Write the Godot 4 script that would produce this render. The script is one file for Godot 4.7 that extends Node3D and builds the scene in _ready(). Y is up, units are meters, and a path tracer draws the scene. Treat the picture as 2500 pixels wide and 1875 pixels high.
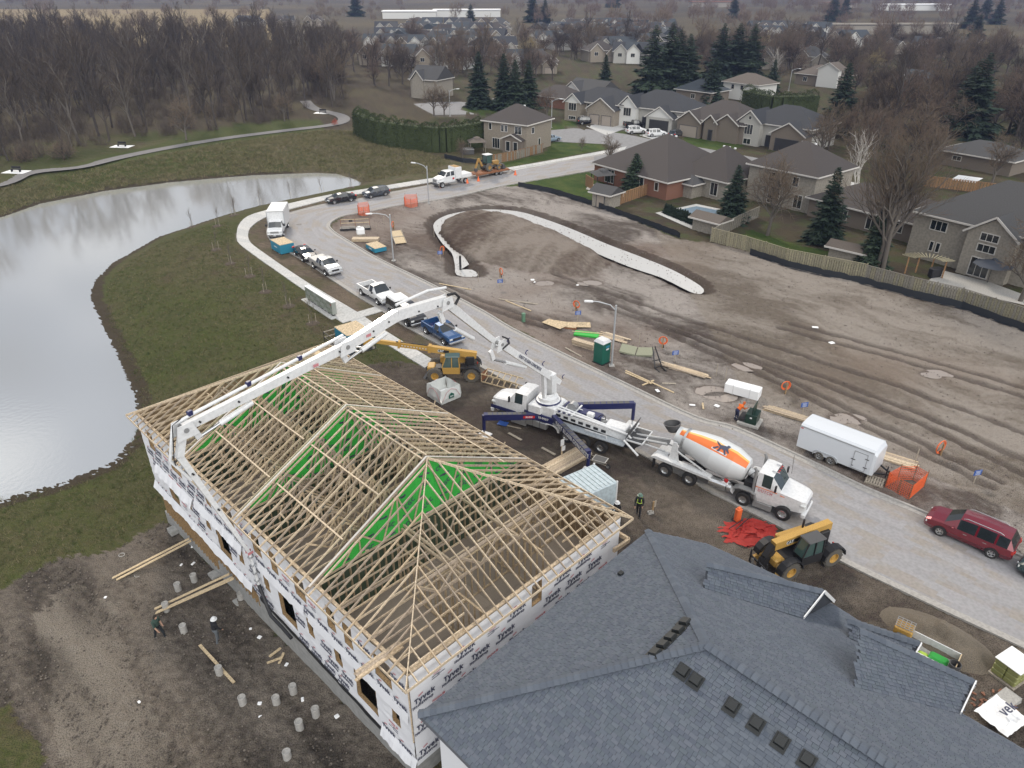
extends Node3D
const HE := 6.2
const BO := Vector3(-4.24, 0, -19.09)
var rng := RandomNumberGenerator.new()
var mats := {}
var tex := {}
var names := {}
var fnt: SystemFont
var nz := FastNoiseLite.new()
var nf := FastNoiseLite.new()
class MB:
	var v := PackedVector3Array()
	var n := PackedVector3Array()
	var c := PackedColorArray()
	var col = null
	var t := Transform3D.IDENTITY
	func p3(a: Vector3, b: Vector3, d: Vector3, m: Vector3) -> void:
		v.append(a); v.append(d); v.append(b)
		n.append(m); n.append(m); n.append(m)
		if col != null:
			c.append(col); c.append(col); c.append(col)
	func tri(a: Vector3, b: Vector3, d: Vector3) -> void:
		a = t * a; b = t * b; d = t * d
		p3(a, b, d, (b - a).cross(d - a).normalized())
	func quad(a: Vector3, b: Vector3, d: Vector3, e: Vector3) -> void:
		a = t * a; b = t * b; d = t * d; e = t * e
		var m := (d - a).cross(e - b).normalized()
		p3(a, b, d, m); p3(a, d, e, m)
	func squad(a: Vector3, b: Vector3, d: Vector3, e: Vector3, na: Vector3, nb: Vector3, nd: Vector3, ne: Vector3) -> void:
		a = t * a; b = t * b; d = t * d; e = t * e
		na = (t.basis * na).normalized(); nb = (t.basis * nb).normalized(); nd = (t.basis * nd).normalized(); ne = (t.basis * ne).normalized()
		for q in [a, d, b, a, e, d]: v.append(q)
		for q in [na, nd, nb, na, ne, nd]: n.append(q)
		if col != null:
			for i in 6: c.append(col)
	func hexa(q: Array) -> void:
		quad(q[3], q[2], q[1], q[0]); quad(q[4], q[5], q[6], q[7])
		for i in 4:
			var j := (i + 1) % 4
			quad(q[i], q[j], q[j + 4], q[i + 4])
	func box(o: Vector3, s: Vector3, b := Basis.IDENTITY) -> void:
		var x := b.x * s.x * 0.5
		var y := b.y * s.y * 0.5
		var z := b.z * s.z * 0.5
		hexa([o - x - y + z, o + x - y + z, o + x - y - z, o - x - y - z, o - x + y + z, o + x + y + z, o + x + y - z, o - x + y - z])
	func cbox(o: Vector3, s: Vector3, r: float) -> void:
		var h := s * 0.5
		var lo := -h.y; var hi := h.y
		var ring := func(y: float, k: float) -> Array:
			var a := h.x - k; var d := h.z - k
			return [o + Vector3(-a, y, d - r), o + Vector3(-a + r, y, d), o + Vector3(a - r, y, d), o + Vector3(a, y, d - r), o + Vector3(a, y, -d + r), o + Vector3(a - r, y, -d), o + Vector3(-a + r, y, -d), o + Vector3(-a, y, -d + r)]
		var rs := [ring.call(lo, r), ring.call(lo + r, 0.0), ring.call(hi - r, 0.0), ring.call(hi, r)]
		for k in 3:
			for i in 8:
				var j := (i + 1) % 8
				quad(rs[k][i], rs[k][j], rs[k + 1][j], rs[k + 1][i])
		for i in range(1, 7):
			tri(rs[3][0], rs[3][i], rs[3][i + 1]); tri(rs[0][0], rs[0][i + 1], rs[0][i])
	func beam(a: Vector3, b: Vector3, w: float, h: float, up := Vector3.UP) -> void:
		var d := (b - a)
		var l := d.length()
		d /= l
		if absf(d.dot(up)) > 0.98: up = Vector3(0.3, 0, 1).normalized()
		var s := d.cross(up).normalized()
		box((a + b) * 0.5, Vector3(l, h, w), Basis(d, s.cross(d), s))
	func tube(p: Array, r: Array, k := 6, cap := true) -> void:
		var rings := []
		var nr := []
		var s := Vector3.ZERO
		for i in p.size():
			var d: Vector3 = ((p[mini(i + 1, p.size() - 1)] as Vector3) - (p[maxi(i - 1, 0)] as Vector3)).normalized()
			if s == Vector3.ZERO:
				s = d.cross(Vector3(0.31, 0.2, 0.93) if absf(d.y) > 0.9 else Vector3.UP).normalized()
			else:
				s = (s - d * s.dot(d)).normalized()
			var q := d.cross(s)
			var a := []
			var an := []
			for j in k:
				var o := s * cos(TAU * j / k) + q * sin(TAU * j / k)
				an.append(o); a.append(p[i] + o * r[i])
			rings.append(a); nr.append(an)
		for i in p.size() - 1:
			for j in k:
				var m := (j + 1) % k
				squad(rings[i][j], rings[i][m], rings[i + 1][m], rings[i + 1][j], nr[i][j], nr[i][m], nr[i + 1][m], nr[i + 1][j])
		if cap:
			var z := p.size() - 1
			for j in range(1, k - 1):
				tri(rings[0][0], rings[0][j + 1], rings[0][j]); tri(rings[z][0], rings[z][j], rings[z][j + 1])
	func cyl(a: Vector3, b: Vector3, r: float, k := 10, r2 := -1.0) -> void:
		tube([a, b], [r, r if r2 < 0 else r2], k)
	func lathe(pr: Array, k := 16, x := Transform3D.IDENTITY) -> void:
		for i in pr.size() - 1:
			var a: Array = pr[i]; var b: Array = pr[i + 1]
			var dn := Vector2(b[1] - a[1], a[0] - b[0]).normalized()
			for j in k:
				var c0 := cos(TAU * j / k); var s0 := sin(TAU * j / k)
				var c1 := cos(TAU * (j + 1) / k); var s1 := sin(TAU * (j + 1) / k)
				var n0 := x.basis * Vector3(c0 * dn.x, dn.y, -s0 * dn.x)
				var n1 := x.basis * Vector3(c1 * dn.x, dn.y, -s1 * dn.x)
				squad(x * Vector3(a[0] * c0, a[1], -a[0] * s0), x * Vector3(a[0] * c1, a[1], -a[0] * s1), x * Vector3(b[0] * c1, b[1], -b[0] * s1), x * Vector3(b[0] * c0, b[1], -b[0] * s0), n0, n1, n1, n0)
	func prism(poly: Array, z0: float, z1: float, x := Transform3D.IDENTITY) -> void:
		var pp := PackedVector2Array(poly)
		if Geometry2D.is_polygon_clockwise(pp): pp.reverse()
		var k := pp.size()
		for i in k:
			var a := pp[i]; var b := pp[(i + 1) % k]
			quad(x * Vector3(a.x, a.y, z1), x * Vector3(a.x, a.y, z0), x * Vector3(b.x, b.y, z0), x * Vector3(b.x, b.y, z1))
		var tr := Geometry2D.triangulate_polygon(pp)
		for i in range(0, tr.size(), 3):
			var a := pp[tr[i]]; var b := pp[tr[i + 1]]; var d := pp[tr[i + 2]]
			if (b - a).cross(d - a) < 0:
				var e := b; b = d; d = e
			tri(x * Vector3(a.x, a.y, z1), x * Vector3(b.x, b.y, z1), x * Vector3(d.x, d.y, z1))
			tri(x * Vector3(a.x, a.y, z0), x * Vector3(d.x, d.y, z0), x * Vector3(b.x, b.y, z0))
	func mesh() -> ArrayMesh:
		var a := []
		a.resize(Mesh.ARRAY_MAX)
		a[Mesh.ARRAY_VERTEX] = v; a[Mesh.ARRAY_NORMAL] = n
		if c.size() == v.size() and c.size() > 0: a[Mesh.ARRAY_COLOR] = c
		var m := ArrayMesh.new()
		m.add_surface_from_arrays(Mesh.PRIMITIVE_TRIANGLES, a)
		return m
func V3(x: float, y: float, z: float) -> Vector3:
	return Vector3(x, y, z)
func lin(r: float, g: float, b: float) -> Color:
	return Color(r, g, b).linear_to_srgb()
func M(key: String, c := Color(1, 1, 1), opt := {}) -> StandardMaterial3D:
	if mats.has(key): return mats[key]
	var m := StandardMaterial3D.new()
	m.albedo_color = c.linear_to_srgb()
	m.roughness = opt.get("r", 0.8)
	m.metallic = opt.get("m", 0.0)
	m.metallic_specular = opt.get("sp", 0.5)
	if opt.has("t"):
		m.albedo_texture = tex[opt.t]
		m.uv1_triplanar = true
		m.uv1_world_triplanar = opt.get("w", false)
		var s: float = opt.get("s", 1.0)
		m.uv1_scale = Vector3(s, s, s) if not opt.has("s3") else opt.s3
	if opt.has("n"):
		m.normal_enabled = true
		m.normal_texture = tex[opt.n]
		m.normal_scale = opt.get("nd", 1.0)
		m.uv1_triplanar = true
		m.uv1_world_triplanar = opt.get("w", false)
		if not opt.has("t"):
			var s2: float = opt.get("s", 1.0)
			m.uv1_scale = Vector3(s2, s2, s2)
	if opt.get("v", false): m.vertex_color_use_as_albedo = true
	if opt.has("cc"):
		m.clearcoat_enabled = true
		m.clearcoat = opt.cc
		m.clearcoat_roughness = 0.06
	if opt.has("a"):
		m.transparency = BaseMaterial3D.TRANSPARENCY_ALPHA
		m.albedo_color.a = opt.a
	m.cull_mode = BaseMaterial3D.CULL_DISABLED
	mats[key] = m
	return m
func grey_tex(key: String, size: int, freq: float, lo: float, hi: float, oct := 4, kind := FastNoiseLite.TYPE_SIMPLEX_SMOOTH, seed_ := 3, power := 1.0) -> void:
	var f := FastNoiseLite.new()
	f.noise_type = kind
	f.seed = seed_
	f.frequency = freq
	f.fractal_octaves = oct
	var im := f.get_seamless_image(size, size)
	im.convert(Image.FORMAT_L8)
	var d := im.get_data()
	var lut := PackedByteArray()
	for i in 256: lut.append(int(255.0 * clampf(lo + (hi - lo) * pow(i / 255.0, power), 0, 1)))
	for i in d.size(): d[i] = lut[d[i]]
	im = Image.create_from_data(size, size, false, Image.FORMAT_L8, d)
	im.convert(Image.FORMAT_RGB8)
	tex[key] = ImageTexture.create_from_image(im)
func norm_tex(key: String, size: int, freq: float, strength: float, oct := 5, seed_ := 9, kind := FastNoiseLite.TYPE_SIMPLEX_SMOOTH) -> void:
	var f := FastNoiseLite.new()
	f.noise_type = kind
	f.seed = seed_
	f.frequency = freq
	f.fractal_octaves = oct
	var im := f.get_seamless_image(size, size)
	im.convert(Image.FORMAT_RGBA8)
	im.bump_map_to_normal_map(strength)
	tex[key] = ImageTexture.create_from_image(im)
func numbered(s: String) -> String:
	if not names.has(s):
		names[s] = 0
		return s
	names[s] += 1
	return "%s_%03d" % [s, names[s]]
func thing(called: String, label: String, cat: String, at := Vector3.ZERO, yaw := 0.0, grp := "") -> Node3D:
	var o := Node3D.new()
	o.name = numbered(called)
	add_child(o)
	o.position = at
	o.rotation.y = yaw
	o.set_meta("label", label)
	o.set_meta("category", cat)
	if grp != "": o.set_meta("group", grp)
	return o
func copy(o: Node3D, base: String, label: String, at: Vector3, yaw := 0.0, grp := "") -> Node3D:
	var r: Node3D = o.duplicate()
	r.name = numbered(base)
	add_child(r)
	r.position = at
	r.rotation.y = yaw
	r.set_meta("label", label)
	if grp != "": r.set_meta("group", grp)
	return r
func part(called: String, what, m: Material, parent: Node3D, x := Transform3D.IDENTITY) -> MeshInstance3D:
	var o := MeshInstance3D.new()
	o.name = called
	o.mesh = what.mesh() if what is MB else what
	o.material_override = m
	o.transform = x
	parent.add_child(o, true)
	return o
func one(called: String, what, m: Material, label: String, cat: String, at := Vector3.ZERO, yaw := 0.0, grp := "") -> MeshInstance3D:
	var o := MeshInstance3D.new()
	o.name = numbered(called)
	o.mesh = what.mesh() if what is MB else what
	o.material_override = m
	o.position = at
	o.rotation.y = yaw
	add_child(o)
	o.set_meta("label", label)
	o.set_meta("category", cat)
	if grp != "": o.set_meta("group", grp)
	return o
func struct(called: String, what, m: Material, label := "") -> MeshInstance3D:
	var o := MeshInstance3D.new()
	o.name = numbered(called)
	o.mesh = what.mesh() if what is MB else what
	o.material_override = m
	add_child(o)
	o.set_meta("kind", "structure")
	if label != "": o.set_meta("label", label)
	return o
func group_node(called: String, parent: Node3D, at := Vector3.ZERO, yaw := 0.0) -> Node3D:
	var o := Node3D.new()
	o.name = called
	o.position = at
	o.rotation.y = yaw
	parent.add_child(o, true)
	return o
func text_mesh(s: String, size: float, depth := 0.012, bold := true) -> ArrayMesh:
	var t := TextMesh.new()
	t.font = fnt
	t.text = s
	t.font_size = 64
	t.pixel_size = size / 64.0
	t.depth = depth
	t.curve_step = 4.0
	var st := SurfaceTool.new()
	st.begin(Mesh.PRIMITIVE_TRIANGLES)
	st.append_from(t, 0, Transform3D.IDENTITY)
	if t.get_surface_count() > 1:
		for i in range(1, t.get_surface_count()): st.append_from(t, i, Transform3D.IDENTITY)
	return st.commit()
func ss(a: float, b: float, x: float) -> float:
	var t := clampf((x - a) / (b - a), 0, 1)
	return t * t * (3 - 2 * t)
func uvof(x: float, z: float) -> Vector2:
	var dx := x - BO.x
	var dz := z - BO.z
	return Vector2((dx - dz) * 0.70711, (-dx - dz) * 0.70711)
func W(u: float, v: float, h: float) -> Vector3:
	return Vector3(BO.x + (u - v) * 0.70711, h, BO.z - (u + v) * 0.70711)
func poly_dist(p: Vector2, poly: PackedVector2Array, inside_zero := true) -> float:
	if inside_zero and Geometry2D.is_point_in_polygon(p, poly): return 0.0
	var best := 1e9
	var k := poly.size()
	for i in k:
		best = minf(best, Geometry2D.get_closest_point_to_segment(p, poly[i], poly[(i + 1) % k]).distance_squared_to(p))
	return sqrt(best)
func _ready() -> void:
	var cam := Camera3D.new()
	cam.name = "camera"
	add_child(cam)
	cam.position = Vector3(0, 31, 0)
	cam.rotation_degrees = Vector3(-29.39, 0, 0)
	cam.fov = 56.03
	cam.near = 0.5
	cam.far = 9000.0
	cam.current = true
	var we := WorldEnvironment.new()
	we.name = "air"
	var env := Environment.new()
	env.background_mode = Environment.BG_SKY
	env.tonemap_mode = Environment.TONE_MAPPER_LINEAR
	env.tonemap_exposure = 1.22
	env.sdfgi_enabled = true
	env.ssao_enabled = true
	env.ssil_enabled = true
	env.fog_enabled = true
	env.fog_density = 0.00015
	env.fog_light_color = Color(0.60, 0.67, 0.86)
	var sky := Sky.new()
	var pm := PanoramaSkyMaterial.new()
	pm.panorama = sky_image()
	sky.sky_material = pm
	env.sky = sky
	we.environment = env
	add_child(we)
	var sun := DirectionalLight3D.new()
	sun.name = "sun"
	add_child(sun)
	var az := deg_to_rad(-18.0)
	var el := deg_to_rad(36.0)
	var to := Vector3(sin(az) * cos(el), sin(el), -cos(az) * cos(el))
	sun.look_at_from_position(to * 50.0, Vector3.ZERO)
	sun.light_energy = 0.6
	sun.light_color = Color(1.0, 0.95, 0.88)
	sun.light_angular_distance = 9.0
	sun.shadow_enabled = true
	rng.seed = 7
	fnt = SystemFont.new()
	fnt.font_names = PackedStringArray(["Droid Sans"])
	fnt.font_weight = 700
	nz.seed = 5
	nz.frequency = 0.05
	nz.fractal_octaves = 4
	nf.seed = 11
	nf.frequency = 0.12
	nf.fractal_octaves = 3
	grey_tex("soil", 1024, 0.06, 0.45, 1.4, 5)
	grey_tex("road", 1024, 0.01, 0.91, 1.04, 9)
	grey_tex("conc", 512, 0.02, 0.86, 1.06, 6)
	grey_tex("wood", 256, 0.03, 0.72, 1.08, 4)
	grey_tex("fine", 256, 0.08, 0.8, 1.1, 3)
	grey_tex("dust", 512, 0.012, 0.9, 1.02, 7, FastNoiseLite.TYPE_SIMPLEX_SMOOTH, 8, 0.7)
	norm_tex("nsoil", 512, 0.06, 4.0)
	norm_tex("nfine", 256, 0.1, 3.0)
	norm_tex("nwater", 512, 0.012, 5.0, 5)
	palette()
	build_setting()
	build_all()
func sky_image() -> ImageTexture:
	var w := 512
	var h := 256
	var im := Image.create(w, h, false, Image.FORMAT_RGBF)
	var f := FastNoiseLite.new()
	f.seed = 21
	f.frequency = 1.0
	f.fractal_octaves = 5
	var az := deg_to_rad(-18.0)
	var el := deg_to_rad(36.0)
	var to := Vector3(sin(az) * cos(el), sin(el), -cos(az) * cos(el))
	for y in h:
		var e := (0.5 - (y + 0.5) / h) * PI
		for x in w:
			var a := ((x + 0.5) / w - 0.5) * TAU
			var d := Vector3(sin(a) * cos(e), sin(e), -cos(a) * cos(e))
			var c := Vector3(0.3, 0.29, 0.27)
			if e > -0.02:
				var s := 1.6 / maxf(d.y + 0.25, 0.1)
				var n := f.get_noise_3d(d.x * s, 3.0, d.z * s)
				var cloud := ss(-0.35, 0.3, n)
				var blue := Vector3(0.52, 0.60, 0.76)
				var white := Vector3(0.98, 0.99, 1.02)
				c = blue.lerp(white, cloud) * (0.85 + 0.55 * n)
				var hz := exp(-maxf(d.y, 0.0) * 5.0)
				c = c.lerp(Vector3(1.0, 1.0, 1.03), hz * 0.7)
				var g := maxf(d.dot(to), 0.0)
				c *= 0.62 + 0.3 * d.dot(to)
				c += Vector3(1.0, 0.97, 0.9) * (1.9 * pow(g, 3.0) * (0.45 + 0.8 * cloud) + 3.2 * pow(g, 60.0) * (0.4 + cloud))
			im.set_pixel(x, y, Color(c.x, c.y, c.z))
	return ImageTexture.create_from_image(im)
func palette() -> void:
	M("ink", Color(0.055, 0.06, 0.1), {"r": 0.7})
	M("redink", Color(0.50, 0.2, 0.22), {"r": 0.7})
	M("white", Color(0.70, 0.71, 0.72), {"r": 0.35, "cc": 0.5, "t": "dust", "s": 0.6})
	M("whitematte", Color(0.66, 0.67, 0.68), {"r": 0.6, "t": "dust", "s": 0.8})
	M("navy", Color(0.016, 0.02, 0.09), {"r": 0.4, "cc": 0.4, "t": "dust", "s": 0.7})
	M("glass", Color(0.015, 0.02, 0.022), {"r": 0.06, "sp": 0.8})
	M("glasslit", Color(0.03, 0.045, 0.045), {"r": 0.05, "sp": 0.9})
	M("rubber", Color(0.022, 0.021, 0.021), {"r": 0.85})
	M("rubbermud", Color(0.10, 0.092, 0.08), {"r": 0.95})
	M("black", Color(0.018, 0.018, 0.02), {"r": 0.55})
	M("steel", Color(0.42, 0.43, 0.44), {"r": 0.4, "m": 0.7})
	M("chrome", Color(0.62, 0.63, 0.64), {"r": 0.22, "m": 0.9})
	M("grey", Color(0.22, 0.22, 0.22), {"r": 0.6})
	M("darkgrey", Color(0.07, 0.07, 0.072), {"r": 0.6})
	M("yellow", Color(0.52, 0.31, 0.075), {"r": 0.5, "t": "fine", "s": 0.7})
	M("rustyellow", Color(0.36, 0.21, 0.06), {"r": 0.7, "t": "fine", "s": 0.7})
	M("orange", Color(0.75, 0.15, 0.04), {"r": 0.6})
	M("drumorange", Color(0.72, 0.17, 0.035), {"r": 0.5})
	M("drumyellow", Color(0.80, 0.46, 0.13), {"r": 0.5})
	M("red", Color(0.45, 0.02, 0.02), {"r": 0.5})
	M("lightred", Color(0.5, 0.03, 0.02), {"r": 0.25})
	M("headlight", Color(0.6, 0.62, 0.62), {"r": 0.12, "sp": 0.8})
	M("teal", Color(0.02, 0.19, 0.29), {"r": 0.55})
	M("plank", Color(0.62, 0.49, 0.31), {"r": 0.75, "t": "wood", "s": 0.9, "w": true})
	M("plankgrey", Color(0.42, 0.37, 0.30), {"r": 0.8, "t": "wood", "s": 0.9, "w": true})
	M("ply", Color(0.60, 0.47, 0.30), {"r": 0.75, "t": "wood", "s": 0.5, "w": true})
	M("foam", Color(0.78, 0.79, 0.80), {"r": 0.6})
	M("studwood", Color(0.36, 0.24, 0.12), {"r": 0.8, "t": "wood", "s": 1.2, "w": true})
	M("galv", Color(0.45, 0.47, 0.49), {"r": 0.45, "m": 0.5})
	M("blue", Color(0.03, 0.09, 0.33), {"r": 0.55})
	M("concrete", Color(0.38, 0.37, 0.35), {"r": 0.9, "t": "conc", "s": 0.6, "w": true})
	M("darkgreenbox", Color(0.008, 0.03, 0.02), {"r": 0.4})
	M("pottygreen", Color(0.006, 0.095, 0.065), {"r": 0.5})
	M("cabglass", Color(0.05, 0.09, 0.085), {"r": 0.08, "sp": 0.8})
	M("rustdeck", Color(0.26, 0.11, 0.05), {"r": 0.85, "t": "fine", "s": 1.0})
	M("pottydoor", Color(0.005, 0.08, 0.055), {"r": 0.5})
	M("pedgreen", Color(0.10, 0.2, 0.13), {"r": 0.6})
	M("containerblue", Color(0.46, 0.54, 0.58), {"r": 0.55, "t": "conc", "s": 0.3})
	M("slabpad", Color(0.47, 0.47, 0.46), {"r": 0.9, "t": "conc", "s": 0.3, "w": true})
	M("mailgrey", Color(0.34, 0.36, 0.33), {"r": 0.5, "m": 0.3})
	M("mailgrey2", Color(0.24, 0.27, 0.22), {"r": 0.5, "m": 0.3})
	M("baggreen", Color(0.02, 0.28, 0.04), {"r": 0.7})
	M("packgreen", Color(0.26, 0.27, 0.1), {"r": 0.5})
	M("pole", Color(0.02, 0.02, 0.02))
var POND := PackedVector2Array([Vector2(-90.75, -103.2), Vector2(-83.1, -115.29), Vector2(-81.43, -123.55), Vector2(-74.68, -132.03), Vector2(-64.59, -139), Vector2(-51.14, -144.24), Vector2(-39.1, -146.29), Vector2(-34.55, -145.26), Vector2(-30.4, -140.92), Vector2(-28.66, -138.37), Vector2(-28.62, -135.59), Vector2(-33.42, -132.03), Vector2(-37.2, -128.35), Vector2(-40.8, -124.86), Vector2(-43.23, -122.53), Vector2(-47.61, -116.44), Vector2(-53.18, -105.32), Vector2(-54.58, -94.4), Vector2(-53.76, -87.64), Vector2(-51.66, -82.28), Vector2(-47.06, -75.36), Vector2(-41.33, -67.19), Vector2(-35.41, -58.52), Vector2(-33.14, -54.26), Vector2(-31.97, -51.5), Vector2(-32.24, -47.44), Vector2(-34.64, -45.01), Vector2(-38.26, -42.74), Vector2(-45.65, -40.41)])
var MOUND := PackedVector2Array([Vector2(-10.2, -98.4), Vector2(-10.05, -103.47), Vector2(-8.02, -107.24), Vector2(-4.36, -108.55), Vector2(0.73, -105.53), Vector2(6.4, -98.03), Vector2(10.89, -89.93), Vector2(12.4, -84.89), Vector2(9.25, -80.97), Vector2(3.94, -82.06), Vector2(-1, -83.88), Vector2(-5.18, -87.27), Vector2(-8.15, -92.39)])
var KERB_IN := PackedVector2Array([Vector2(35, -29.41), Vector2(31.39, -33.32), Vector2(27.47, -37.59), Vector2(24.71, -40.24), Vector2(21.92, -43.52), Vector2(17.79, -47.95), Vector2(14.92, -49.6), Vector2(10.28, -54.71), Vector2(5.02, -60.66), Vector2(0.12, -66.4), Vector2(-3.19, -71.04), Vector2(-9.36, -78.6), Vector2(-16.96, -87.43), Vector2(-21.84, -94.09), Vector2(-24.02, -97.11), Vector2(-25.16, -98.97), Vector2(-26.08, -101.08), Vector2(-26.13, -103.47), Vector2(-25, -106.17), Vector2(-21.71, -108.33), Vector2(-18.39, -111.26), Vector2(-13.2, -114.08), Vector2(-7.91, -118.04), Vector2(-1.81, -123.62), Vector2(9.5, -131.51), Vector2(15.59, -135.63), Vector2(22.78, -141.37)])
var KERB_OUT := PackedVector2Array([Vector2(30.35, -23.19), Vector2(26.95, -26.63), Vector2(23.39, -29.84), Vector2(20.11, -32.93), Vector2(17.23, -36.23), Vector2(14.08, -39.37), Vector2(12.97, -40.71), Vector2(6.16, -48.07), Vector2(-3.04, -58.36), Vector2(-10.71, -66.79), Vector2(-14, -71.04), Vector2(-17.63, -75.38), Vector2(-21.7, -80.7), Vector2(-25.3, -85.47), Vector2(-31.54, -93.06), Vector2(-33.28, -95.85), Vector2(-34.32, -98.59), Vector2(-34.99, -102.46), Vector2(-34.61, -105.32), Vector2(-33.54, -107.67), Vector2(-31.41, -110.34), Vector2(-29.15, -112.65), Vector2(-25.51, -114.8), Vector2(-20.36, -119.33), Vector2(-15.64, -123.07), Vector2(-1.95, -134.34), Vector2(13.47, -145.7), Vector2(16.52, -147.95), Vector2(24.29, -154.26)])
var WALK_OUT := PackedVector2Array([Vector2(-6.5, -56.34), Vector2(-7.65, -57.65), Vector2(-13.59, -64.58), Vector2(-17.9, -69.75), Vector2(-23.81, -76.96), Vector2(-28.39, -82.75), Vector2(-32.81, -88.35), Vector2(-36.34, -93.06), Vector2(-37.48, -95.32), Vector2(-38.19, -97.48), Vector2(-39.16, -101.08), Vector2(-39.51, -104.91), Vector2(-38.85, -107.24), Vector2(-37.64, -108.99), Vector2(-35.26, -112.65), Vector2(-29.95, -118.04), Vector2(-24.84, -121.71), Vector2(-14.09, -129.38), Vector2(-1.37, -136.94), Vector2(20.03, -153.45), Vector2(24.12, -156.76)])
var WALK_IN := PackedVector2Array([Vector2(-5.56, -57.49), Vector2(-6.8, -58.92), Vector2(-12.74, -65.91), Vector2(-16.57, -70.72), Vector2(-22.56, -77.59), Vector2(-27.12, -83.17), Vector2(-31.28, -88.51), Vector2(-34.71, -93.06), Vector2(-35.86, -95.32), Vector2(-36.6, -97.48), Vector2(-37.15, -99.92), Vector2(-37.07, -103.26), Vector2(-36.49, -105.53), Vector2(-35.77, -107.67), Vector2(-33.62, -110.34), Vector2(-29.2, -115.54), Vector2(-24.22, -119.33), Vector2(-13.55, -126.73), Vector2(-1.2, -134.02), Vector2(19.45, -150.65), Vector2(23.16, -153.45)])
var SITE := PackedVector2Array([Vector2(35, -29.41), Vector2(31.39, -33.32), Vector2(27.47, -37.59), Vector2(21.92, -43.52), Vector2(14.92, -49.6), Vector2(5.02, -60.66), Vector2(-3.19, -71.04), Vector2(-16.96, -87.43), Vector2(-24.02, -97.11), Vector2(-26.08, -101.08), Vector2(-25, -106.17), Vector2(-18.39, -111.26), Vector2(-7.91, -118.04), Vector2(-1.81, -123.62), Vector2(2.79, -123.35), Vector2(6.46, -120.12), Vector2(12.25, -112.89), Vector2(18.44, -102.86), Vector2(22.79, -94.96), Vector2(26.62, -93.75), Vector2(30.19, -90.41), Vector2(33.9, -85.33), Vector2(37.51, -82.75), Vector2(41.36, -79.9), Vector2(44.79, -76.1), Vector2(48.64, -72.7), Vector2(52.2, -66.99), Vector2(57.46, -59.49)])
var YARD := PackedVector2Array([Vector2(-24.79, -40.28), Vector2(-27.14, -36.92), Vector2(-30.58, -36.32), Vector2(-31.44, -35.12), Vector2(-32.45, -33.42), Vector2(-36.33, -28.36), Vector2(-31.01, -21.75), Vector2(-26.34, -24.65), Vector2(-23.49, -22.62), Vector2(-21.88, -20.4), Vector2(-18.07, -16.6), Vector2(4.15, -16.01), Vector2(-4.56, -20.45)])
var TRACK := PackedVector2Array([Vector2(-29.95, -31.93), Vector2(-27.07, -33.22), Vector2(-23.01, -30.25), Vector2(-20.51, -26.54), Vector2(-17.74, -23.35), Vector2(-15.39, -20.19), Vector2(-19.93, -19.34), Vector2(-24.42, -25.09)])
var PUD := [Vector3(9.07, 0, -79.12), Vector3(27.18, 0, -49.41), Vector3(38.16, 0, -56.95), Vector3(21.45, 0, -58.36), Vector3(17.12, 0, -53.92), Vector3(17.72, 0, -52.94), Vector3(3.82, 0, -79.12)]
var FRONT := PackedVector2Array([Vector2(-5.56, -57.49), Vector2(-3.04, -58.36), Vector2(6.16, -48.07), Vector2(12.97, -40.71), Vector2(17.23, -36.23), Vector2(20.11, -32.93), Vector2(26.95, -26.63), Vector2(30.35, -23.19), Vector2(23.82, -14.45), Vector2(-7.1, -23.54), Vector2(-15.59, -39.87), Vector2(-14.9, -57.88), Vector2(-11.04, -59.49)])
var BOULE := PackedVector2Array([Vector2(-3.04, -58.36), Vector2(-10.71, -66.79), Vector2(-17.63, -75.38), Vector2(-25.3, -85.47), Vector2(-31.54, -93.06), Vector2(-34.32, -98.59), Vector2(-34.61, -105.32), Vector2(-31.41, -110.34), Vector2(-25.51, -114.8), Vector2(-15.64, -123.07), Vector2(-13.55, -126.73), Vector2(-24.22, -119.33), Vector2(-29.2, -115.54), Vector2(-33.62, -110.34), Vector2(-36.49, -105.53), Vector2(-37.15, -99.92), Vector2(-35.86, -95.32), Vector2(-31.28, -88.51), Vector2(-22.56, -77.59), Vector2(-12.74, -65.91), Vector2(-6.8, -58.92)])
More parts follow.
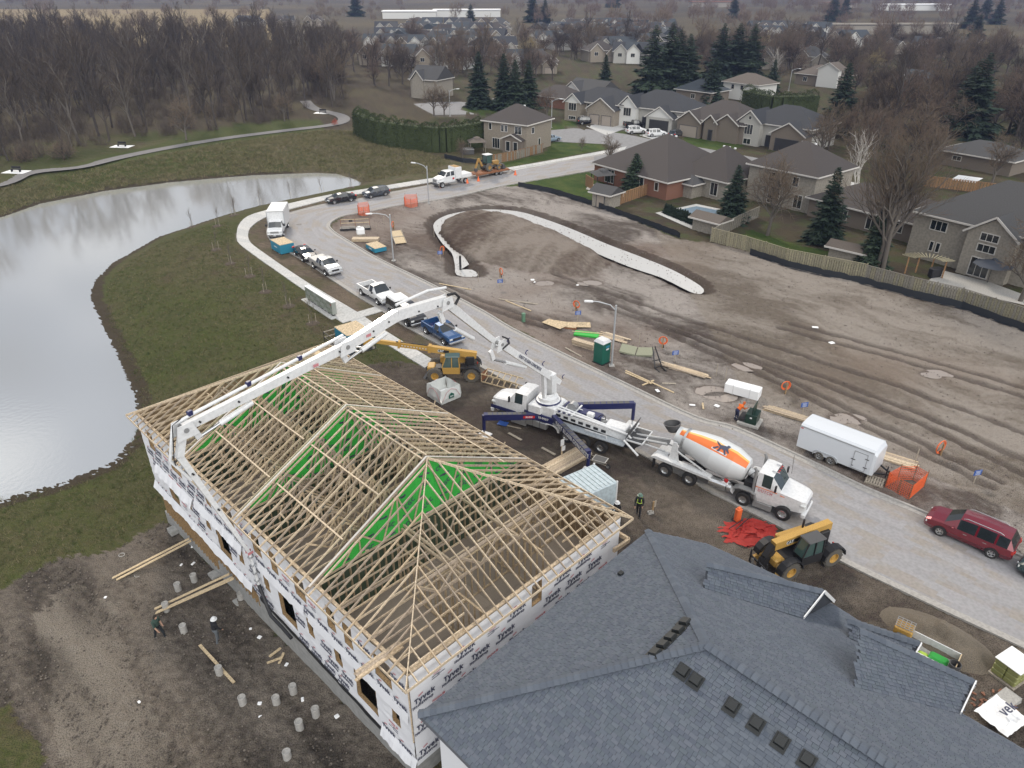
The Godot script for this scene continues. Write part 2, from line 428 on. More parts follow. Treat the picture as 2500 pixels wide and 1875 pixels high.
var LAWNS := [PackedVector2Array([Vector2(-8.81, -119.59), Vector2(-1.81, -123.62), Vector2(9.5, -131.51), Vector2(15.26, -135.3), Vector2(16.53, -127.9), Vector2(12.25, -112.89), Vector2(6.46, -120.12), Vector2(2.81, -124.46)]), PackedVector2Array([Vector2(-0.77, -137.94), Vector2(20.17, -154.67), Vector2(20.21, -160.2), Vector2(8.89, -162.42), Vector2(6.62, -149.87), Vector2(-2.35, -140.68)]), PackedVector2Array([Vector2(8.52, -185.22), Vector2(17.43, -189.89), Vector2(14.54, -178.59), Vector2(8.58, -175.44)]), PackedVector2Array([Vector2(15.74, -175.44), Vector2(27.15, -178.59), Vector2(25.54, -167.03), Vector2(22.3, -170.4)]), PackedVector2Array([Vector2(32.5, -151.05), Vector2(43.03, -149.87), Vector2(50.95, -160.2), Vector2(41.59, -169.43), Vector2(36.03, -164.7)]), PackedVector2Array([Vector2(33.55, -99.53), Vector2(38.57, -92.39), Vector2(42.7, -89.13), Vector2(42.9, -84.6), Vector2(34.78, -90.74), Vector2(30.58, -94.96)]), PackedVector2Array([Vector2(-14.58, -218.45), Vector2(-6.95, -216.91), Vector2(-2.22, -207.39), Vector2(-7.39, -196.05), Vector2(-13.68, -203.93)]), PackedVector2Array([Vector2(94.31, -155.92), Vector2(107.17, -155.92), Vector2(99.94, -144.23), Vector2(86.8, -140.68)]), PackedVector2Array([Vector2(75.08, -114.56), Vector2(80.13, -112.18), Vector2(72.32, -99.53), Vector2(71.16, -105.53)]), PackedVector2Array([Vector2(-72.69, -137.28), Vector2(-65.62, -142.43), Vector2(-53.59, -160.2), Vector2(-43.63, -178.59), Vector2(-48.47, -191.1), Vector2(-65.15, -185.22), Vector2(-74.86, -169.43), Vector2(-75.5, -158.03), Vector2(-77.94, -153.85)]), PackedVector2Array([Vector2(-80.5, -127.9), Vector2(-71.94, -140.68), Vector2(-77.94, -153.85), Vector2(-81.79, -147.95), Vector2(-83.89, -134.02)])]
var PATH_PTS := [Vector3(-96.16, 0, -112.18), Vector3(-89.31, 0, -127.02), Vector3(-87.68, 0, -133.7), Vector3(-80.68, 0, -140.33), Vector3(-73.35, 0, -152.64), Vector3(-63.95, 0, -164.7), Vector3(-52.75, 0, -174.41), Vector3(-44.03, 0, -181.3), Vector3(-41.76, 0, -187.53), Vector3(-44.45, 0, -196.05), Vector3(-53.42, 0, -206.69), Vector3(-59.5, 0, -220.79)]
var TRENCH := PackedVector2Array([Vector2(-6.77, -83.88), Vector2(-5.01, -83.88), Vector2(-4.43, -82.06), Vector2(-6.42, -82.47), Vector2(-6.91, -86.07), Vector2(-7.63, -90.41), Vector2(-9.1, -94.09), Vector2(-10.44, -98.59), Vector2(-11.15, -102.46), Vector2(-10.64, -105.53), Vector2(-8.71, -108.33), Vector2(-4.42, -110.34), Vector2(0.63, -109.44), Vector2(4.85, -105.12), Vector2(8.71, -99.92), Vector2(12.65, -93.75), Vector2(16.29, -88.82), Vector2(19.54, -83.88), Vector2(21.67, -78.86), Vector2(21.54, -76.84), Vector2(20.57, -77.09), Vector2(18.11, -81.51), Vector2(14.74, -85.33), Vector2(10.26, -91.72), Vector2(5.21, -99.53), Vector2(0.73, -105.96), Vector2(-4.33, -107.67), Vector2(-7.96, -106.38), Vector2(-9.82, -102.86), Vector2(-9.92, -99.16), Vector2(-8.38, -94.09), Vector2(-6.61, -89.45), Vector2(-5.63, -86.07)])
var FLATS := [PackedVector2Array([Vector2(13.44, -125.59), Vector2(18.98, -119.59), Vector2(17.82, -116.03), Vector2(12.39, -121.71)]), PackedVector2Array([Vector2(21.66, -107.67), Vector2(28.95, -112.65), Vector2(36.49, -105.53), Vector2(29.41, -99.16), Vector2(25.46, -99.53)]), PackedVector2Array([Vector2(48.24, -79.12), Vector2(55.59, -72.48), Vector2(57.39, -75.38), Vector2(55.88, -79.12), Vector2(52.25, -83.17)]), PackedVector2Array([Vector2(17.64, -180.76), Vector2(25.27, -186.95), Vector2(28.27, -179.67), Vector2(21.26, -169.43)]), PackedVector2Array([Vector2(28.65, -169.43), Vector2(37.5, -177.01), Vector2(40.26, -171.89), Vector2(32.67, -161.08)]), PackedVector2Array([Vector2(49.81, -142.43), Vector2(63.33, -151.05), Vector2(64.76, -144.23), Vector2(53.75, -135.63)]), PackedVector2Array([Vector2(48.74, -126.44), Vector2(58.28, -119.59), Vector2(61.88, -107.67), Vector2(59.89, -102.46), Vector2(54.49, -112.18), Vector2(46.08, -119.59)]), PackedVector2Array([Vector2(58.22, -127.9), Vector2(64.38, -119.59), Vector2(61.85, -117.03), Vector2(55.81, -123.62)])]
var RUTS := [PackedVector2Array([Vector2(8.56, -73.62), Vector2(18.09, -63.84), Vector2(26.95, -55.22), Vector2(32.82, -48.25), Vector2(37.44, -40.33)]), PackedVector2Array([Vector2(9.74, -74.2), Vector2(19.07, -64.58), Vector2(28.23, -55.74), Vector2(34.37, -48.73), Vector2(38.68, -42.25)]), PackedVector2Array([Vector2(14.56, -66.69), Vector2(23.36, -55.22), Vector2(28.72, -47.07), Vector2(33.44, -40.33)]), PackedVector2Array([Vector2(15.49, -67.19), Vector2(24.32, -55.96), Vector2(29.94, -47.65), Vector2(34.42, -41.04)]), PackedVector2Array([Vector2(4.92, -82.06), Vector2(15.37, -71.37), Vector2(25.55, -62.04), Vector2(33.8, -54.49), Vector2(41.07, -45.93)]), PackedVector2Array([Vector2(27.05, -66.69), Vector2(36.15, -59.49), Vector2(44.82, -51.72)]), PackedVector2Array([Vector2(28.63, -67.69), Vector2(37.7, -60.33), Vector2(45.7, -53.08)]), PackedVector2Array([Vector2(-11.75, -81.51), Vector2(-4.48, -73.04), Vector2(3.33, -66.69)]), PackedVector2Array([Vector2(-12.44, -83.17), Vector2(-3.15, -73.62), Vector2(4.6, -67.19)])]
func pond_d(x: float, z: float) -> float:
	if x > 10.0 or x < -140.0 or z < -190.0: return 99.0
	var p := Vector2(x, z)
	var d := poly_dist(p, POND, false)
	return -d if Geometry2D.is_point_in_polygon(p, POND) else d
func base_h(x: float, z: float, d: float, q: Vector2) -> float:
	if d <= 0.0: return -3.0 + maxf(d * 0.3, -0.6)
	var e := ss(-4, 13, 0.0)
	var bank := -3.0 + 3.0 * clampf((ss(-4, 13, d) - e) / (1.0 - e), 0, 1)
	var yard := -3.0 + (2.25 - 0.07 * clampf(q.y, -15, 31)) * ss(-2, 6, d)
	return lerpf(yard, bank, ss(1, 13, q.x))
func terr(x: float, z: float) -> float:
	return base_h(x, z, pond_d(x, z), uvof(x, z))
func mix3(a: Vector3, b: Vector3, t: float) -> Vector3:
	return a.lerp(b, clampf(t, 0, 1))
var road_all: Array = []
func ground_at(x: float, z: float, out: Array) -> float:
	var q := uvof(x, z)
	var d := pond_d(x, z)
	var h := base_h(x, z, d, q)
	var n1 := nz.get_noise_2d(x * 1.0, z * 1.0)
	var n2 := nz.get_noise_2d(x * 5.0 + 91.0, z * 5.0)
	var n3 := nf.get_noise_2d(x * 14.0, z * 14.0)
	var p := Vector2(x + n2 * 0.5, z + n3 * 0.5)
	var c := Vector3(0.085, 0.078, 0.046)
	if z > -400.0:
		var on_paved := false
		for poly in road_all:
			if Geometry2D.is_point_in_polygon(Vector2(x, z), poly):
				on_paved = true
				break
		if on_paved:
			out[0] = Vector3(0.16, 0.14, 0.12)
			return h - 0.09
		if Geometry2D.is_point_in_polygon(p, YARD):
			var tr := nz.get_noise_2d(q.x * 6.0, q.y * 1.1 + 40.0)
			var lump := nf.get_noise_2d(x * 6.0, z * 6.0)
			var tr5 := absf(nz.get_noise_2d(q.x * 2.2 - q.y * 0.5, q.y * 0.5 + 900.0))
			c = mix3(Vector3(0.062, 0.053, 0.045), Vector3(0.165, 0.142, 0.118), 0.32 + n1 * 0.8 + tr * 0.7 + tr5 * 0.8 + n3 * 0.6)
			if Geometry2D.is_point_in_polygon(p + Vector2(n1, n2) * 2.0, TRACK): c = mix3(c, Vector3(0.21, 0.185, 0.155), 0.5 + tr * 0.8)
			h += tr * 0.16 + lump * 0.1 + n3 * 0.05
		elif Geometry2D.is_point_in_polygon(p, SITE):
			var across := q.x - 0.03 * q.y + n1 * 5.0
			var tr2 := nz.get_noise_2d(across * 3.2, q.y * 0.9 + 300.0)
			var tr3 := nz.get_noise_2d(across * 11.0, q.y * 1.6 + 700.0)
			var lumps := nf.get_noise_2d(x * 5.0, z * 5.0)
			var wet := clampf(0.55 + n1 * 1.1 + tr2 * 0.9 + tr3 * 0.55, 0, 1)
			c = mix3(Vector3(0.10, 0.083, 0.073), Vector3(0.335, 0.305, 0.28), wet + n3 * 0.4)
			c = mix3(c, Vector3(0.20, 0.15, 0.122), clampf(nz.get_noise_2d(x * 0.6 + 500.0, z * 0.6) * 1.6, 0, 0.6))
			if x > 20.0 and q.x > 40.0: c = mix3(c, Vector3(0.22, 0.185, 0.145), 0.4)
			h += tr2 * 0.05 + tr3 * 0.04 + lumps * 0.09 + n3 * 0.045
			for w in PUD:
				var wd: float = Vector2(x - w.x, (z - w.z) * 1.7).length() + n2 * 0.7
				if wd < 1.9:
					h = lerpf(-0.16, h, ss(0.7, 1.9, wd))
					c = mix3(Vector3(0.13, 0.105, 0.09), c, ss(1.1, 1.9, wd))
			for r in RUTS:
				var rd := 9.0
				for i in r.size() - 1: rd = minf(rd, Geometry2D.get_closest_point_to_segment(Vector2(x + n2 * 0.3, z), r[i], r[i + 1]).distance_to(Vector2(x + n2 * 0.3, z)))
				if rd < 0.9:
					h += -0.13 * (1.0 - ss(0.15, 0.45, rd)) + 0.07 * ss(0.3, 0.5, rd) * (1.0 - ss(0.55, 0.9, rd))
					c = mix3(c, Vector3(0.075, 0.06, 0.052), 0.7 * (1.0 - ss(0.2, 0.55, rd)))
			var md := poly_dist(Vector2(x, z), MOUND, false)
			if Geometry2D.is_point_in_polygon(Vector2(x, z), MOUND):
				var gully := absf(nz.get_noise_2d(x * 5.0 + z * 2.0, z * 1.0 - x * 0.4))
				h += 1.7 * (1.0 - exp(-md / 2.2)) - gully * 0.5 * ss(0, 2, md) + n3 * 0.06
				c = mix3(Vector3(0.09, 0.066, 0.052), Vector3(0.25, 0.215, 0.185), 0.35 + n1 + n3 * 0.5 + gully * 0.9)
			else:
				var td := poly_dist(Vector2(x, z), TRENCH)
				if td < 1.6:
					h += -0.85 * (1.0 - ss(0.0, 1.6, td)) + 0.12 * ss(0.9, 1.5, td)
					c = mix3(c, Vector3(0.07, 0.052, 0.042), 0.75)
		elif Geometry2D.is_point_in_polygon(p, BOULE):
			c = mix3(Vector3(0.105, 0.082, 0.062), Vector3(0.17, 0.135, 0.10), 0.5 + n1 + n3 * 0.9)
			c = mix3(c, Vector3(0.09, 0.085, 0.045), clampf(n2 * 1.5 + 0.1, 0, 0.7))
			h += n3 * 0.05
		elif Geometry2D.is_point_in_polygon(p, FRONT):
			var tr4 := nz.get_noise_2d(q.x * 2.0 + q.y * 4.0, q.y * 1.4 - q.x)
			c = mix3(Vector3(0.075, 0.062, 0.051), Vector3(0.165, 0.14, 0.115), 0.45 + n1 * 0.9 + tr4 * 0.7 + n3 * 0.45)
			h += tr4 * 0.06 + n3 * 0.04
		else:
			var lawn := false
			for poly in LAWNS:
				if Geometry2D.is_point_in_polygon(p, poly):
					lawn = true
					break
			if lawn:
				c = mix3(Vector3(0.042, 0.075, 0.018), Vector3(0.08, 0.105, 0.03), 0.5 + n2 * 0.9 + n3 * 0.4)
				if x < -30.0: c = mix3(c, Vector3(0.075, 0.075, 0.03), 0.55)
			elif d < 40.0 and z > -175.0:
				var g0 := mix3(Vector3(0.062, 0.072, 0.026), Vector3(0.105, 0.095, 0.05), 0.45 + n1 * 0.9 + n3 * 0.7)
				if d < 1.3 + n2 * 0.6: g0 = Vector3(0.06, 0.05, 0.035)
				elif d < 13.0 and q.x < 60.0: g0 = mix3(g0, Vector3(0.078, 0.095, 0.028), clampf(0.2 + n2, 0, 0.7))
				if q.x > 62.0 and x > -60.0: g0 = mix3(g0, Vector3(0.14, 0.12, 0.075), clampf(0.55 + n2 * 0.8 + n3 * 0.5, 0, 1))
				c = mix3(g0, Vector3(0.085, 0.066, 0.045), clampf(n2 * 1.3 + n1 * 0.8 - 0.15, 0, 0.8))
				h += n3 * 0.09 + n2 * 0.05
			else:
				c = mix3(Vector3(0.062, 0.05, 0.037), Vector3(0.095, 0.08, 0.05), 0.5 + n1 + n3 * 0.5)
				if x > -20.0: c = mix3(c, Vector3(0.07, 0.085, 0.035), clampf(n2 * 1.4 + 0.1, 0, 0.8))
				h += n3 * 0.1
	else:
		var k := nz.get_noise_2d(x * 0.12, z * 0.12)
		c = mix3(Vector3(0.07, 0.06, 0.045), Vector3(0.12, 0.10, 0.06), 0.5 + k)
		if z < -330.0 and x < 0.3 * z and z > -900.0: c = mix3(c, Vector3(0.30, 0.235, 0.13), 0.9)
	out[0] = c
	return h
func sheet(poly: PackedVector2Array, y: float) -> MB:
	var b := MB.new()
	var tr := Geometry2D.triangulate_polygon(poly)
	for i in range(0, tr.size(), 3):
		var a := poly[tr[i]]; var d := poly[tr[i + 1]]; var e := poly[tr[i + 2]]
		if (d - a).cross(e - a) > 0:
			var f := d; d = e; e = f
		b.tri(Vector3(a.x, y, a.y), Vector3(d.x, y, d.y), Vector3(e.x, y, e.y))
	return b
func smooth_line(p: PackedVector2Array, n := 4) -> PackedVector2Array:
	var o := PackedVector2Array()
	for i in p.size() - 1:
		var a := p[maxi(i - 1, 0)]; var b := p[i]; var c := p[i + 1]; var d := p[mini(i + 2, p.size() - 1)]
		for k in n:
			o.append(b.cubic_interpolate(c, a, d, float(k) / n))
	o.append(p[p.size() - 1])
	return o
func sweep(line: PackedVector2Array, prof: Array, b: MB) -> void:
	var last := []
	for i in line.size():
		var d := (line[mini(i + 1, line.size() - 1)] - line[maxi(i - 1, 0)]).normalized()
		var s := Vector2(-d.y, d.x)
		var r := []
		for q in prof: r.append(Vector3(line[i].x + s.x * q[0], q[1], line[i].y + s.y * q[0]))
		if last.size() > 0:
			for k in prof.size() - 1: b.quad(last[k], r[k], r[k + 1], last[k + 1])
		last = r
func build_setting() -> void:
	var ki := smooth_line(KERB_IN)
	var ko := smooth_line(KERB_OUT)
	var road := ko.duplicate()
	var rev := ki.duplicate()
	rev.reverse()
	road.append_array(rev)
	var wo := smooth_line(WALK_OUT)
	var wi := smooth_line(WALK_IN)
	var walk := wo.duplicate()
	var rev2 := wi.duplicate()
	rev2.reverse()
	walk.append_array(rev2)
	var cross := PackedVector2Array([Vector2(7.9, -174.93), Vector2(14.5, -178.06), Vector2(18.22, -176.48), Vector2(25.21, -171.39), Vector2(31.37, -163.78), Vector2(40.1, -155.09), Vector2(51.39, -142.43), Vector2(47.94, -134.02), Vector2(35.82, -143.51), Vector2(25.83, -151.05), Vector2(22.14, -142.43), Vector2(15.32, -135.96), Vector2(16.32, -147.57), Vector2(21.65, -154.26), Vector2(20.11, -159.33), Vector2(8.01, -162.42)])
	var court := PackedVector2Array([Vector2(-27.63, -215.4), Vector2(-22.24, -219.22), Vector2(-11.74, -220.01), Vector2(-5.43, -226.45), Vector2(-3.34, -223.99), Vector2(-8.11, -216.91), Vector2(-13.55, -210.96), Vector2(-13.88, -205.3), Vector2(-9.05, -197.97), Vector2(-20.12, -196.68), Vector2(-23.68, -205.3)])
	road_all = [road, walk, cross, court]
	road_all.append_array(FLATS)
	var path_line := PackedVector2Array()
	for p in PATH_PTS: path_line.append(Vector2(p.x, p.z))
	path_line = smooth_line(path_line, 6)
	var NR := 820
	var NC := 500
	var vs := PackedVector3Array()
	var cs := PackedColorArray()
	var ns := PackedVector3Array()
	var ix := PackedInt32Array()
	var out := [Vector3.ZERO]
	for i in NR:
		var dist := 12.0 * pow(14.0, float(i) / 700.0) if i <= 700 else 168.0 * pow(25.0, float(i - 700) / (NR - 701))
		for j in NC:
			var k := 2.0 * j / (NC - 1) - 1.0
			var x := k * (dist * 0.92 + 9.0)
			var z := -dist
			var h := ground_at(x, z, out)
			if dist > 420.0: h = minf(h, 0.0)
			vs.append(Vector3(x, h, z))
			cs.append(Color(out[0].x, out[0].y, out[0].z))
	for i in NR:
		for j in NC:
			var a := vs[i * NC + maxi(j - 1, 0)]; var b := vs[i * NC + mini(j + 1, NC - 1)]
			var d := vs[maxi(i - 1, 0) * NC + j]; var e := vs[mini(i + 1, NR - 1) * NC + j]
			ns.append((b - a).cross(e - d).normalized())
			if i < NR - 1 and j < NC - 1:
				var o := i * NC + j
				ix.append_array([o, o + NC, o + 1, o + 1, o + NC, o + NC + 1])
	var ar := []
	ar.resize(Mesh.ARRAY_MAX)
	ar[Mesh.ARRAY_VERTEX] = vs; ar[Mesh.ARRAY_NORMAL] = ns; ar[Mesh.ARRAY_COLOR] = cs; ar[Mesh.ARRAY_INDEX] = ix
	var gm := ArrayMesh.new()
	gm.add_surface_from_arrays(Mesh.PRIMITIVE_TRIANGLES, ar)
	struct("ground", gm, M("ground", Color(1, 1, 1), {"r": 0.95, "v": true, "t": "soil", "s": 0.17, "w": true, "n": "nsoil", "nd": 0.7, "sp": 0.25}), "mud, grass and lawns of the building site and its surroundings")
	var pw := PackedVector2Array()
	for p in smooth_line(POND, 3): pw.append(p)
	var big := Geometry2D.offset_polygon(pw, 0.5)
	struct("pond_water", sheet(big[0], -3.0), M("water", Color(0.84, 0.86, 0.86), {"r": 0.07, "sp": 1.0, "m": 0.72, "n": "nwater", "nd": 0.07, "s": 0.25, "w": true}), "still grey pond water mirroring the bright sky")
	struct("trench_water", sheet(Geometry2D.offset_polygon(smooth_line(TRENCH, 3), 0.25)[0], -0.28), M("water2", Color(0.62, 0.61, 0.59), {"r": 0.12, "sp": 1.0, "m": 0.2}), "shallow rain water lying in the trench around the mound")
	for w in PUD:
		var pp := PackedVector2Array()
		for k in 14: pp.append(Vector2(w.x + cos(TAU * k / 14.0) * 1.5, w.z + sin(TAU * k / 14.0) * 0.9))
		struct("puddle", sheet(pp, -0.075), M("puddle", Color(0.36, 0.31, 0.27), {"r": 0.08, "sp": 1.0, "m": 0.2}), "shallow muddy puddle on the site")
	var rb := MB.new()
	var RN := 420
	var la := resample(ko, RN); var lb := resample(ki, RN)
	var rc := func(i: int, j: int) -> Color:
		var w := nz.get_noise_2d(j * 7.0, i * 0.7) * 0.055 + nz.get_noise_2d(j * 26.0 + 50.0, i * 0.5) * 0.035 + nf.get_noise_2d(j * 5.0, i * 4.0) * 0.02
		var c := Vector3(0.285, 0.28, 0.288) + Vector3(w, w, w) * 0.6
		c = mix3(c, Vector3(0.27, 0.235, 0.195), clampf(nz.get_noise_2d(j * 4.0 + 300.0, i * 1.6) * 2.0 - 0.1 + 0.25 * (absf(j - 12) / 12.0), 0.0, 0.6))
		return Color(c.x, c.y, c.z)
	for i in RN - 1:
		for j in 24:
			var q := []
			for k in [[0, 0], [0, 1], [1, 1], [1, 0]]:
				var m := la[i + k[0]].lerp(lb[i + k[0]], (j + k[1]) / 24.0)
				q.append(Vector3(m.x, 0.0, m.y))
			if (q[1] - q[0]).cross(q[2] - q[0]).y < 0: q.reverse()
			rb.col = rc.call(i, j)
			rb.quad(q[0], q[1], q[2], q[3])
	struct("road", rb, M("asphalt", Color(1, 1, 1), {"r": 0.85, "v": true, "t": "road", "s": 0.3, "w": true}), "grey asphalt road with pale dust and tyre marks")
	struct("street", sheet(cross, 0.004), M("asphalt2", Color(0.21, 0.21, 0.215), {"r": 0.85, "t": "road", "s": 0.09, "w": true}), "side street past the finished houses")
	struct("court", sheet(court, 0.004), mats["asphalt2"], "turning street in front of the spruces")
	var pb := MB.new()
	var pl := []
	for i in path_line.size():
		var d := (path_line[mini(i + 1, path_line.size() - 1)] - path_line[maxi(i - 1, 0)]).normalized()
		var m := path_line[i]
		var y := terr(m.x, m.y) + 0.12
		pl.append([Vector3(m.x - d.y * 1.5, y, m.y + d.x * 1.5), Vector3(m.x + d.y * 1.5, y, m.y - d.x * 1.5)])
	for i in pl.size() - 1: pb.quad(pl[i][0], pl[i + 1][0], pl[i + 1][1], pl[i][1])
	struct("path", pb, M("asphalt3", Color(0.16, 0.155, 0.155), {"r": 0.9, "t": "road", "s": 0.1, "w": true}), "asphalt footpath along the wood above the pond")
	var conc := M("kerb", Color(0.36, 0.345, 0.325), {"r": 0.85, "t": "conc", "s": 0.35, "w": true})
	var kb := MB.new()
	sweep(ki, [[-0.52, -0.05], [-0.5, 0.015], [-0.14, 0.02], [-0.10, 0.12], [0.06, 0.12], [0.07, -0.1]], kb)
	struct("kerb_site", kb, conc, "concrete kerb along the muddy site")
	kb = MB.new()
	sweep(ko, [[0.52, -0.05], [0.5, 0.015], [0.14, 0.02], [0.10, 0.10], [-0.06, 0.10], [-0.07, -0.1]], kb)
	struct("kerb_house", kb, conc, "concrete kerb along the new houses")
	var sw := MB.new()
	for i in range(0, 1): pass
	sw = sheet(walk, -0.02)
	var side := struct("sidewalk", sw, M("joint", Color(0.2, 0.19, 0.18)), "concrete sidewalk curving along the boulevard")
	var total := 0.0
	for i in wo.size() - 1: total += wo[i].distance_to(wo[i + 1])
	var count := int(total / 1.5)
	var slab_m := [M("slab0", Color(0.50, 0.50, 0.49), {"r": 0.85, "t": "conc", "s": 0.3, "w": true}), M("slab1", Color(0.46, 0.465, 0.46), {"r": 0.85, "t": "conc", "s": 0.31, "w": true}), M("slab2", Color(0.53, 0.525, 0.51), {"r": 0.85, "t": "conc", "s": 0.29, "w": true})]
	var ra := resample(wo, count)
	var rw := resample(wi, count)
	for i in count - 1:
		var b := MB.new()
		var g := 0.012
		var a0 := ra[i].lerp(ra[i + 1], g); var a1 := ra[i].lerp(ra[i + 1], 1.0 - g)
		var b0 := rw[i].lerp(rw[i + 1], g); var b1 := rw[i].lerp(rw[i + 1], 1.0 - g)
		var y := 0.05
		var q := []
		for yy in [-0.08, y]:
			for p in [a0, b0, b1, a1]: q.append(Vector3(p.x, yy, p.y))
		if (b0 - a0).cross(a1 - a0) < 0: b.hexa(q)
		else: b.hexa([q[3], q[2], q[1], q[0], q[7], q[6], q[5], q[4]])
		part("slab", b, slab_m[rng.randi() % 3], side)
func resample(p: PackedVector2Array, n: int) -> PackedVector2Array:
	var total := 0.0
	for i in p.size() - 1: total += p[i].distance_to(p[i + 1])
	var o := PackedVector2Array()
	var i := 0
	var acc := 0.0
	for k in n:
		var want := total * k / (n - 1.0)
		while i < p.size() - 2 and acc + p[i].distance_to(p[i + 1]) < want:
			acc += p[i].distance_to(p[i + 1])
			i += 1
		var l := p[i].distance_to(p[i + 1])
		o.append(p[i].lerp(p[i + 1], clampf((want - acc) / maxf(l, 1e-5), 0, 1)))
	return o
func L3(u: float, y: float, v: float) -> Vector3:
	return Vector3(u, y, -v)
const SLP := 0.5147
const RU := 7.48
const RY := 10.05
func roof_y(u: float) -> float:
	return HE + SLP * (u if u < RU else 2.0 * RU - u)
var lum: Array = []
func lumber(i := -1) -> Material:
	if lum.is_empty():
		var cols := [Color(0.58, 0.455, 0.31), Color(0.50, 0.40, 0.285), Color(0.66, 0.54, 0.39), Color(0.42, 0.34, 0.26)]
		for k in 4: lum.append(M("lumber%d" % k, cols[k], {"r": 0.75, "t": "wood", "s3": Vector3(0.9, 0.9, 0.9), "w": true}))
	return lum[(rng.randi() if i < 0 else i) % 4]
func truss(h: Node3D, v: float) -> void:
	var t := group_node("roof_truss", h)
	var lm := lumber()
	for s in 2:
		var b := MB.new()
		if s == 0: b.beam(L3(-0.02, HE - 0.04, v), L3(RU, RY - 0.045, v), 0.048, 0.1)
		else: b.beam(L3(2 * RU + 0.02, HE - 0.04, v), L3(RU, RY - 0.045, v), 0.048, 0.1)
		part("top_chord", b, lm, t)
	var bc := MB.new()
	bc.beam(L3(0.55, HE + 0.22, v), L3(14.4, HE + 0.22, v), 0.048, 0.1)
	part("bottom_chord", bc, lumber(), t)
	var wb := MB.new()
	var seq := [[2.0, 0], [3.1, 1], [4.4, 0], [5.4, 1], [6.3, 0], [RU, 1], [8.66, 0], [9.56, 1], [10.6, 0], [11.9, 1], [13.0, 0]]
	for i in seq.size() - 1:
		var p := []
		for q in [seq[i], seq[i + 1]]: p.append(L3(q[0], HE + 0.22 if q[1] == 0 else roof_y(q[0]) - 0.08, v))
		wb.beam(p[0], p[1], 0.036, 0.085)
	for q in 4:
		var u0 := rng.randf_range(1.5, 6.5) + (7.0 if q > 1 else 0.0)
		wb.beam(L3(u0, HE + 0.25, v + .3), L3(u0 + rng.randf_range(-1.2, 1.2), HE + rng.randf_range(.5, 1.4), v + .3), 0.036, 0.085)
	for q in [3.1, 5.4, 9.56, 11.9]: wb.beam(L3(q, HE + 0.22, v), L3(q + rng.randf_range(-.25, .25), roof_y(q) - 0.08, v), 0.036, 0.085)
	wb.beam(L3(rng.randf_range(2, 6), HE + 0.3, v), L3(rng.randf_range(2, 6), HE + rng.randf_range(.5, 1.1), v + 0.6), 0.036, 0.085)
	wb.beam(L3(rng.randf_range(8, 12), HE + 0.3, v), L3(rng.randf_range(8, 12), HE + rng.randf_range(.5, 1.1), v + 0.6), 0.036, 0.085)
	part("web", wb, lumber(), t)
	var pl := MB.new()
	for q in [[0.85, HE + 0.34], [3.1, roof_y(3.1) - 0.1], [5.4, roof_y(5.4) - 0.1], [14.1, HE + 0.34], [11.9, roof_y(11.9) - 0.1], [9.56, roof_y(9.56) - 0.1], [RU, RY - 0.13], [4.4, HE + 0.22], [10.6, HE + 0.22]]:
		pl.box(L3(q[0], q[1], v), Vector3(0.26, 0.13, 0.046), Basis(Vector3(0, 0, 1), 0.47 if q[0] < RU else -0.47))
	part("gusset_plate", pl, M("plate", Color(0.26, 0.27, 0.27), {"r": 0.45, "m": 0.6}), t).set_meta("kind", "stuff")
func wrap_sheet(a0: float, a1: float, y0f: Callable, y1: float, holes: Array, f: Callable, seed_: float, wr := 0.018) -> MB:
	var b := MB.new()
	var xs := []
	var k := int((a1 - a0) / 0.22)
	for i in k + 1: xs.append(a0 + (a1 - a0) * i / k)
	for h in holes:
		xs.append(h[0]); xs.append(h[1])
	xs.sort()
	var ys := []
	for i in 29: ys.append(float(i) / 28.0)
	var pos := func(x: float, y: float) -> Vector3:
		var w := nf.get_noise_2d(x * 7.0 + seed_, y * 18.0) * wr + nz.get_noise_2d(x * 9.0, y * 40.0 + seed_) * wr * 0.8
		return f.call(x, y, 0.03 + w)
	for i in xs.size() - 1:
		if xs[i + 1] - xs[i] < 0.004: continue
		var yy := []
		var lo: float = y0f.call(xs[i])
		for q in ys: yy.append(lo + (y1 - lo) * q)
		var xm: float = (xs[i] + xs[i + 1]) * 0.5
		for h in holes:
			if xm > h[0] and xm < h[1]:
				yy.append(h[2]); yy.append(h[3])
		yy.sort()
		for j in yy.size() - 1:
			if yy[j + 1] - yy[j] < 0.004: continue
			var ym: float = (yy[j] + yy[j + 1]) * 0.5
			var skip := false
			for h in holes:
				if xm > h[0] and xm < h[1] and ym > h[2] and ym < h[3]: skip = true
			if skip: continue
			b.quad(pos.call(xs[i], yy[j]), pos.call(xs[i + 1], yy[j]), pos.call(xs[i + 1], yy[j + 1]), pos.call(xs[i], yy[j + 1]))
	return b
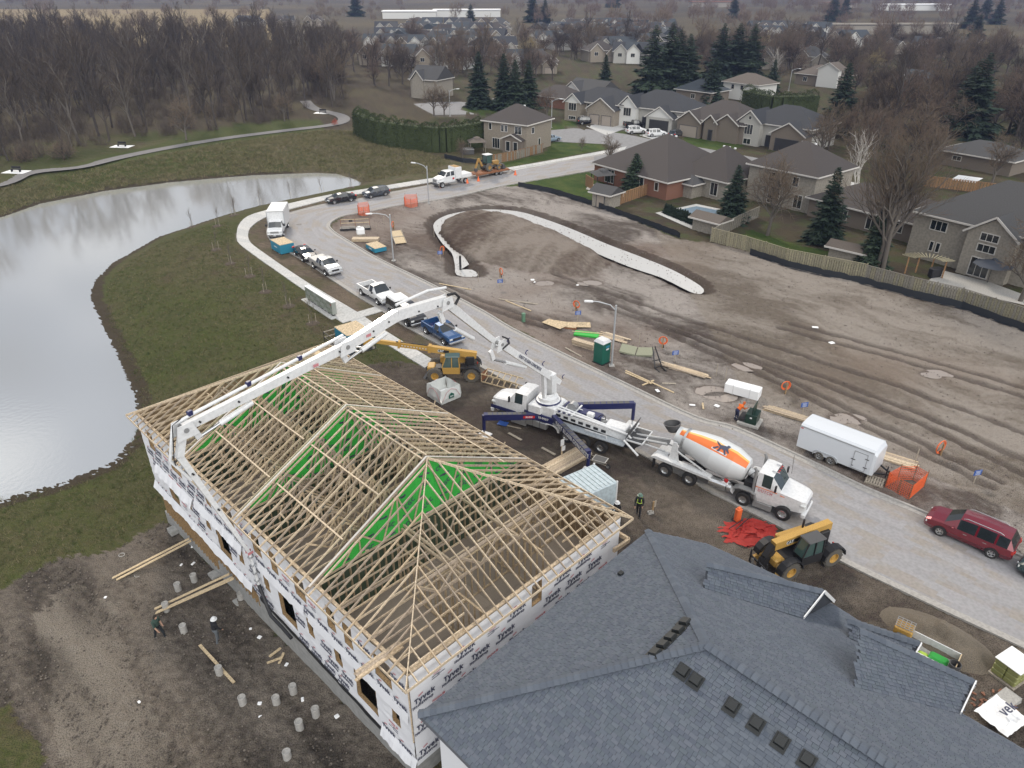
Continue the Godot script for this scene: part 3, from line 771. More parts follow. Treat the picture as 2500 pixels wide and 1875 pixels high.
func wrap_print(parent: Node3D, a0: float, a1: float, y0: float, y1: float, holes: Array, base: Basis, f: Callable, bs := 1.0, dx := 1.62) -> void:
	var big := text_mesh("Tyvek", 0.40)
	var sm := text_mesh("HomeWrap", 0.21)
	var hm := text_mesh("Home", 0.19)
	var dark := SurfaceTool.new(); dark.begin(Mesh.PRIMITIVE_TRIANGLES)
	var red := SurfaceTool.new(); red.begin(Mesh.PRIMITIVE_TRIANGLES)
	var row := 0
	var y := y0 + 0.45
	var bar := BoxMesh.new(); bar.size = Vector3(0.42, 0.025, 0.01)
	var sq := BoxMesh.new(); sq.size = Vector3(0.13, 0.13, 0.01)
	while y < y1 - 0.1:
		var x := a0 + 0.7 + (0.75 if row % 2 == 1 else 0.0)
		while x < a1 - 0.5:
			var ok := true
			for h in holes:
				if x > h[0] - 0.55 and x < h[1] + 0.55 and y > h[2] - 0.3 and y < h[3] + 0.3: ok = false
			if ok:
				var sk := Basis(base.x, base.y, base.z)
				if row % 2 == 0 or int(x * 3.0) % 2 == 0:
					dark.append_from(big, 0, Transform3D(sk, f.call(x, y, 0.07)))
					dark.append_from(sm, 0, Transform3D(sk, f.call(x - 0.12 * bs, y - 0.3, 0.07)))
					red.append_from(bar, 0, Transform3D(sk.rotated(base.z, 0.25).scaled_local(Vector3(0.6, 2.2, 1)), f.call(x - 0.2 * bs, y + 0.27, 0.07)))
				else:
					red.append_from(sq, 0, Transform3D(sk, f.call(x + 0.25 * bs, y + 0.12, 0.07)))
					red.append_from(hm, 0, Transform3D(sk, f.call(x - 0.12 * bs, y + 0.12, 0.07)))
					red.append_from(bar, 0, Transform3D(sk, f.call(x, y - 0.02, 0.07)))
					for q in 3: dark.append_from(bar, 0, Transform3D(sk, f.call(x + (0.2 if q == 1 else -0.1), y - 0.12 - q * 0.07, 0.07)))
			x += dx
		y += 0.86 if dx > 1.4 else 0.74
		row += 1
	part("printed_lettering", dark.commit(), M("ink", Color(0.055, 0.06, 0.1), {"r": 0.7}), parent)
	part("printed_emblem", red.commit(), M("redink", Color(0.50, 0.2, 0.22), {"r": 0.7}), parent)
func build_house() -> void:
	var h := thing("framed_townhouse", "long unroofed wooden townhouse frame with green fire walls and white printed wrap", "house", BO, PI / 4)
	var fw := [7.55, 14.65, 21.85]
	var vv := 7.62
	while vv < 22.0:
		truss(h, vv)
		vv += 0.605
	var gm := [M("green0", Color(0.035, 0.43, 0.055), {"r": 0.7, "t": "fine", "s": 0.8, "w": true}), M("green1", Color(0.04, 0.46, 0.06), {"r": 0.7, "t": "fine", "s": 0.7, "w": true})]
	var cgc := text_mesh("CGC", 0.36)
	for fv in fw:
		truss(h, fv - 0.05)
		var g := group_node("fire_wall", h)
		var ink := SurfaceTool.new(); ink.begin(Mesh.PRIMITIVE_TRIANGLES)
		var u := 0.55
		var k := 0
		while u < 14.3:
			var u1 := minf(u + 1.22, 14.4)
			var poly := [Vector2(u + 0.006, HE + 0.15), Vector2(u1 - 0.006, HE + 0.15), Vector2(u1 - 0.006, roof_y(u1) + 0.02)]
			if u < RU and u1 > RU: poly.append(Vector2(RU, RY + 0.02))
			poly.append(Vector2(u + 0.006, roof_y(u) + 0.02))
			var b := MB.new()
			b.prism(poly, -fv - 0.02, -fv)
			part("green_board", b, gm[k % 2], g)
			var top := roof_y((u + u1) * 0.5)
			var y := HE + 0.42
			var m := k
			while y < top - 0.3:
				if m % 2 == 0:
					ink.append_from(cgc, 0, Transform3D(Basis(Vector3(0, 0, 1), -0.3 if rng.randf() < 0.5 else 0.5), L3((u + u1) * 0.5 + rng.randf_range(-0.2, 0.2), y, fv - 0.021)))
				else:
					for q in 2:
						var bx := BoxMesh.new(); bx.size = Vector3(rng.randf_range(0.12, 0.4), 0.1, 0.01)
						ink.append_from(bx, 0, Transform3D(Basis(Vector3(0, 0, 1), rng.randf_range(-0.5, 0.5)), L3((u + u1) * 0.5 + rng.randf_range(-0.3, 0.3), y, fv - 0.022)))
				y += 0.62
				m += 1
			u = u1
			k += 1
		part("board_print", ink.commit(), M("ink"), g)
		var cap := MB.new()
		cap.beam(L3(0.2, roof_y(0.2) + 0.05, fv - 0.0), L3(RU, RY + 0.06, fv), 0.1, 0.025)
		cap.beam(L3(14.76, roof_y(14.76) + 0.05, fv), L3(RU, RY + 0.06, fv), 0.1, 0.025)
		part("cap_strip", cap, M("capwhite", Color(0.55, 0.52, 0.48), {"r": 0.8}), g)
	for e in 2:
		var vz := func(d: float) -> float: return d if e == 0 else 29.5 - d
		var hp := group_node("hip_end", h)
		for s in 2:
			var b := MB.new()
			b.beam(L3(0 if s == 0 else 14.96, HE - 0.02, vz.call(0.0)), L3(RU, RY - 0.02, vz.call(7.48)), 0.045, 0.14)
			part("hip_rafter", b, lumber(2), hp)
		var u := 0.6
		while u < 14.5:
			var d := minf(u, 14.96 - u)
			var b := MB.new()
			b.beam(L3(u, HE - 0.04, vz.call(-0.02)), L3(u, HE + SLP * d - 0.045, vz.call(d)), 0.048, 0.1)
			part("jack_rafter", b, lumber(), hp)
			if int(u * 10) % 3 != 0:
				b = MB.new()
				b.beam(L3(u, HE + 0.12, vz.call(0.5)), L3(u, HE + 0.2, vz.call(minf(d, 3.0))), 0.048, 0.1)
				b.beam(L3(u, HE + 0.2, vz.call(minf(d * 0.5, 2.2))), L3(u, HE + SLP * d * 0.72, vz.call(d * 0.75)), 0.036, 0.08)
				part("ceiling_tie", b, lumber(), hp)
			u += 0.605
		var d2 := 0.6
		while d2 < 7.4:
			for s in 2:
				var b := MB.new()
				var ue := -0.02 if s == 0 else 14.98
				var ut := d2 if s == 0 else 14.96 - d2
				b.beam(L3(ue, HE - 0.04, vz.call(d2)), L3(ut, HE + SLP * d2 - 0.045, vz.call(d2)), 0.048, 0.1)
				part("side_jack", b, lumber(), hp)
				b = MB.new()
				b.beam(L3(0.55 if s == 0 else 14.4, HE + 0.22, vz.call(d2)), L3(minf(d2 + 3.0, 7.2) if s == 0 else 14.96 - minf(d2 + 3.0, 7.2), HE + 0.22, vz.call(d2)), 0.048, 0.1)
				part("side_tie", b, lumber(), hp)
			d2 += 0.605
		for gd in [2.95, 3.0, 5.3]:
			var gt := group_node("girder_truss", hp)
			var v: float = vz.call(gd)
			var b := MB.new()
			b.beam(L3(gd, HE + SLP * gd - 0.1, v), L3(14.96 - gd, HE + SLP * gd - 0.1, v), 0.038, 0.12)
			part("top_chord", b, lumber(3), gt)
			b = MB.new()
			b.beam(L3(0.5, HE + 0.2, v), L3(14.46, HE + 0.2, v), 0.038, 0.12)
			part("bottom_chord", b, lumber(3), gt)
			b = MB.new()
			var q: float = gd
			var up := true
			while q < 14.9 - gd:
				var qn: float = q + 1.3
				b.beam(L3(q, HE + (SLP * gd - 0.1 if up else 0.2), v), L3(minf(qn, 14.96 - gd), HE + (0.2 if up else SLP * gd - 0.1), v), 0.036, 0.085)
				q = qn
				up = not up
			part("web", b, lumber(), gt)
	var fas := [[L3(-0.04, HE - 0.06, -0.03), L3(-0.04, HE - 0.06, 29.53)], [L3(-0.06, HE - 0.06, -0.045), L3(15.0, HE - 0.06, -0.045)], [L3(15.0, HE - 0.06, 0.0), L3(15.0, HE - 0.06, 29.5)], [L3(-0.02, HE - 0.06, 29.545), L3(14.98, HE - 0.06, 29.545)]]
	for q in fas:
		var b := MB.new()
		b.beam(q[0], q[1], 0.04, 0.14)
		part("fascia_board", b, lumber(2), h)
	for q in [[2.5, 8.0, 14.2], [2.5, 15.0, 21.4], [4.9, 8.2, 14.4], [4.9, 15.2, 21.6], [9.4, 8.0, 14.0], [9.4, 14.9, 21.3], [12.4, 7.0, 14.4], [12.4, 15.0, 21.0], [7.3, 7.7, 14.3], [7.3, 15.0, 21.7], [7.66, 7.8, 14.5], [7.66, 14.8, 21.8]]:
		var b := MB.new()
		b.beam(L3(q[0], roof_y(q[0]) + 0.03, q[1]), L3(q[0], roof_y(q[0]) + 0.03, q[2]), 0.085, 0.025)
		part("strap_board", b, lumber(2), h)
	for q in [[5.6, 0.34], [9.4, 0.34], [5.75, 0.5]]:
		var b := MB.new()
		b.beam(L3(q[0], HE + q[1], 3.0), L3(q[0], HE + q[1], 28.0), 0.09, 0.14)
		part("bracing_beam", b, lumber(1), h)
	var top := MB.new()
	for q in [[L3(0.52, HE + 0.1, 0.45), L3(0.52, HE + 0.1, 29.05)], [L3(0.45, HE + 0.1, 0.52), L3(14.5, HE + 0.1, 0.52)], [L3(14.44, HE + 0.1, 0.6), L3(14.44, HE + 0.1, 28.9)], [L3(0.6, HE + 0.1, 28.98), L3(14.4, HE + 0.1, 28.98)]]:
		var b := MB.new()
		b.beam(q[0], q[1], 0.15, 0.09)
		part("top_plate", b, lumber(0), h)
	var holes := [[1.36, 1.96, 2.0, 3.05], [3.16, 4.86, 1.06, 3.0], [5.94, 6.55, 2.0, 3.05], [8.45, 9.02, 1.95, 3.1], [10.3, 11.9, 1.1, 3.1], [12.9, 13.46, 1.95, 3.1], [15.8, 16.4, 1.95, 3.0], [17.6, 19.2, 1.0, 3.0], [20.0, 20.6, 1.95, 2.9], [22.6, 23.2, 1.95, 2.9], [24.8, 26.2, 1.0, 2.7], [27.3, 27.95, 1.9, 2.7],
		[1.7, 2.9, 4.3, 5.7], [4.6, 5.3, 4.3, 5.7], [6.0, 6.7, 4.3, 5.7], [8.6, 9.6, 4.3, 5.7], [11.3, 12.0, 4.3, 5.7], [13.0, 13.9, 4.3, 5.7], [16.0, 17.2, 4.3, 5.7], [18.9, 19.6, 4.3, 5.7], [22.9, 24.4, 4.3, 5.7], [26.9, 27.8, 4.3, 5.7]]
	var fb := func(a: float, y: float, o: float) -> Vector3: return L3(0.45 - o, y, a)
	var y0b := func(a: float) -> float: return 0.42 if a < 14.9 else 0.62 + 0.12 * sin(a * 2.1)
	var tyv := M("wrap", Color(0.74, 0.75, 0.78), {"r": 0.65, "sp": 0.3})
	var bw := part("house_wrap", wrap_sheet(0.45, 29.05, y0b, HE + 0.05, holes, fb, 3.0, 0.03), tyv, h)
	wrap_print(bw, 0.45, 29.0, 0.5, HE - 0.2, holes, Basis(Vector3(0, 0, 1), Vector3(0, 1, 0), Vector3(-1, 0, 0)).scaled_local(Vector3(.85, .85, 1)), fb, -1.0, 1.22)
	var holes2 := [[7.75, 8.45, 4.7, 6.1]]
	var fr := func(a: float, y: float, o: float) -> Vector3: return L3(a, y, 0.45 - o)
	var rw := part("house_wrap", wrap_sheet(0.45, 14.5, func(_a): return 0.3, HE + 0.05, holes2, fr, 50.0, 0.012), tyv, h)
	wrap_print(rw, 0.45, 14.5, 0.6, HE + 0.1, holes2, Basis.IDENTITY, fr, 1.0)
	for q in holes:
		var b := MB.new()
		var w: float = q[1] - q[0]
		var am: float = (q[0] + q[1]) * 0.5
		for s in [-1, 1]: b.box(L3(0.52, (q[2] + q[3]) * 0.5, am + s * (w * 0.5 - 0.02)), Vector3(0.17, q[3] - q[2], 0.045))
		b.box(L3(0.52, q[2] + 0.02, am), Vector3(0.18, 0.045, w))
		b.box(L3(0.52, q[3] - 0.02, am), Vector3(0.17, 0.045, w - 0.09))
		part("window_opening", b, M("studwood", Color(0.36, 0.24, 0.12), {"r": 0.8, "t": "wood", "s": 1.2, "w": true}), h)
	var bfr := MB.new()
	bfr.box(L3(8.1, 4.72, 0.52), Vector3(0.7, 0.045, 0.18)); bfr.box(L3(7.77, 5.4, 0.52), Vector3(0.045, 1.4, 0.16)); bfr.box(L3(8.43, 5.4, 0.52), Vector3(0.045, 1.4, 0.16))
	part("window_opening", bfr, M("studwood"), h)
	var osb := M("osb", Color(0.33, 0.24, 0.14), {"r": 0.85, "t": "fine", "s": 2.0, "w": true})
	var inner := func(a: float, y: float, _o: float) -> Vector3: return L3(0.46, y, a)
	part("sheathing", wrap_sheet(0.5, 29.0, func(_a): return 0.45, HE, holes, inner, 1.0, 0.0), osb, h)
	var inner2 := func(a: float, y: float, _o: float) -> Vector3: return L3(a, y, 0.46)
	part("sheathing", wrap_sheet(0.5, 14.4, func(_a): return 0.4, HE, holes2, inner2, 1.0, 0.0), osb, h)
	var fw2 := MB.new()
	fw2.box(L3(14.5, 3.2, 14.75), Vector3(0.03, 6.1, 28.5))
	part("sheathing", fw2, osb, h)
	fw2 = MB.new()
	fw2.box(L3(7.45, 3.2, 29.04), Vector3(14.0, 6.1, 0.03))
	part("sheathing", fw2, osb, h)
	var fc := M("foundation", Color(0.30, 0.30, 0.29), {"r": 0.9, "t": "conc", "s": 0.25, "w": true, "n": "nfine", "nd": 0.3})
	for q in [[0.45, 14.9, 0.40], [14.9, 20.4, -0.72], [20.4, 29.05, -1.75]]:
		var b := MB.new()
		b.box(L3(0.58, (q[2] - 4.2) * 0.5, (q[0] + q[1]) * 0.5), Vector3(0.3, q[2] + 4.2, q[1] - q[0] - 0.01))
		part("foundation_wall", b, fc, h)
	for q in [[0.75, 14.5, 0.38, 0.58]]:
		var b := MB.new()
		b.box(L3(7.6, -1.6, 0.6), Vector3(13.7, 4.0, 0.28))
		part("foundation_wall", b, fc, h)
	for v in [27.4, 21.0, 17.6, 14.2]:
		var b := MB.new()
		b.cbox(L3(0.18, -2.0 - 0.03 * (v - 14), v), Vector3(0.55, 0.4, 0.7), 0.04)
		part("footing", b, fc, h)
	var memb := MB.new()
	for i in 22:
		var v0 := 0.5 + i * 0.64
		memb.quad(L3(0.38 + nf.get_noise_1d(i * 9.0) * 0.05, 0.2, v0 + 0.64), L3(0.38 + nf.get_noise_1d(i * 9.0 - 9.0) * 0.05, 0.2, v0), L3(0.40, 0.5, v0), L3(0.40, 0.5, v0 + 0.64))
	part("sill_membrane", memb, M("black", Color(0.02, 0.02, 0.024), {"r": 0.55}), h)
	var a := 15.1
	while a < 29.0:
		var lo := -0.7 if a < 20.4 else -1.73
		var b := MB.new()
		b.box(L3(0.52, (lo + 0.45) * 0.5, a), Vector3(0.14, 0.45 - lo, 0.045))
		part("basement_stud", b, M("studwood"), h)
		a += 0.41
	var dk := MB.new()
	dk.box(L3(0.75, -0.6, 22.0), Vector3(0.02, 2.2, 13.9))
	part("basement_panel", dk, osb, h)
	for uu in 6:
		for vn in 12:
			var b := MB.new()
			b.box(L3(0.6 + uu * 2.31 + 1.15, 3.25, 0.6 + vn * 2.36 + 1.18), Vector3(2.3, 0.02, 2.35))
			part("floor_sheet", b, M("deck%d" % ((uu * 7 + vn * 3) % 3), Color(0.30, 0.25, 0.20) * (0.85 + 0.12 * ((uu * 7 + vn * 3) % 3)), {"r": 0.9, "t": "fine", "s": 1.0, "w": true}), h)
	var stud := BoxMesh.new()
	stud.size = Vector3(0.045, 2.85, 0.14)
	var stud2 := BoxMesh.new()
	stud2.size = Vector3(0.14, 2.85, 0.045)
	var sm := M("innerstud", Color(0.50, 0.385, 0.25), {"r": 0.8, "t": "wood", "s": 1.0, "w": true})
	for fv in fw:
		var b := MB.new()
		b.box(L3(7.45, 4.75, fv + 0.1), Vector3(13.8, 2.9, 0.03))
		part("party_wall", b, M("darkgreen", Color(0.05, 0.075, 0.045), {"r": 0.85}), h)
		var u := 0.8
		while u < 14.3:
			part("stud", stud, sm, h, Transform3D(Basis.IDENTITY, L3(u, 4.7, fv + 0.02)))
			u += 0.41
	a = 0.8
	while a < 28.9:
		part("stud", stud2, sm, h, Transform3D(Basis.IDENTITY, L3(14.4, 4.7, a)))
		a += 0.41
	var pf := MB.new()
	for k in 4:
		var v0: float = [0.6, 7.7, 14.8, 22.0][k]
		for q in [[5.0, v0, 5.0, v0 + 6.6], [9.8, v0 + 1.0, 9.8, v0 + 6.0], [5.0, v0 + 3.4, 14.3, v0 + 3.4], [9.8, v0 + 5.2, 14.3, v0 + 5.2]]:
			var p := Vector2(q[0], q[1]); var r := Vector2(q[2], q[3])
			var l := p.distance_to(r)
			var n := int(l / 0.41)
			for i in n + 1:
				var m := p.lerp(r, float(i) / n)
				pf.box(L3(m.x, 4.7, m.y), Vector3(0.06, 2.8, 0.06))
			for y in [3.3, 6.14]: pf.beam(L3(p.x, y, p.y), L3(r.x, y, r.y), 0.1, 0.05)
	part("partition_framing", pf, sm, h)
	var cp := MB.new()
	cp.beam(L3(0.36, 2.2, 0.36), L3(0.30, HE, 0.30), 0.12, 0.05, Vector3(1, 0, 1))
	part("corner_board", cp, lumber(0), h)
	for q in [[27.5, 22.0, 2.75, 0.26], [21.5, 15.5, 3.2, 0.2], [14.5, 9.0, 3.35, 0.07], [8.6, 0.6, 3.3, 0.05]]:
		var lb := MB.new()
		var n := 40
		var pr := []
		for i in n + 1:
			var aa: float = lerpf(q[0], q[1], float(i) / n)
			var w1 := 0.5 + 0.5 * nz.get_noise_1d(aa * 22.0)
			var out2: float = 0.06 + q[3] * (0.25 + w1)
			pr.append([L3(0.40, q[2] + 0.5, aa), L3(0.40 - out2 * 0.55, q[2] + 0.2, aa), L3(0.40 - out2, q[2] - 0.12 + 0.16 * nf.get_noise_1d(aa * 9.0), aa)])
		for i in n:
			for k in 2: lb.quad(pr[i][k], pr[i][k + 1], pr[i + 1][k + 1], pr[i + 1][k])
		part("loose_wrap_flap", lb, tyv, h)
	for q in [[29.0, 15.2, 0.66, 0.14], [2.9, 0.3, 0.5, 0.16]]:
		var lb := MB.new()
		var n := 50
		var pr := []
		for i in n + 1:
			var aa: float = lerpf(q[0], q[1], float(i) / n)
			var w1 := 0.5 + 0.5 * nz.get_noise_1d(aa * 25.0 + 90.0)
			var out2: float = 0.1 + q[3] * w1
			pr.append([L3(0.40, q[2] + 0.4, aa), L3(0.40 - out2 * 0.6, q[2] + 0.1, aa), L3(0.38 - out2, q[2] - 0.22 + 0.2 * nf.get_noise_1d(aa * 7.0), aa)])
		for i in n:
			for k in 2: lb.quad(pr[i][k], pr[i][k + 1], pr[i + 1][k + 1], pr[i + 1][k])
		part("loose_wrap_flap", lb, tyv, h)
	var hi := Transform3D(Basis(Vector3.UP, PI / 4), BO).affine_inverse()
	for q in [[Vector3(5.54, 4.9, -30.14), Vector3(6.24, 4.9, -29.42)], [Vector3(6.24, 4.9, -29.42), Vector3(5.31, 4.9, -28.6)]]:
		var b := MB.new()
		b.beam(hi * q[0], hi * q[1], .14, .24)
		part("porch_beam", b, lumber(0), h)
	build_neighbour()
func shingle_plane(roof: Node3D, org: Vector3, e: Vector3, s: Vector3, poly: PackedVector2Array, single: Callable, cols: Array, out: MB, tabs: Array) -> void:
	var n := e.cross(s).normalized()
	var lo := Vector2(1e9, 1e9); var hi := -lo
	for p in poly:
		lo = lo.min(p); hi = hi.max(p)
	var y := lo.y
	var row := 0
	while y < hi.y:
		var x := lo.x - rng.randf() * 0.4
		while x < hi.x:
			var w := rng.randf_range(0.13, 0.33)
			var m := Vector2(x + w * 0.5, y + 0.07)
			if Geometry2D.is_point_in_polygon(m, poly):
				var ci := rng.randi() % cols.size()
				var th := 0.022 if rng.randf() < 0.5 else 0.012
				var c := org + e * m.x + s * y
				if single.call(c):
					tabs.append([c, e, s, n, w, th, ci])
				else:
					out.col = cols[ci]
					var a := c - e * (w * 0.5 - 0.006) + n * th; var b := c + e * (w * 0.5 - 0.006) + n * th
					var d := b + s * 0.16 - n * (th - 0.004); var f := a + s * 0.16 - n * (th - 0.004)
					out.quad(a, b, d, f)
					out.quad(a - n * th, b - n * th, b, a)
			x += w
		y += 0.145
		row += 1
func build_neighbour() -> void:
	var h := thing("shingled_townhouse", "finished townhouse roof of blue grey shingles beside the wooden frame", "house", BO, PI / 4)
	var AU := 7.2
	var cols := [Color(0.088, 0.105, 0.134), Color(0.108, 0.127, 0.157), Color(0.098, 0.116, 0.145), Color(0.114, 0.133, 0.164), Color(0.092, 0.109, 0.139), Color(0.102, 0.12, 0.15), Color(0.11, 0.13, 0.16), Color(0.098, 0.115, 0.14)]
	var smt := []
	for i in 8: smt.append(M("shingle%d" % i, cols[i], {"r": 0.9, "t": "fine", "s": 3.0, "w": true}))
	var vm := M("shingles", Color(1, 1, 1), {"r": 0.9, "v": true, "t": "fine", "s": 3.0, "w": true})
	var deck := M("felt", Color(0.03, 0.035, 0.045), {"r": 0.95})
	var apex := L3(AU, RY, -8.7)
	var N1 := L3(-0.3, HE, -1.2); var N2 := L3(14.7, HE, -1.2)
	var L := 36.0
	var planes := [
		[N2, N1, [N2, N1, apex]],
		[L3(-0.3, HE, -1.2), L3(-0.3, HE, -L), [N1, L3(-0.3, HE, -L), L3(AU, RY, -L), apex]],
		[L3(19.2, 0, -L), L3(19.2, 0, -1.2), []]]
	var roof := group_node("roof", h)
	var stuff := MB.new()
	var tabs := []
	var near := func(c: Vector3) -> bool:
		return c.x < 6.4 and c.z > 10.6 and c.z < 15.4 and c.x > 2.2
	for k in 2:
		var q: Array = planes[k]
		var e: Vector3 = (q[1] - q[0]).normalized()
		var up: Vector3 = apex - q[0]
		up = (up - e * up.dot(e)).normalized()
		if e.cross(up).y < 0: e = -e
		var poly := PackedVector2Array()
		for p in q[2]: poly.append(Vector2((p - q[0]).dot(e), (p - q[0]).dot(up)))
		shingle_plane(roof, q[0], e, up, poly, near, cols, stuff, tabs)
		var d := MB.new()
		var tr := Geometry2D.triangulate_polygon(poly)
		for i in range(0, tr.size(), 3):
			var pp := []
			for j in 3: pp.append(q[0] + e * poly[tr[i + j]].x + up * poly[tr[i + j]].y)
			if (pp[1] - pp[0]).cross(pp[2] - pp[0]).y < 0: d.tri(pp[0], pp[2], pp[1])
			else: d.tri(pp[0], pp[1], pp[2])
		part("roof_deck", d, deck, roof)
	var fp := [[AU, -8.7], [14.7, -1.2], [16.4, -2.3], [17.6, -3.2], [19.1, -8.6], [18.6, -10.6], [17.8, -12.3], [17.0, -15.8], [14.4, -16.0], [14.4, -L], [AU, -L]]
	var fs := L3(-1, SLP, 0).normalized()
	var fe := L3(0, 0, 1)
	if fe.cross(fs).y < 0: fe = -fe
	var fo := L3(AU, RY, -8.7)
	var fpoly := PackedVector2Array()
	for p in fp:
		var w := L3(p[0], RY - SLP * (p[0] - AU), p[1]) - fo
		fpoly.append(Vector2(w.dot(fe), w.dot(fs)))
	shingle_plane(roof, fo, fe, fs, fpoly, near, cols, stuff, tabs)
	var fd := MB.new()
	var tr2 := Geometry2D.triangulate_polygon(fpoly)
	for i in range(0, tr2.size(), 3):
		var pp := []
		for j in 3: pp.append(fo + fe * fpoly[tr2[i + j]].x + fs * fpoly[tr2[i + j]].y)
		if (pp[1] - pp[0]).cross(pp[2] - pp[0]).y < 0: fd.tri(pp[0], pp[2], pp[1])
		else: fd.tri(pp[0], pp[1], pp[2])
	part("roof_deck", fd, deck, roof)
	for q in [[[11.83, -6.02, 7.67], [14.8, -9.46, 6.16], [16.84, -9.46, 6.3], [12.9, -5.5, 7.15], [19.0, -9.46, 4.1]], [[11.08, -12.85, 8.05], [14.27, -15.94, 6.42], [16.3, -15.9, 6.35], [13.6, -12.0, 6.8], [18.0, -15.9, 4.5]], [[15.6, -11.3, 5.75], [16.4, -13.6, 5.35], [17.6, -13.6, 5.6], [16.3, -10.9, 5.5], [18.6, -13.4, 4.2]]]:
		var w := []
		for p in q: w.append(L3(p[0], p[2], p[1]))
		var pn: Vector3 = (w[1] - w[0]).cross(w[2] - w[0]).normalized()
		w[3].y = w[0].y - ((w[3].x - w[0].x) * pn.x + (w[3].z - w[0].z) * pn.z) / pn.y
		var g := group_node("cross_roof", h)
		var db := MB.new()
		db.quad(w[0], w[1], w[2], w[3]); db.tri(w[3], w[2], w[4]); db.tri(w[1], w[4], w[2])
		part("cross_roof_deck", db, deck, g)
		var so := MB.new()
		var e: Vector3 = (w[1] - w[0]).normalized()
		var nn: Vector3 = (w[2] - w[0]).cross(w[3] - w[1]).normalized()
		if nn.y < 0: nn = -nn
		var up := nn.cross(e).normalized()
		if up.y < 0:
			e = -e
			up = nn.cross(e).normalized()
		var poly := PackedVector2Array()
		for i in 4: poly.append(Vector2((w[i] - w[0]).dot(e), (w[i] - w[0]).dot(up)))
		shingle_plane(g, w[0] + nn * 0.01, e, up, poly, func(_c): return false, cols, so, [])
		var e2: Vector3 = (w[2] - w[3]).normalized()
		var n2: Vector3 = (w[2] - w[3]).cross(w[4] - w[3]).normalized()
		if n2.y < 0: n2 = -n2
		var up2 := n2.cross(e2).normalized()
		if up2.y < 0:
			e2 = -e2
			up2 = n2.cross(e2).normalized()
		poly = PackedVector2Array()
		for i in [3, 2, 4]: poly.append(Vector2((w[i] - w[4]).dot(e2), (w[i] - w[4]).dot(up2)))
		shingle_plane(g, w[4] + n2 * 0.01, e2, up2, poly, func(_c): return false, cols, so, [])
		so.col = cols[3]
		var ob := part("shingles", so, vm, g)
		ob.set_meta("kind", "stuff")
		caps(g, w[3], w[2], smt)
		var fb := MB.new()
		fb.beam(w[1] + Vector3(0, 0.05, 0.06), w[2] + Vector3(0, 0.05, 0.06), 0.05, 0.16)
		fb.beam(w[2] + Vector3(0, 0.05, 0.06), w[4] + Vector3(0, 0.05, 0.06), 0.05, 0.16)
		part("barge_board", fb, M("trimwhite", Color(0.72, 0.73, 0.74), {"r": 0.5}), g)
	var sp := part("shingles", stuff, vm, roof)
	sp.set_meta("kind", "stuff")
	tabs.sort_custom(func(a, b): return (a[0] as Vector3).z > (b[0] as Vector3).z)
	for i in tabs.size():
		var q: Array = tabs[i]
		var tb := MB.new()
		tb.hexa([Vector3(-0.16, 0, 0), Vector3(0.16, 0, 0), Vector3(0.16, 0, -0.16), Vector3(-0.16, 0, -0.16), Vector3(-0.16, 0.018, 0), Vector3(0.16, 0.018, 0), Vector3(0.16, 0.004, -0.16), Vector3(-0.16, 0.004, -0.16)])
		if not mats.has("tabmesh"): mats["tabmesh"] = tb.mesh()
		part("shingle" if i < 290 else "shingle_tab", mats["tabmesh"], smt[q[6]], roof, Transform3D(Basis(q[1] * (q[4] / 0.33), q[3] * (q[5] / 0.018), -q[2]), q[0]))
	caps(roof, apex, N1, smt)
	caps(roof, apex, N2, smt)
	caps(roof, L3(AU, RY, -L), apex, smt)
	var vb := MB.new()
	vb.hexa([Vector3(-0.2, 0, 0.2), Vector3(0.2, 0, 0.2), Vector3(0.2, 0, -0.2), Vector3(-0.2, 0, -0.2), Vector3(-0.16, 0.15, 0.16), Vector3(0.16, 0.15, 0.16), Vector3(0.16, 0.15, -0.16), Vector3(-0.16, 0.15, -0.16)])
	var flange := MB.new()
	flange.box(Vector3(0, 0.012, 0.05), Vector3(0.5, 0.02, 0.56))
	var vmesh := vb.mesh(); var fmesh := flange.mesh()
	var vs := []
	for q in [[6.1, -8.52], [6.09, -9.06], [6.08, -10.49], [6.06, -11.4], [6.04, -12.28], [6.04, -13.17]]: vs.append([L3(q[0], RY - SLP * (AU - q[0]), q[1]), L3(-1, -SLP, 0)])
	for q in [[8.15, -7.3], [7.61, -7.34], [7.11, -7.33], [6.62, -7.33], [6.1, -7.34]]: vs.append([L3(q[0], HE + SLP * (-1.2 - q[1]), q[1]), L3(0, -SLP, 1)])
	for q in vs:
		var down: Vector3 = (q[1] as Vector3).normalized()
		var side := Vector3.UP.cross(down).normalized()
		var nn := down.cross(side)
		var g := group_node("roof_vent", h)
		g.transform = Transform3D(Basis(side, nn, down), q[0] + nn * 0.02)
		part("vent_cap", vmesh, M("ventblack", Color(0.018, 0.02, 0.02), {"r": 0.35}), g)
		part("flange", fmesh, M("ventblack"), g)
	var pipe := MB.new()
	pipe.box(L3(10.62, HE + SLP * 1.3 + 0.08, -2.5), Vector3(0.25, 0.14, 0.2))
	part("roof_vent", pipe, M("ventblack"), h)
	var wl := MB.new()
	wl.box(L3(7.2, 2.6, -1.75 - 17.0), Vector3(14.0, 7.0, 34.0))
	part("wall", wl, M("wrap"), h)
	var fnd := MB.new()
	fnd.box(L3(7.2, -2.4, -1.74 - 17.0), Vector3(14.1, 3.6, 34.04))
	part("foundation_wall", fnd, M("foundation"), h)
	var fasc := MB.new()
	fasc.beam(N1 + Vector3(0, -0.1, 0), N2 + Vector3(0, -0.1, 0), 0.05, 0.18)
	fasc.beam(N1 + Vector3(0, -0.1, 0), L3(-0.3, HE - 0.1, -L), 0.05, 0.18)
	part("fascia_board", fasc, M("fasciagrey", Color(0.12, 0.13, 0.15), {"r": 0.6}), h)
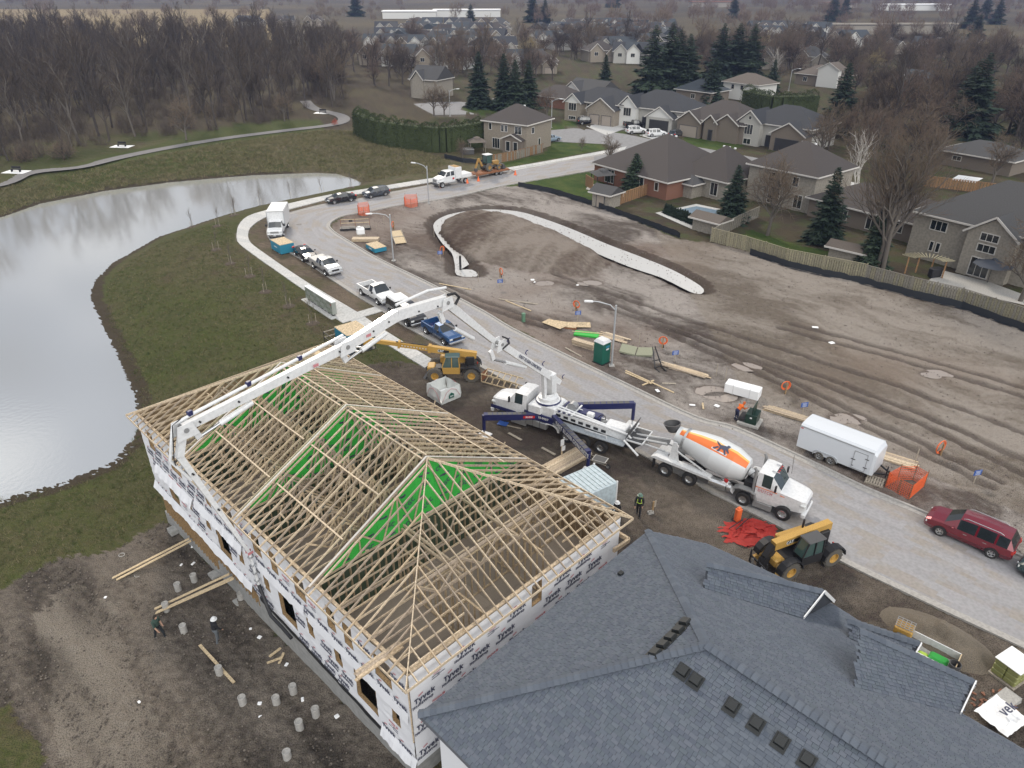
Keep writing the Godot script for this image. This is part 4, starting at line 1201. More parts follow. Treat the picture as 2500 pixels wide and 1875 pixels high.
	var wr := MB.new()
	wrap_print(h, 0.3, 14.0, 3.4, 5.6, [], Basis.IDENTITY, func(a: float, y: float, o: float) -> Vector3: return L3(a, y, -1.75 + 0.02 - o), 1.0)
	var ft := MB.new()
	for i in range(1, 9):
		var p: Array = fp[i]; var r: Array = fp[i + 1]
		ft.beam(L3(p[0], RY - SLP * (p[0] - AU) - 0.08, p[1]), L3(r[0], RY - SLP * (r[0] - AU) - 0.08, r[1]), 0.05, 0.18)
	part("eave_trim", ft, M("fasciagrey"), h)
	var gw := MB.new()
	gw.box(L3(15.4, 1.6, -9.5), Vector3(4.0, 4.0, 11.0))
	part("garage_wall", gw, M("brickwall", Color(0.22, 0.2, 0.18)), h)
func caps(parent: Node3D, a: Vector3, b: Vector3, smt: Array) -> void:
	if not mats.has("capmesh"):
		var m := MB.new()
		m.quad(Vector3(0, 0.07, 0), Vector3(0, -0.02, 0.2), Vector3(0.32, -0.075, 0.2), Vector3(0.32, 0.02, 0))
		m.quad(Vector3(0, -0.02, -0.2), Vector3(0, 0.07, 0), Vector3(0.32, 0.02, 0), Vector3(0.32, -0.075, -0.2))
		m.quad(Vector3(0, 0.015, 0), Vector3(0, -0.075, 0.2), Vector3(0, -0.02, 0.2), Vector3(0, 0.07, 0))
		m.quad(Vector3(0, -0.075, -0.2), Vector3(0, 0.015, 0), Vector3(0, 0.07, 0), Vector3(0, -0.02, -0.2))
		mats["capmesh"] = m.mesh()
	var d := (a - b)
	var l := d.length()
	d /= l
	var side := d.cross(Vector3.UP).normalized()
	var up := side.cross(d)
	var k := int(l / 0.26)
	for i in k:
		part("ridge_cap", mats["capmesh"], smt[rng.randi() % 6], parent, Transform3D(Basis(d, up, side), b + d * (l * i / k) + up * 0.055))
func wheel(p: Node3D, at: Vector3, r: float, w: float, rim := "chrome", tyre := "rubber", rk := 0.62) -> void:
	var key := "wheel%.2f_%.2f_%s_%s" % [r, w, rim, tyre]
	var g := group_node("wheel", p, at)
	if not mats.has(key):
		var x := Transform3D(Basis(Vector3(1, 0, 0), PI / 2), Vector3.ZERO)
		var t := MB.new()
		t.lathe([[r * rk, -w / 2], [r * 0.93, -w / 2], [r, -w * 0.32], [r, w * 0.32], [r * 0.93, w / 2], [r * rk, w / 2]], 22, x)
		var m := MB.new()
		m.lathe([[0.0, -w * 0.30], [r * 0.18, -w * 0.30], [r * 0.2, -w * 0.22], [r * rk * 0.8, -w * 0.2], [r * rk * 0.9, -w * 0.48], [r * rk, -w * 0.5], [r * rk, w * 0.5], [r * rk * 0.9, w * 0.48], [r * rk * 0.8, w * 0.2], [r * 0.2, w * 0.22], [r * 0.18, w * 0.30], [0.0, w * 0.30]], 18, x)
		mats[key] = [t.mesh(), m.mesh()]
	part("tyre", mats[key][0], M(tyre), g)
	part("rim", mats[key][1], M(rim), g)
	if r < 0.45:
		if not mats.has("hole%.2f" % r):
			var hb := MB.new()
			for s in [-1, 1]:
				for i in 5:
					var a := TAU * i / 5.0
					hb.box(Vector3(cos(a) * r * 0.4, sin(a) * r * 0.4, s * w * 0.245), Vector3(r * 0.26, r * 0.2, 0.02), Basis(Vector3(0, 0, 1), a))
			mats["hole%.2f" % r] = hb.mesh()
		part("rim_opening", mats["hole%.2f" % r], M("black"), g)
func loft(p: Node3D, st: Array, paint: Material, gl: Material, called := "body") -> void:
	var b := MB.new()
	var gs := MB.new()
	var gt := MB.new()
	var pt := func(i: int, j: int, s: int) -> Vector3: return Vector3(st[i][0], st[i][1][j][0], s * st[i][1][j][1])
	for i in st.size() - 1:
		var tag: String = st[i][2]
		for j in 4:
			for s in [-1, 1]:
				var m := b
				if j == 2 and tag.contains("s"): m = gs
				if j == 3 and tag.contains("t"): m = gt
				if s > 0: m.quad(pt.call(i, j, s), pt.call(i + 1, j, s), pt.call(i + 1, j + 1, s), pt.call(i, j + 1, s))
				else: m.quad(pt.call(i + 1, j, s), pt.call(i, j, s), pt.call(i, j + 1, s), pt.call(i + 1, j + 1, s))
		b.quad(pt.call(i, 0, -1), pt.call(i + 1, 0, -1), pt.call(i + 1, 0, 1), pt.call(i, 0, 1))
	for e in 2:
		var i := 0 if e == 0 else st.size() - 1
		for j in 4:
			if e == 0: b.quad(pt.call(i, j, -1), pt.call(i, j, 1), pt.call(i, j + 1, 1), pt.call(i, j + 1, -1))
			else: b.quad(pt.call(i, j, 1), pt.call(i, j, -1), pt.call(i, j + 1, -1), pt.call(i, j + 1, 1))
	part(called, b, paint, p)
	if gs.v.size() > 0: part("side_window", gs, gl, p)
	if gt.v.size() > 0: part("windscreen", gt, gl, p)
func arches(p: Node3D, xs: Array, r: float, hw: float) -> void:
	for x in xs:
		for s in [-1, 1]:
			var b := MB.new()
			var n := 14
			for i in n:
				var a0 := PI * i / n; var a1 := PI * (i + 1) / n
				var c := Vector3(x, r * 0.98, s * hw)
				var d0 := Vector3(cos(a0), sin(a0), 0); var d1 := Vector3(cos(a1), sin(a1), 0)
				b.quad(c + d0 * r * 0.8, c + d0 * r * 1.17, c + d1 * r * 1.17, c + d1 * r * 0.8)
			part("wheel_arch", b, M("black"), p)
func car(called: String, label: String, cat: String, at: Vector3, yaw: float, paint: Material, style: String, l: float, w: float, h: float, wb: float, grp := "", r := 0.36) -> Node3D:
	var o := thing(called, label, cat, at, yaw, grp)
	var st := []
	var T: Array
	if style == "sedan":
		T = [[-2.42, .42, .70, .62, .80, .80, .80, .84, .70, .86, ""], [-2.36, .30, .78, .6, .90, .88, .86, .96, .74, .99, ""], [-1.75, .22, .8, .55, .93, .92, .88, .99, .74, 1.02, "t"], [-1.05, .2, .8, .55, .94, .94, .89, 1.34, .58, 1.40, "s"], [-.95, .2, .8, .55, .94, .94, .89, 1.36, .58, 1.42, "s"], [-.1, .2, .8, .55, .94, .94, .89, 1.39, .58, 1.45, ""], [0.0, .2, .8, .55, .94, .94, .89, 1.39, .58, 1.45, "s"], [.55, .2, .8, .55, .94, .93, .89, 1.34, .57, 1.40, "t"], [1.3, .2, .8, .55, .93, .90, .88, .96, .78, .99, ""], [2.1, .22, .78, .52, .9, .78, .85, .83, .66, .86, ""], [2.36, .28, .74, .5, .84, .66, .78, .70, .55, .72, ""], [2.42, .32, .66, .48, .72, .58, .66, .60, .5, .61, ""]]
	else:
		T = [[-2.5, .45, .72, .65, .84, .95, .84, 1.0, .76, 1.02, ""], [-2.42, .32, .8, .62, .93, 1.04, .9, 1.10, .8, 1.13, "t"], [-2.1, .28, .84, .6, .96, 1.08, .93, 1.64, .66, 1.70, "s"], [-1.5, .25, .85, .58, .97, 1.08, .95, 1.69, .69, 1.76, ""], [-1.38, .25, .85, .58, .97, 1.07, .95, 1.69, .69, 1.76, "s"], [-.45, .25, .85, .58, .97, 1.06, .95, 1.70, .70, 1.78, ""], [-.33, .25, .85, .58, .97, 1.05, .95, 1.70, .70, 1.78, "s"], [.65, .25, .85, .58, .97, 1.04, .95, 1.62, .68, 1.70, "t"], [1.4, .25, .85, .58, .97, 1.02, .94, 1.10, .82, 1.14, ""], [2.15, .28, .82, .56, .95, .93, .92, 1.0, .74, 1.04, ""], [2.42, .32, .78, .55, .88, .8, .84, .86, .66, .88, ""], [2.5, .36, .7, .52, .78, .7, .74, .74, .58, .75, ""]]
	var sx := l / (4.84 if style == "sedan" else 5.0)
	var sy := h / (1.45 if style == "sedan" else 1.78)
	var sz := w / (1.88 if style == "sedan" else 1.94)
	for q in T: st.append([q[0] * sx, [[q[1] * sy, q[2] * sz], [q[3] * sy, q[4] * sz], [q[5] * sy, q[6] * sz], [q[7] * sy, q[8] * sz], [q[9] * sy, 0.0]], q[10]])
	loft(o, st, paint, M("glass"))
	arches(o, [-wb / 2, wb / 2], r, w / 2 + 0.004)
	for x in [-wb / 2, wb / 2]:
		for s in [-1, 1]: wheel(o, Vector3(x, r, s * (w / 2 - 0.09)), r, 0.23)
	var fx := l / 2
	for s in [-1, 1]:
		var hl := MB.new(); hl.box(Vector3(fx - 0.16 * sx, 0.70 * sy, s * w * 0.36), Vector3(0.26, 0.13, 0.36), Basis(Vector3.UP, s * -0.45))
		part("headlight", hl, M("headlight"), o)
		var tl := MB.new(); tl.box(Vector3(-fx + 0.1, 0.92 * sy, s * w * 0.40), Vector3(0.22, 0.2, 0.3), Basis(Vector3.UP, s * 0.3))
		part("tail_light", tl, M("lightred"), o)
		var mr := MB.new(); mr.cbox(Vector3(0.85 * sx, 1.08 * sy, s * (w * 0.5 + 0.09)), Vector3(0.12, 0.15, 0.22), 0.03)
		part("mirror", mr, paint, o)
		for k in 2:
			var hd := MB.new(); hd.box(Vector3(-0.95 + k * 1.1, 0.86 * sy, s * (w * 0.487)), Vector3(0.2, 0.035, 0.03))
			part("door_handle", hd, M("chrome"), o)
	if style == "suv":
		for s in [-1, 1]:
			var rr := MB.new(); rr.tube([Vector3(-1.7, h - 0.07, s * 0.62), Vector3(-1.5, h + 0.02, s * 0.63), Vector3(0.3, h + 0.02, s * 0.63), Vector3(0.5, h - 0.07, s * 0.62)], [0.02, 0.025, 0.025, 0.02], 5)
			part("roof_rail", rr, M("chrome"), o)
	var gr := MB.new(); gr.box(Vector3(fx - 0.06, 0.55 * sy, 0), Vector3(0.1, 0.2, w * 0.5))
	part("grille", gr, M("black"), o)
	var pl := MB.new(); pl.box(Vector3(fx + 0.005, 0.45 * sy, 0), Vector3(0.02, 0.11, 0.3))
	part("number_plate", pl, M("whitematte"), o)
	return o
func pickup(called: String, label: String, at: Vector3, yaw: float, paint: Material, cl: float, bl: float, bed: String, w := 1.95, h := 1.85, wb := 3.5, inner := "darkgrey", cap_m := "white") -> Node3D:
	var o := thing(called, label, "pickup", at, yaw)
	var fx := wb / 2 + 0.95
	var cf := fx - 1.35
	var cr := cf - cl
	var st := []
	var hw := w / 2
	var row := func(x: float, yb: float, belt: float, hb: float, top: float, ht: float, mid: float, tag: String) -> void:
		st.append([x, [[0.42, hw * 0.88], [0.72, hw], [belt, hb], [top, ht], [mid, 0.0]], tag])
	row.call(cr, 0.4, 1.12, hw * .98, 1.14, hw * .9, 1.16, "t")
	row.call(cr + 0.12, 0.4, 1.14, hw * .98, h - .1, hw * .74, h - 0.03, "s" if cl > 1.7 else "")
	if cl > 1.7:
		row.call(cr + cl * 0.36, 0.4, 1.14, hw * .98, h - .06, hw * .76, h, "")
		row.call(cr + cl * 0.36 + .1, 0.4, 1.14, hw * .98, h - .06, hw * .76, h, "s")
	else:
		row.call(cr + 0.3, 0.4, 1.14, hw * .98, h - .06, hw * .76, h, "s")
	row.call(cf - 0.62, 0.4, 1.14, hw * .98, h - .1, hw * .74, h - .03, "t")
	row.call(cf + 0.08, 0.4, 1.12, hw * .97, 1.17, hw * .84, 1.2, "")
	row.call(fx - 0.35, 0.4, 1.04, hw * .95, 1.1, hw * .8, 1.13, "")
	row.call(fx - 0.06, 0.4, 0.98, hw * .9, 1.0, hw * .78, 1.02, "")
	row.call(fx, 0.4, 0.85, hw * .84, 0.88, hw * .74, .9, "")
	loft(o, st, paint, M("glass"), "cab")
	var rb := cr - 0.04
	var re := rb - bl
	var b := MB.new()
	for s in [-1, 1]: b.box(Vector3((rb + re) / 2, 0.87, s * (hw - 0.07)), Vector3(bl, 0.62, 0.14))
	b.box(Vector3(re + 0.05, 0.87, 0), Vector3(0.1, 0.6, w - 0.3)); b.box(Vector3(rb - 0.04, 0.87, 0), Vector3(0.07, 0.6, w - 0.3))
	b.box(Vector3((rb + re) / 2, 0.6, 0), Vector3(bl - 0.02, 0.08, w - 0.28))
	part("bed", b, paint, o)
	var bf := MB.new(); bf.box(Vector3((rb + re) / 2, 0.65, 0), Vector3(bl - 0.2, 0.02, w - 0.3))
	part("bed_liner", bf, M(inner), o)
	if bed == "cover":
		var c := MB.new(); c.box(Vector3((rb + re) / 2, 1.2, 0), Vector3(bl - 0.02, 0.05, w - 0.06))
		part("bed_cover", c, M("tonneau", Color(0.56, 0.55, 0.52), {"r": 0.7}), o)
	if bed == "cap":
		var c := MB.new()
		var y0 := 1.19; var y1 := h + 0.06
		c.hexa([Vector3(re + 0.02, y1 - .14, hw - .13), Vector3(rb, y1 - .14, hw - .13), Vector3(rb, y1 - .14, -hw + .13), Vector3(re + 0.02, y1 - .14, -hw + .13), Vector3(re + 0.2, y1, hw - .26), Vector3(rb - 0.08, y1, hw - .26), Vector3(rb - .08, y1, -hw + .26), Vector3(re + .2, y1, -hw + .26)])
		part("canopy_roof", c, M(cap_m), o)
		c = MB.new()
		c.hexa([Vector3(re, y0, hw - .04), Vector3(rb, y0, hw - .04), Vector3(rb, y0, -hw + .04), Vector3(re, y0, -hw + .04), Vector3(re + 0.02, y1 - .14, hw - .12), Vector3(rb, y1 - .14, hw - .12), Vector3(rb, y1 - .14, -hw + .12), Vector3(re + .02, y1 - .14, -hw + .12)])
		part("canopy_side", c, paint, o)
		for s in [-1, 1]:
			var wn := MB.new()
			for k in 2: wn.quad(Vector3(re + 0.2 + k * bl * 0.47, y0 + .1, s * (hw - .045)), Vector3(re + bl * 0.46 + k * bl * 0.45, y0 + .1, s * (hw - .045)), Vector3(re + bl * 0.46 + k * bl * 0.45, y1 - .22, s * (hw - .09)), Vector3(re + 0.2 + k * bl * 0.47, y1 - .22, s * (hw - .09)))
			part("canopy_window", wn, M("glass"), o)
	arches(o, [-wb / 2, wb / 2], 0.4, hw + 0.005)
	for x in [-wb / 2, wb / 2]:
		for s in [-1, 1]: wheel(o, Vector3(x, 0.4, s * (hw - 0.1)), 0.4, 0.26)
	for s in [-1, 1]:
		var hl := MB.new(); hl.cbox(Vector3(fx - 0.03, 0.86, s * hw * 0.72), Vector3(0.12, 0.17, 0.34), 0.02)
		part("headlight", hl, M("headlight"), o)
		var tl := MB.new(); tl.box(Vector3(re + 0.02, 0.95, s * hw * 0.92), Vector3(0.08, 0.34, 0.14))
		part("tail_light", tl, M("lightred"), o)
		var mr := MB.new(); mr.cbox(Vector3(cf - 0.35, 1.26, s * (hw + 0.14)), Vector3(0.14, 0.22, 0.2), 0.03)
		part("mirror", mr, M("black"), o)
	var gr := MB.new(); gr.cbox(Vector3(fx + 0.0, 0.8, 0), Vector3(0.08, 0.22, hw * 0.95), 0.02)
	part("grille", gr, M("black"), o)
	for x in [fx + 0.02, re - 0.04]:
		var bp := MB.new(); bp.cbox(Vector3(x, 0.5, 0), Vector3(0.16, 0.2, w * 0.96), 0.04)
		part("bumper", bp, M("chrome"), o)
	return o
func bxp(o: Node3D, called: String, m: String, c: Vector3, s: Vector3, r := 0.0, b := Basis.IDENTITY) -> MeshInstance3D:
	var k := MB.new()
	if r > 0.0: k.cbox(c, s, r)
	else: k.box(c, s, b)
	return part(called, k, M(m), o)
func beamp(o: Node3D, called: String, m: String, a: Vector3, b: Vector3, w: float, h: float, up := Vector3.UP) -> MeshInstance3D:
	var k := MB.new()
	k.beam(a, b, w, h, up)
	return part(called, k, M(m), o)
func tubep(o: Node3D, called: String, m: String, p: Array, r: float, k := 8) -> MeshInstance3D:
	var q := MB.new()
	var rr := []
	for i in p.size(): rr.append(r)
	q.tube(p, rr, k)
	return part(called, q, M(m), o)
func letters(o: Node3D, s: String, size: float, m: String, x: Transform3D, called := "lettering") -> void:
	part(called, text_mesh(s, size), M(m), o, x)
func truck_cab(o: Node3D, fx: float, cx: float, bx: float, w: float, y0: float, hood: float, roof: float, paint: Material) -> void:
	var hw := w / 2
	var st := []
	var row := func(x: float, lo: float, belt: float, hb: float, top: float, ht: float, mid: float, tag: String) -> void:
		st.append([x, [[lo, hb * .96], [lo + 0.3, hb], [belt, hb], [top, ht], [mid, 0.0]], tag])
	row.call(bx, y0, hood + .05, hw * .94, roof - .08, hw * .82, roof, "")
	row.call(bx + .35, y0, hood + .05, hw * .94, roof - .06, hw * .84, roof + .03, "s")
	row.call(cx - .5, y0, hood + .02, hw * .94, roof - .1, hw * .8, roof, "t")
	row.call(cx + .12, y0, hood - .02, hw * .9, hood + .06, hw * .74, hood + .1, "")
	row.call(fx - .35, y0 + .1, hood - .22, hw * .78, hood - .14, hw * .6, hood - .1, "")
	row.call(fx - .08, y0 + .1, hood - .3, hw * .66, hood - .24, hw * .5, hood - .21, "")
	row.call(fx, y0 + .15, hood - .42, hw * .58, hood - .38, hw * .44, hood - .36, "")
	loft(o, st, paint, M("glasslit"), "cab")
	bxp(o, "grille", "chrome", Vector3(fx + .01, y0 + .48, 0), Vector3(.06, hood - y0 - .75, w * .4), 0.02)
	bxp(o, "bumper", "white", Vector3(fx - .06, y0 - .02, 0), Vector3(.3, .34, w * .84), 0.06)
	for s in [-1, 1]:
		var fd := MB.new()
		var pr := []
		for i in 9:
			var a := PI * i / 8.0
			pr.append(Vector2(cos(a) * .78, sin(a) * .62 + .62))
		for i in 8: pr.append(Vector2(cos(PI * (8 - i) / 8.0) * .62, sin(PI * (8 - i) / 8.0) * .5 + .6))
		fd.prism(pr, s * hw * .62, s * hw * 1.0)
		part("fender", fd, paint, o)
		bxp(o, "headlight", "headlight", Vector3(fx - .2, hood - .55, s * hw * .74), Vector3(.34, .16, .2), 0.03)
		bxp(o, "mirror", "black", Vector3(cx - .15, hood + .35, s * (hw + .16)), Vector3(.12, .5, .2), 0.03)
		bxp(o, "step", "grey", Vector3((cx + bx) / 2 - .1, y0 - .25, s * hw * .86), Vector3(cx - bx - .2, .45, .3), 0.03)
func drum_pt(a: Vector3, d: Vector3, up: Vector3, s: Vector3, t: float, r: float, ang: float) -> Vector3:
	return a + d * t + (up * cos(ang) + s * sin(ang)) * r
func build_mixer() -> void:
	var o := thing("mixer_truck", "white concrete mixer truck with orange striped drum on the road", "truck", Vector3.ZERO, 0)
	var cy := [V3(14.91, 0, -40.21), -0.616]
	o.position = cy[0]; o.rotation.y = cy[1]
	var F := 4.15
	for q in [[F, 0.53, 0.32], [F - 2.64, 0.51, 0.3], [F - 6.47, 0.53, 0.34], [F - 8.3, 0.53, 0.34]]:
		for s in [-1, 1]: wheel(o, V3(q[0], q[1], s * 1.08), q[1], q[2], "chrome", "rubber", 0.54)
	truck_cab(o, F + 1.25, F - .55, F - 2.0, 2.3, 0.72, 1.95, 2.95, M("white"))
	for s in [-1, 1]: beamp(o, "chassis_rail", "black", V3(F + .9, 0.86, s * .42), V3(F - 9.0, 0.86, s * .42), .12, .26)
	var a := V3(F - 2.9, 2.05, 0); var e := V3(F - 8.15, 3.02, 0)
	var d := (e - a).normalized()
	var sd := V3(0, 0, 1)
	var up := sd.cross(d) * -1.0
	if up.y < 0: up = -up
	var L := a.distance_to(e)
	var prof := [[0.0, 0.0], [0.0, 0.62], [0.14, 0.84], [1.1, 1.16], [2.55, 1.2], [3.75, 0.98], [L - .25, 0.62], [L, 0.6], [L, 0.45]]
	var wh := MB.new(); var og := MB.new(); var yl := MB.new()
	var K := 36
	for i in prof.size() - 1:
		for j in K:
			var a0 := TAU * j / K; var a1 := TAU * (j + 1) / K
			var m := wh
			if i >= 2 and i <= 5:
				if j in [2, 3, 4]: m = og
				if j in [1]: m = yl
			var p0 := drum_pt(a, d, up, sd, prof[i][0], prof[i][1], a0); var p1 := drum_pt(a, d, up, sd, prof[i][0], prof[i][1], a1)
			var p2 := drum_pt(a, d, up, sd, prof[i + 1][0], prof[i + 1][1], a1); var p3 := drum_pt(a, d, up, sd, prof[i + 1][0], prof[i + 1][1], a0)
			var dn := Vector2(prof[i + 1][0] - prof[i][0], prof[i][1] - prof[i + 1][1]).normalized()
			var n0 := (up * cos(a0) + sd * sin(a0)) * dn.x + d * dn.y; var n1 := (up * cos(a1) + sd * sin(a1)) * dn.x + d * dn.y
			m.squad(p0, p3, p2, p1, n0, n0, n1, n1)
	var dr := part("drum", wh, M("drumwhite", Color(0.60, 0.62, 0.63), {"r": 0.4, "cc": 0.3}), o)
	part("orange_stripe", og, M("drumorange"), dr)
	part("yellow_stripe", yl, M("drumyellow"), dr)
	var em := MB.new(); var ew := MB.new()
	var put := func(b: MB, poly: Array, lift: float) -> void:
		for k in range(1, poly.size() - 1):
			var q := []
			for m in [poly[0], poly[k], poly[k + 1]]:
				q.append(drum_pt(a, d, up, sd, 2.1 + m.x, 1.19 + lift, 0.44 + m.y))
			b.tri(q[0], q[1], q[2])
	put.call(ew, [Vector2(-.52, -.3), Vector2(.55, -.3), Vector2(.6, .33), Vector2(-.5, .36)], 0.02)
	for poly in [[Vector2(-.45, -.05), Vector2(-.2, -.2), Vector2(.1, -.12), Vector2(.15, .1), Vector2(-.25, .12)], [Vector2(-.5, -.3), Vector2(-.3, -.32), Vector2(-.2, -.12), Vector2(-.42, -.1)], [Vector2(.1, -.1), Vector2(.5, -.26), Vector2(.42, -.12), Vector2(.15, .02)], [Vector2(-.3, .1), Vector2(-.16, .1), Vector2(-.34, .34), Vector2(-.46, .32)], [Vector2(0, .08), Vector2(.14, .08), Vector2(.2, .34), Vector2(.04, .3)], [Vector2(.12, .04), Vector2(.3, .06), Vector2(.55, .26), Vector2(.4, .3)], [Vector2(-.42, -.02), Vector2(-.3, .06), Vector2(-.55, .2), Vector2(-.58, .12)]]: put.call(em, poly, 0.03)
	part("emblem_ground", ew, M("whitematte"), dr)
	part("emblem", em, M("ink"), dr)
	var rg := MB.new()
	for k in 24:
		var a0 := TAU * k / 24.0; var a1 := TAU * (k + 1) / 24.0
		rg.quad(drum_pt(a, d, up, sd, L - .75, .82, a0), drum_pt(a, d, up, sd, L - .75, .82, a1), drum_pt(a, d, up, sd, L - .6, .82, a1), drum_pt(a, d, up, sd, L - .6, .82, a0))
		rg.quad(drum_pt(a, d, up, sd, L - .75, .7, a0), drum_pt(a, d, up, sd, L - .75, .7, a1), drum_pt(a, d, up, sd, L - .75, .82, a1), drum_pt(a, d, up, sd, L - .75, .82, a0))
	part("drum_ring", rg, M("steel"), o)
	var rx := F - 7.9
	for s in [-1, 1]:
		var p := MB.new()
		p.prism([Vector2(rx + .5, 1.0), Vector2(rx - .4, 1.0), Vector2(rx - .1, 2.9), Vector2(rx + .15, 2.9)], s * .85, s * .95)
		part("rear_pedestal", p, M("whitematte"), o)
		beamp(o, "brace", "whitematte", V3(rx + .1, 2.3, s * .92), V3(rx + 3.0, 1.15, s * .92), .08, .1)
		var f := MB.new()
		f.prism([Vector2(F - 4.9, 1.15), Vector2(F - 5.2, 1.3), Vector2(F - 9.1, 1.5), Vector2(F - 9.4, 1.35), Vector2(F - 9.4, 1.28), Vector2(F - 5.1, 1.12)], s * .72, s * 1.28)
		part("rear_fender", f, M("whitematte"), o)
		var f2 := MB.new()
		f2.prism([Vector2(F - 1.75, .75), Vector2(F - 1.9, 1.25), Vector2(F - 2.25, 1.38), Vector2(F - 3.05, 1.38), Vector2(F - 3.4, 1.2), Vector2(F - 3.42, 1.12), Vector2(F - 3.0, 1.3), Vector2(F - 2.25, 1.3), Vector2(F - 1.97, 1.18), Vector2(F - 1.85, .75)], s * .78, s * 1.26)
		part("axle_fender", f2, M("grey"), o)
		var mf := MB.new(); mf.box(V3(F - 9.25, .75, s * 1.0), V3(.03, .8, .5))
		part("mud_flap", mf, M("black"), o)
		tubep(o, "exhaust_stack", "grey", [V3(F - 2.15, .9, s * .98), V3(F - 2.15, 2.95, s * .98), V3(F - 2.28, 3.15, s * .98)], .1, 10)
	for q in [[F - 5.1, F - 3.9, .36], [F - 3.85, F - 3.55, .3]]:
		for s in [-1, 1]:
			var tk := MB.new(); tk.cyl(V3(q[0], .88, s * .92), V3(q[1], .88, s * .92), q[2], 16)
			part("tank", tk, M("chrome"), o)
	var hp := MB.new()
	hp.lathe([[.5, .3], [.56, .3], [.34, -.3], [.2, -.3]], 16, Transform3D(Basis(V3(0, 0, 1), 0.25).scaled(V3(1.15, 1, 1)), V3(F - 8.55, 3.45, 0)))
	part("charge_hopper", hp, M("darkgrey"), o)
	bxp(o, "rear_platform", "whitematte", V3(F - 8.9, 1.35, 0), V3(.9, .08, 1.9))
	var ch := MB.new()
	var c0 := V3(F - 8.7, 2.15, 0); var c1 := V3(F - 11.3, 1.75, .15)
	for k in 6:
		var t0 := PI + PI * k / 6.0; var t1 := PI + PI * (k + 1) / 6.0
		ch.quad(c0 + V3(0, sin(t0) * .3, cos(t0) * .32), c1 + V3(0, sin(t0) * .26, cos(t0) * .28), c1 + V3(0, sin(t1) * .26, cos(t1) * .28), c0 + V3(0, sin(t1) * .3, cos(t1) * .32))
	part("chute", ch, M("grey"), o)
	tubep(o, "chute_arm", "whitematte", [V3(F - 8.8, 1.5, .3), V3(F - 11.0, 1.5, .4)], .06)
	for s in [-1, 1]: beamp(o, "chute_edge", "whitematte", c0 + V3(0, 0, s * .33), c1 + V3(0, 0, s * .29), .05, .12)
	bxp(o, "engine_pack", "black", V3(F - 2.5, 1.35, 0), V3(.7, .8, 1.6))
	tubep(o, "drive_motor", "whitematte", [V3(F - 2.25, 1.9, 0), V3(F - 2.85, 2.05, 0)], .28, 10)
	bxp(o, "water_tank", "whitematte", V3(F - 2.5, 1.75, -.7), V3(.6, .5, .6), 0.08)
	for k in 4:
		tubep(o, "hose", "black", [V3(F - 2.2, 1.7, -.5 + k * .3), V3(F - 2.4, 2.1 + .1 * k, -.4 + k * .28), V3(F - 2.8, 1.7, -.3 + k * .2)], .03, 5)
	bxp(o, "water_valve", "red", V3(F - 4.0, 1.35, .95), V3(.28, .28, .12), 0.05)
	for s in [-1, 1]:
		tubep(o, "air_horn", "chrome", [V3(F - 1.3, 2.98, s * .45), V3(F - .8, 2.98, s * .45)], .04, 6)
		for k in 2: bxp(o, "marker_lamp", "lightred", V3(F - .92, 3.0, s * (.15 + k * .25)), V3(.14, .07, .07), 0.02)
	tubep(o, "aerial", "black", [V3(F - .4, 2.2, -1.15), V3(F - .5, 3.6, -1.2)], .012, 4)
	letters(o, "DUTCH", .3, "redink", Transform3D(Basis.IDENTITY, V3(F - 1.35, 1.62, 1.085)))
	beamp(o, "side_stripe", "drumorange", V3(F - 2.0, 1.84, 1.09), V3(F - .6, 1.84, 1.085), .012, .05)
	beamp(o, "side_stripe", "drumorange", V3(F - .4, 1.74, 1.04), V3(F + 1.0, 1.5, .78), .03, .05)
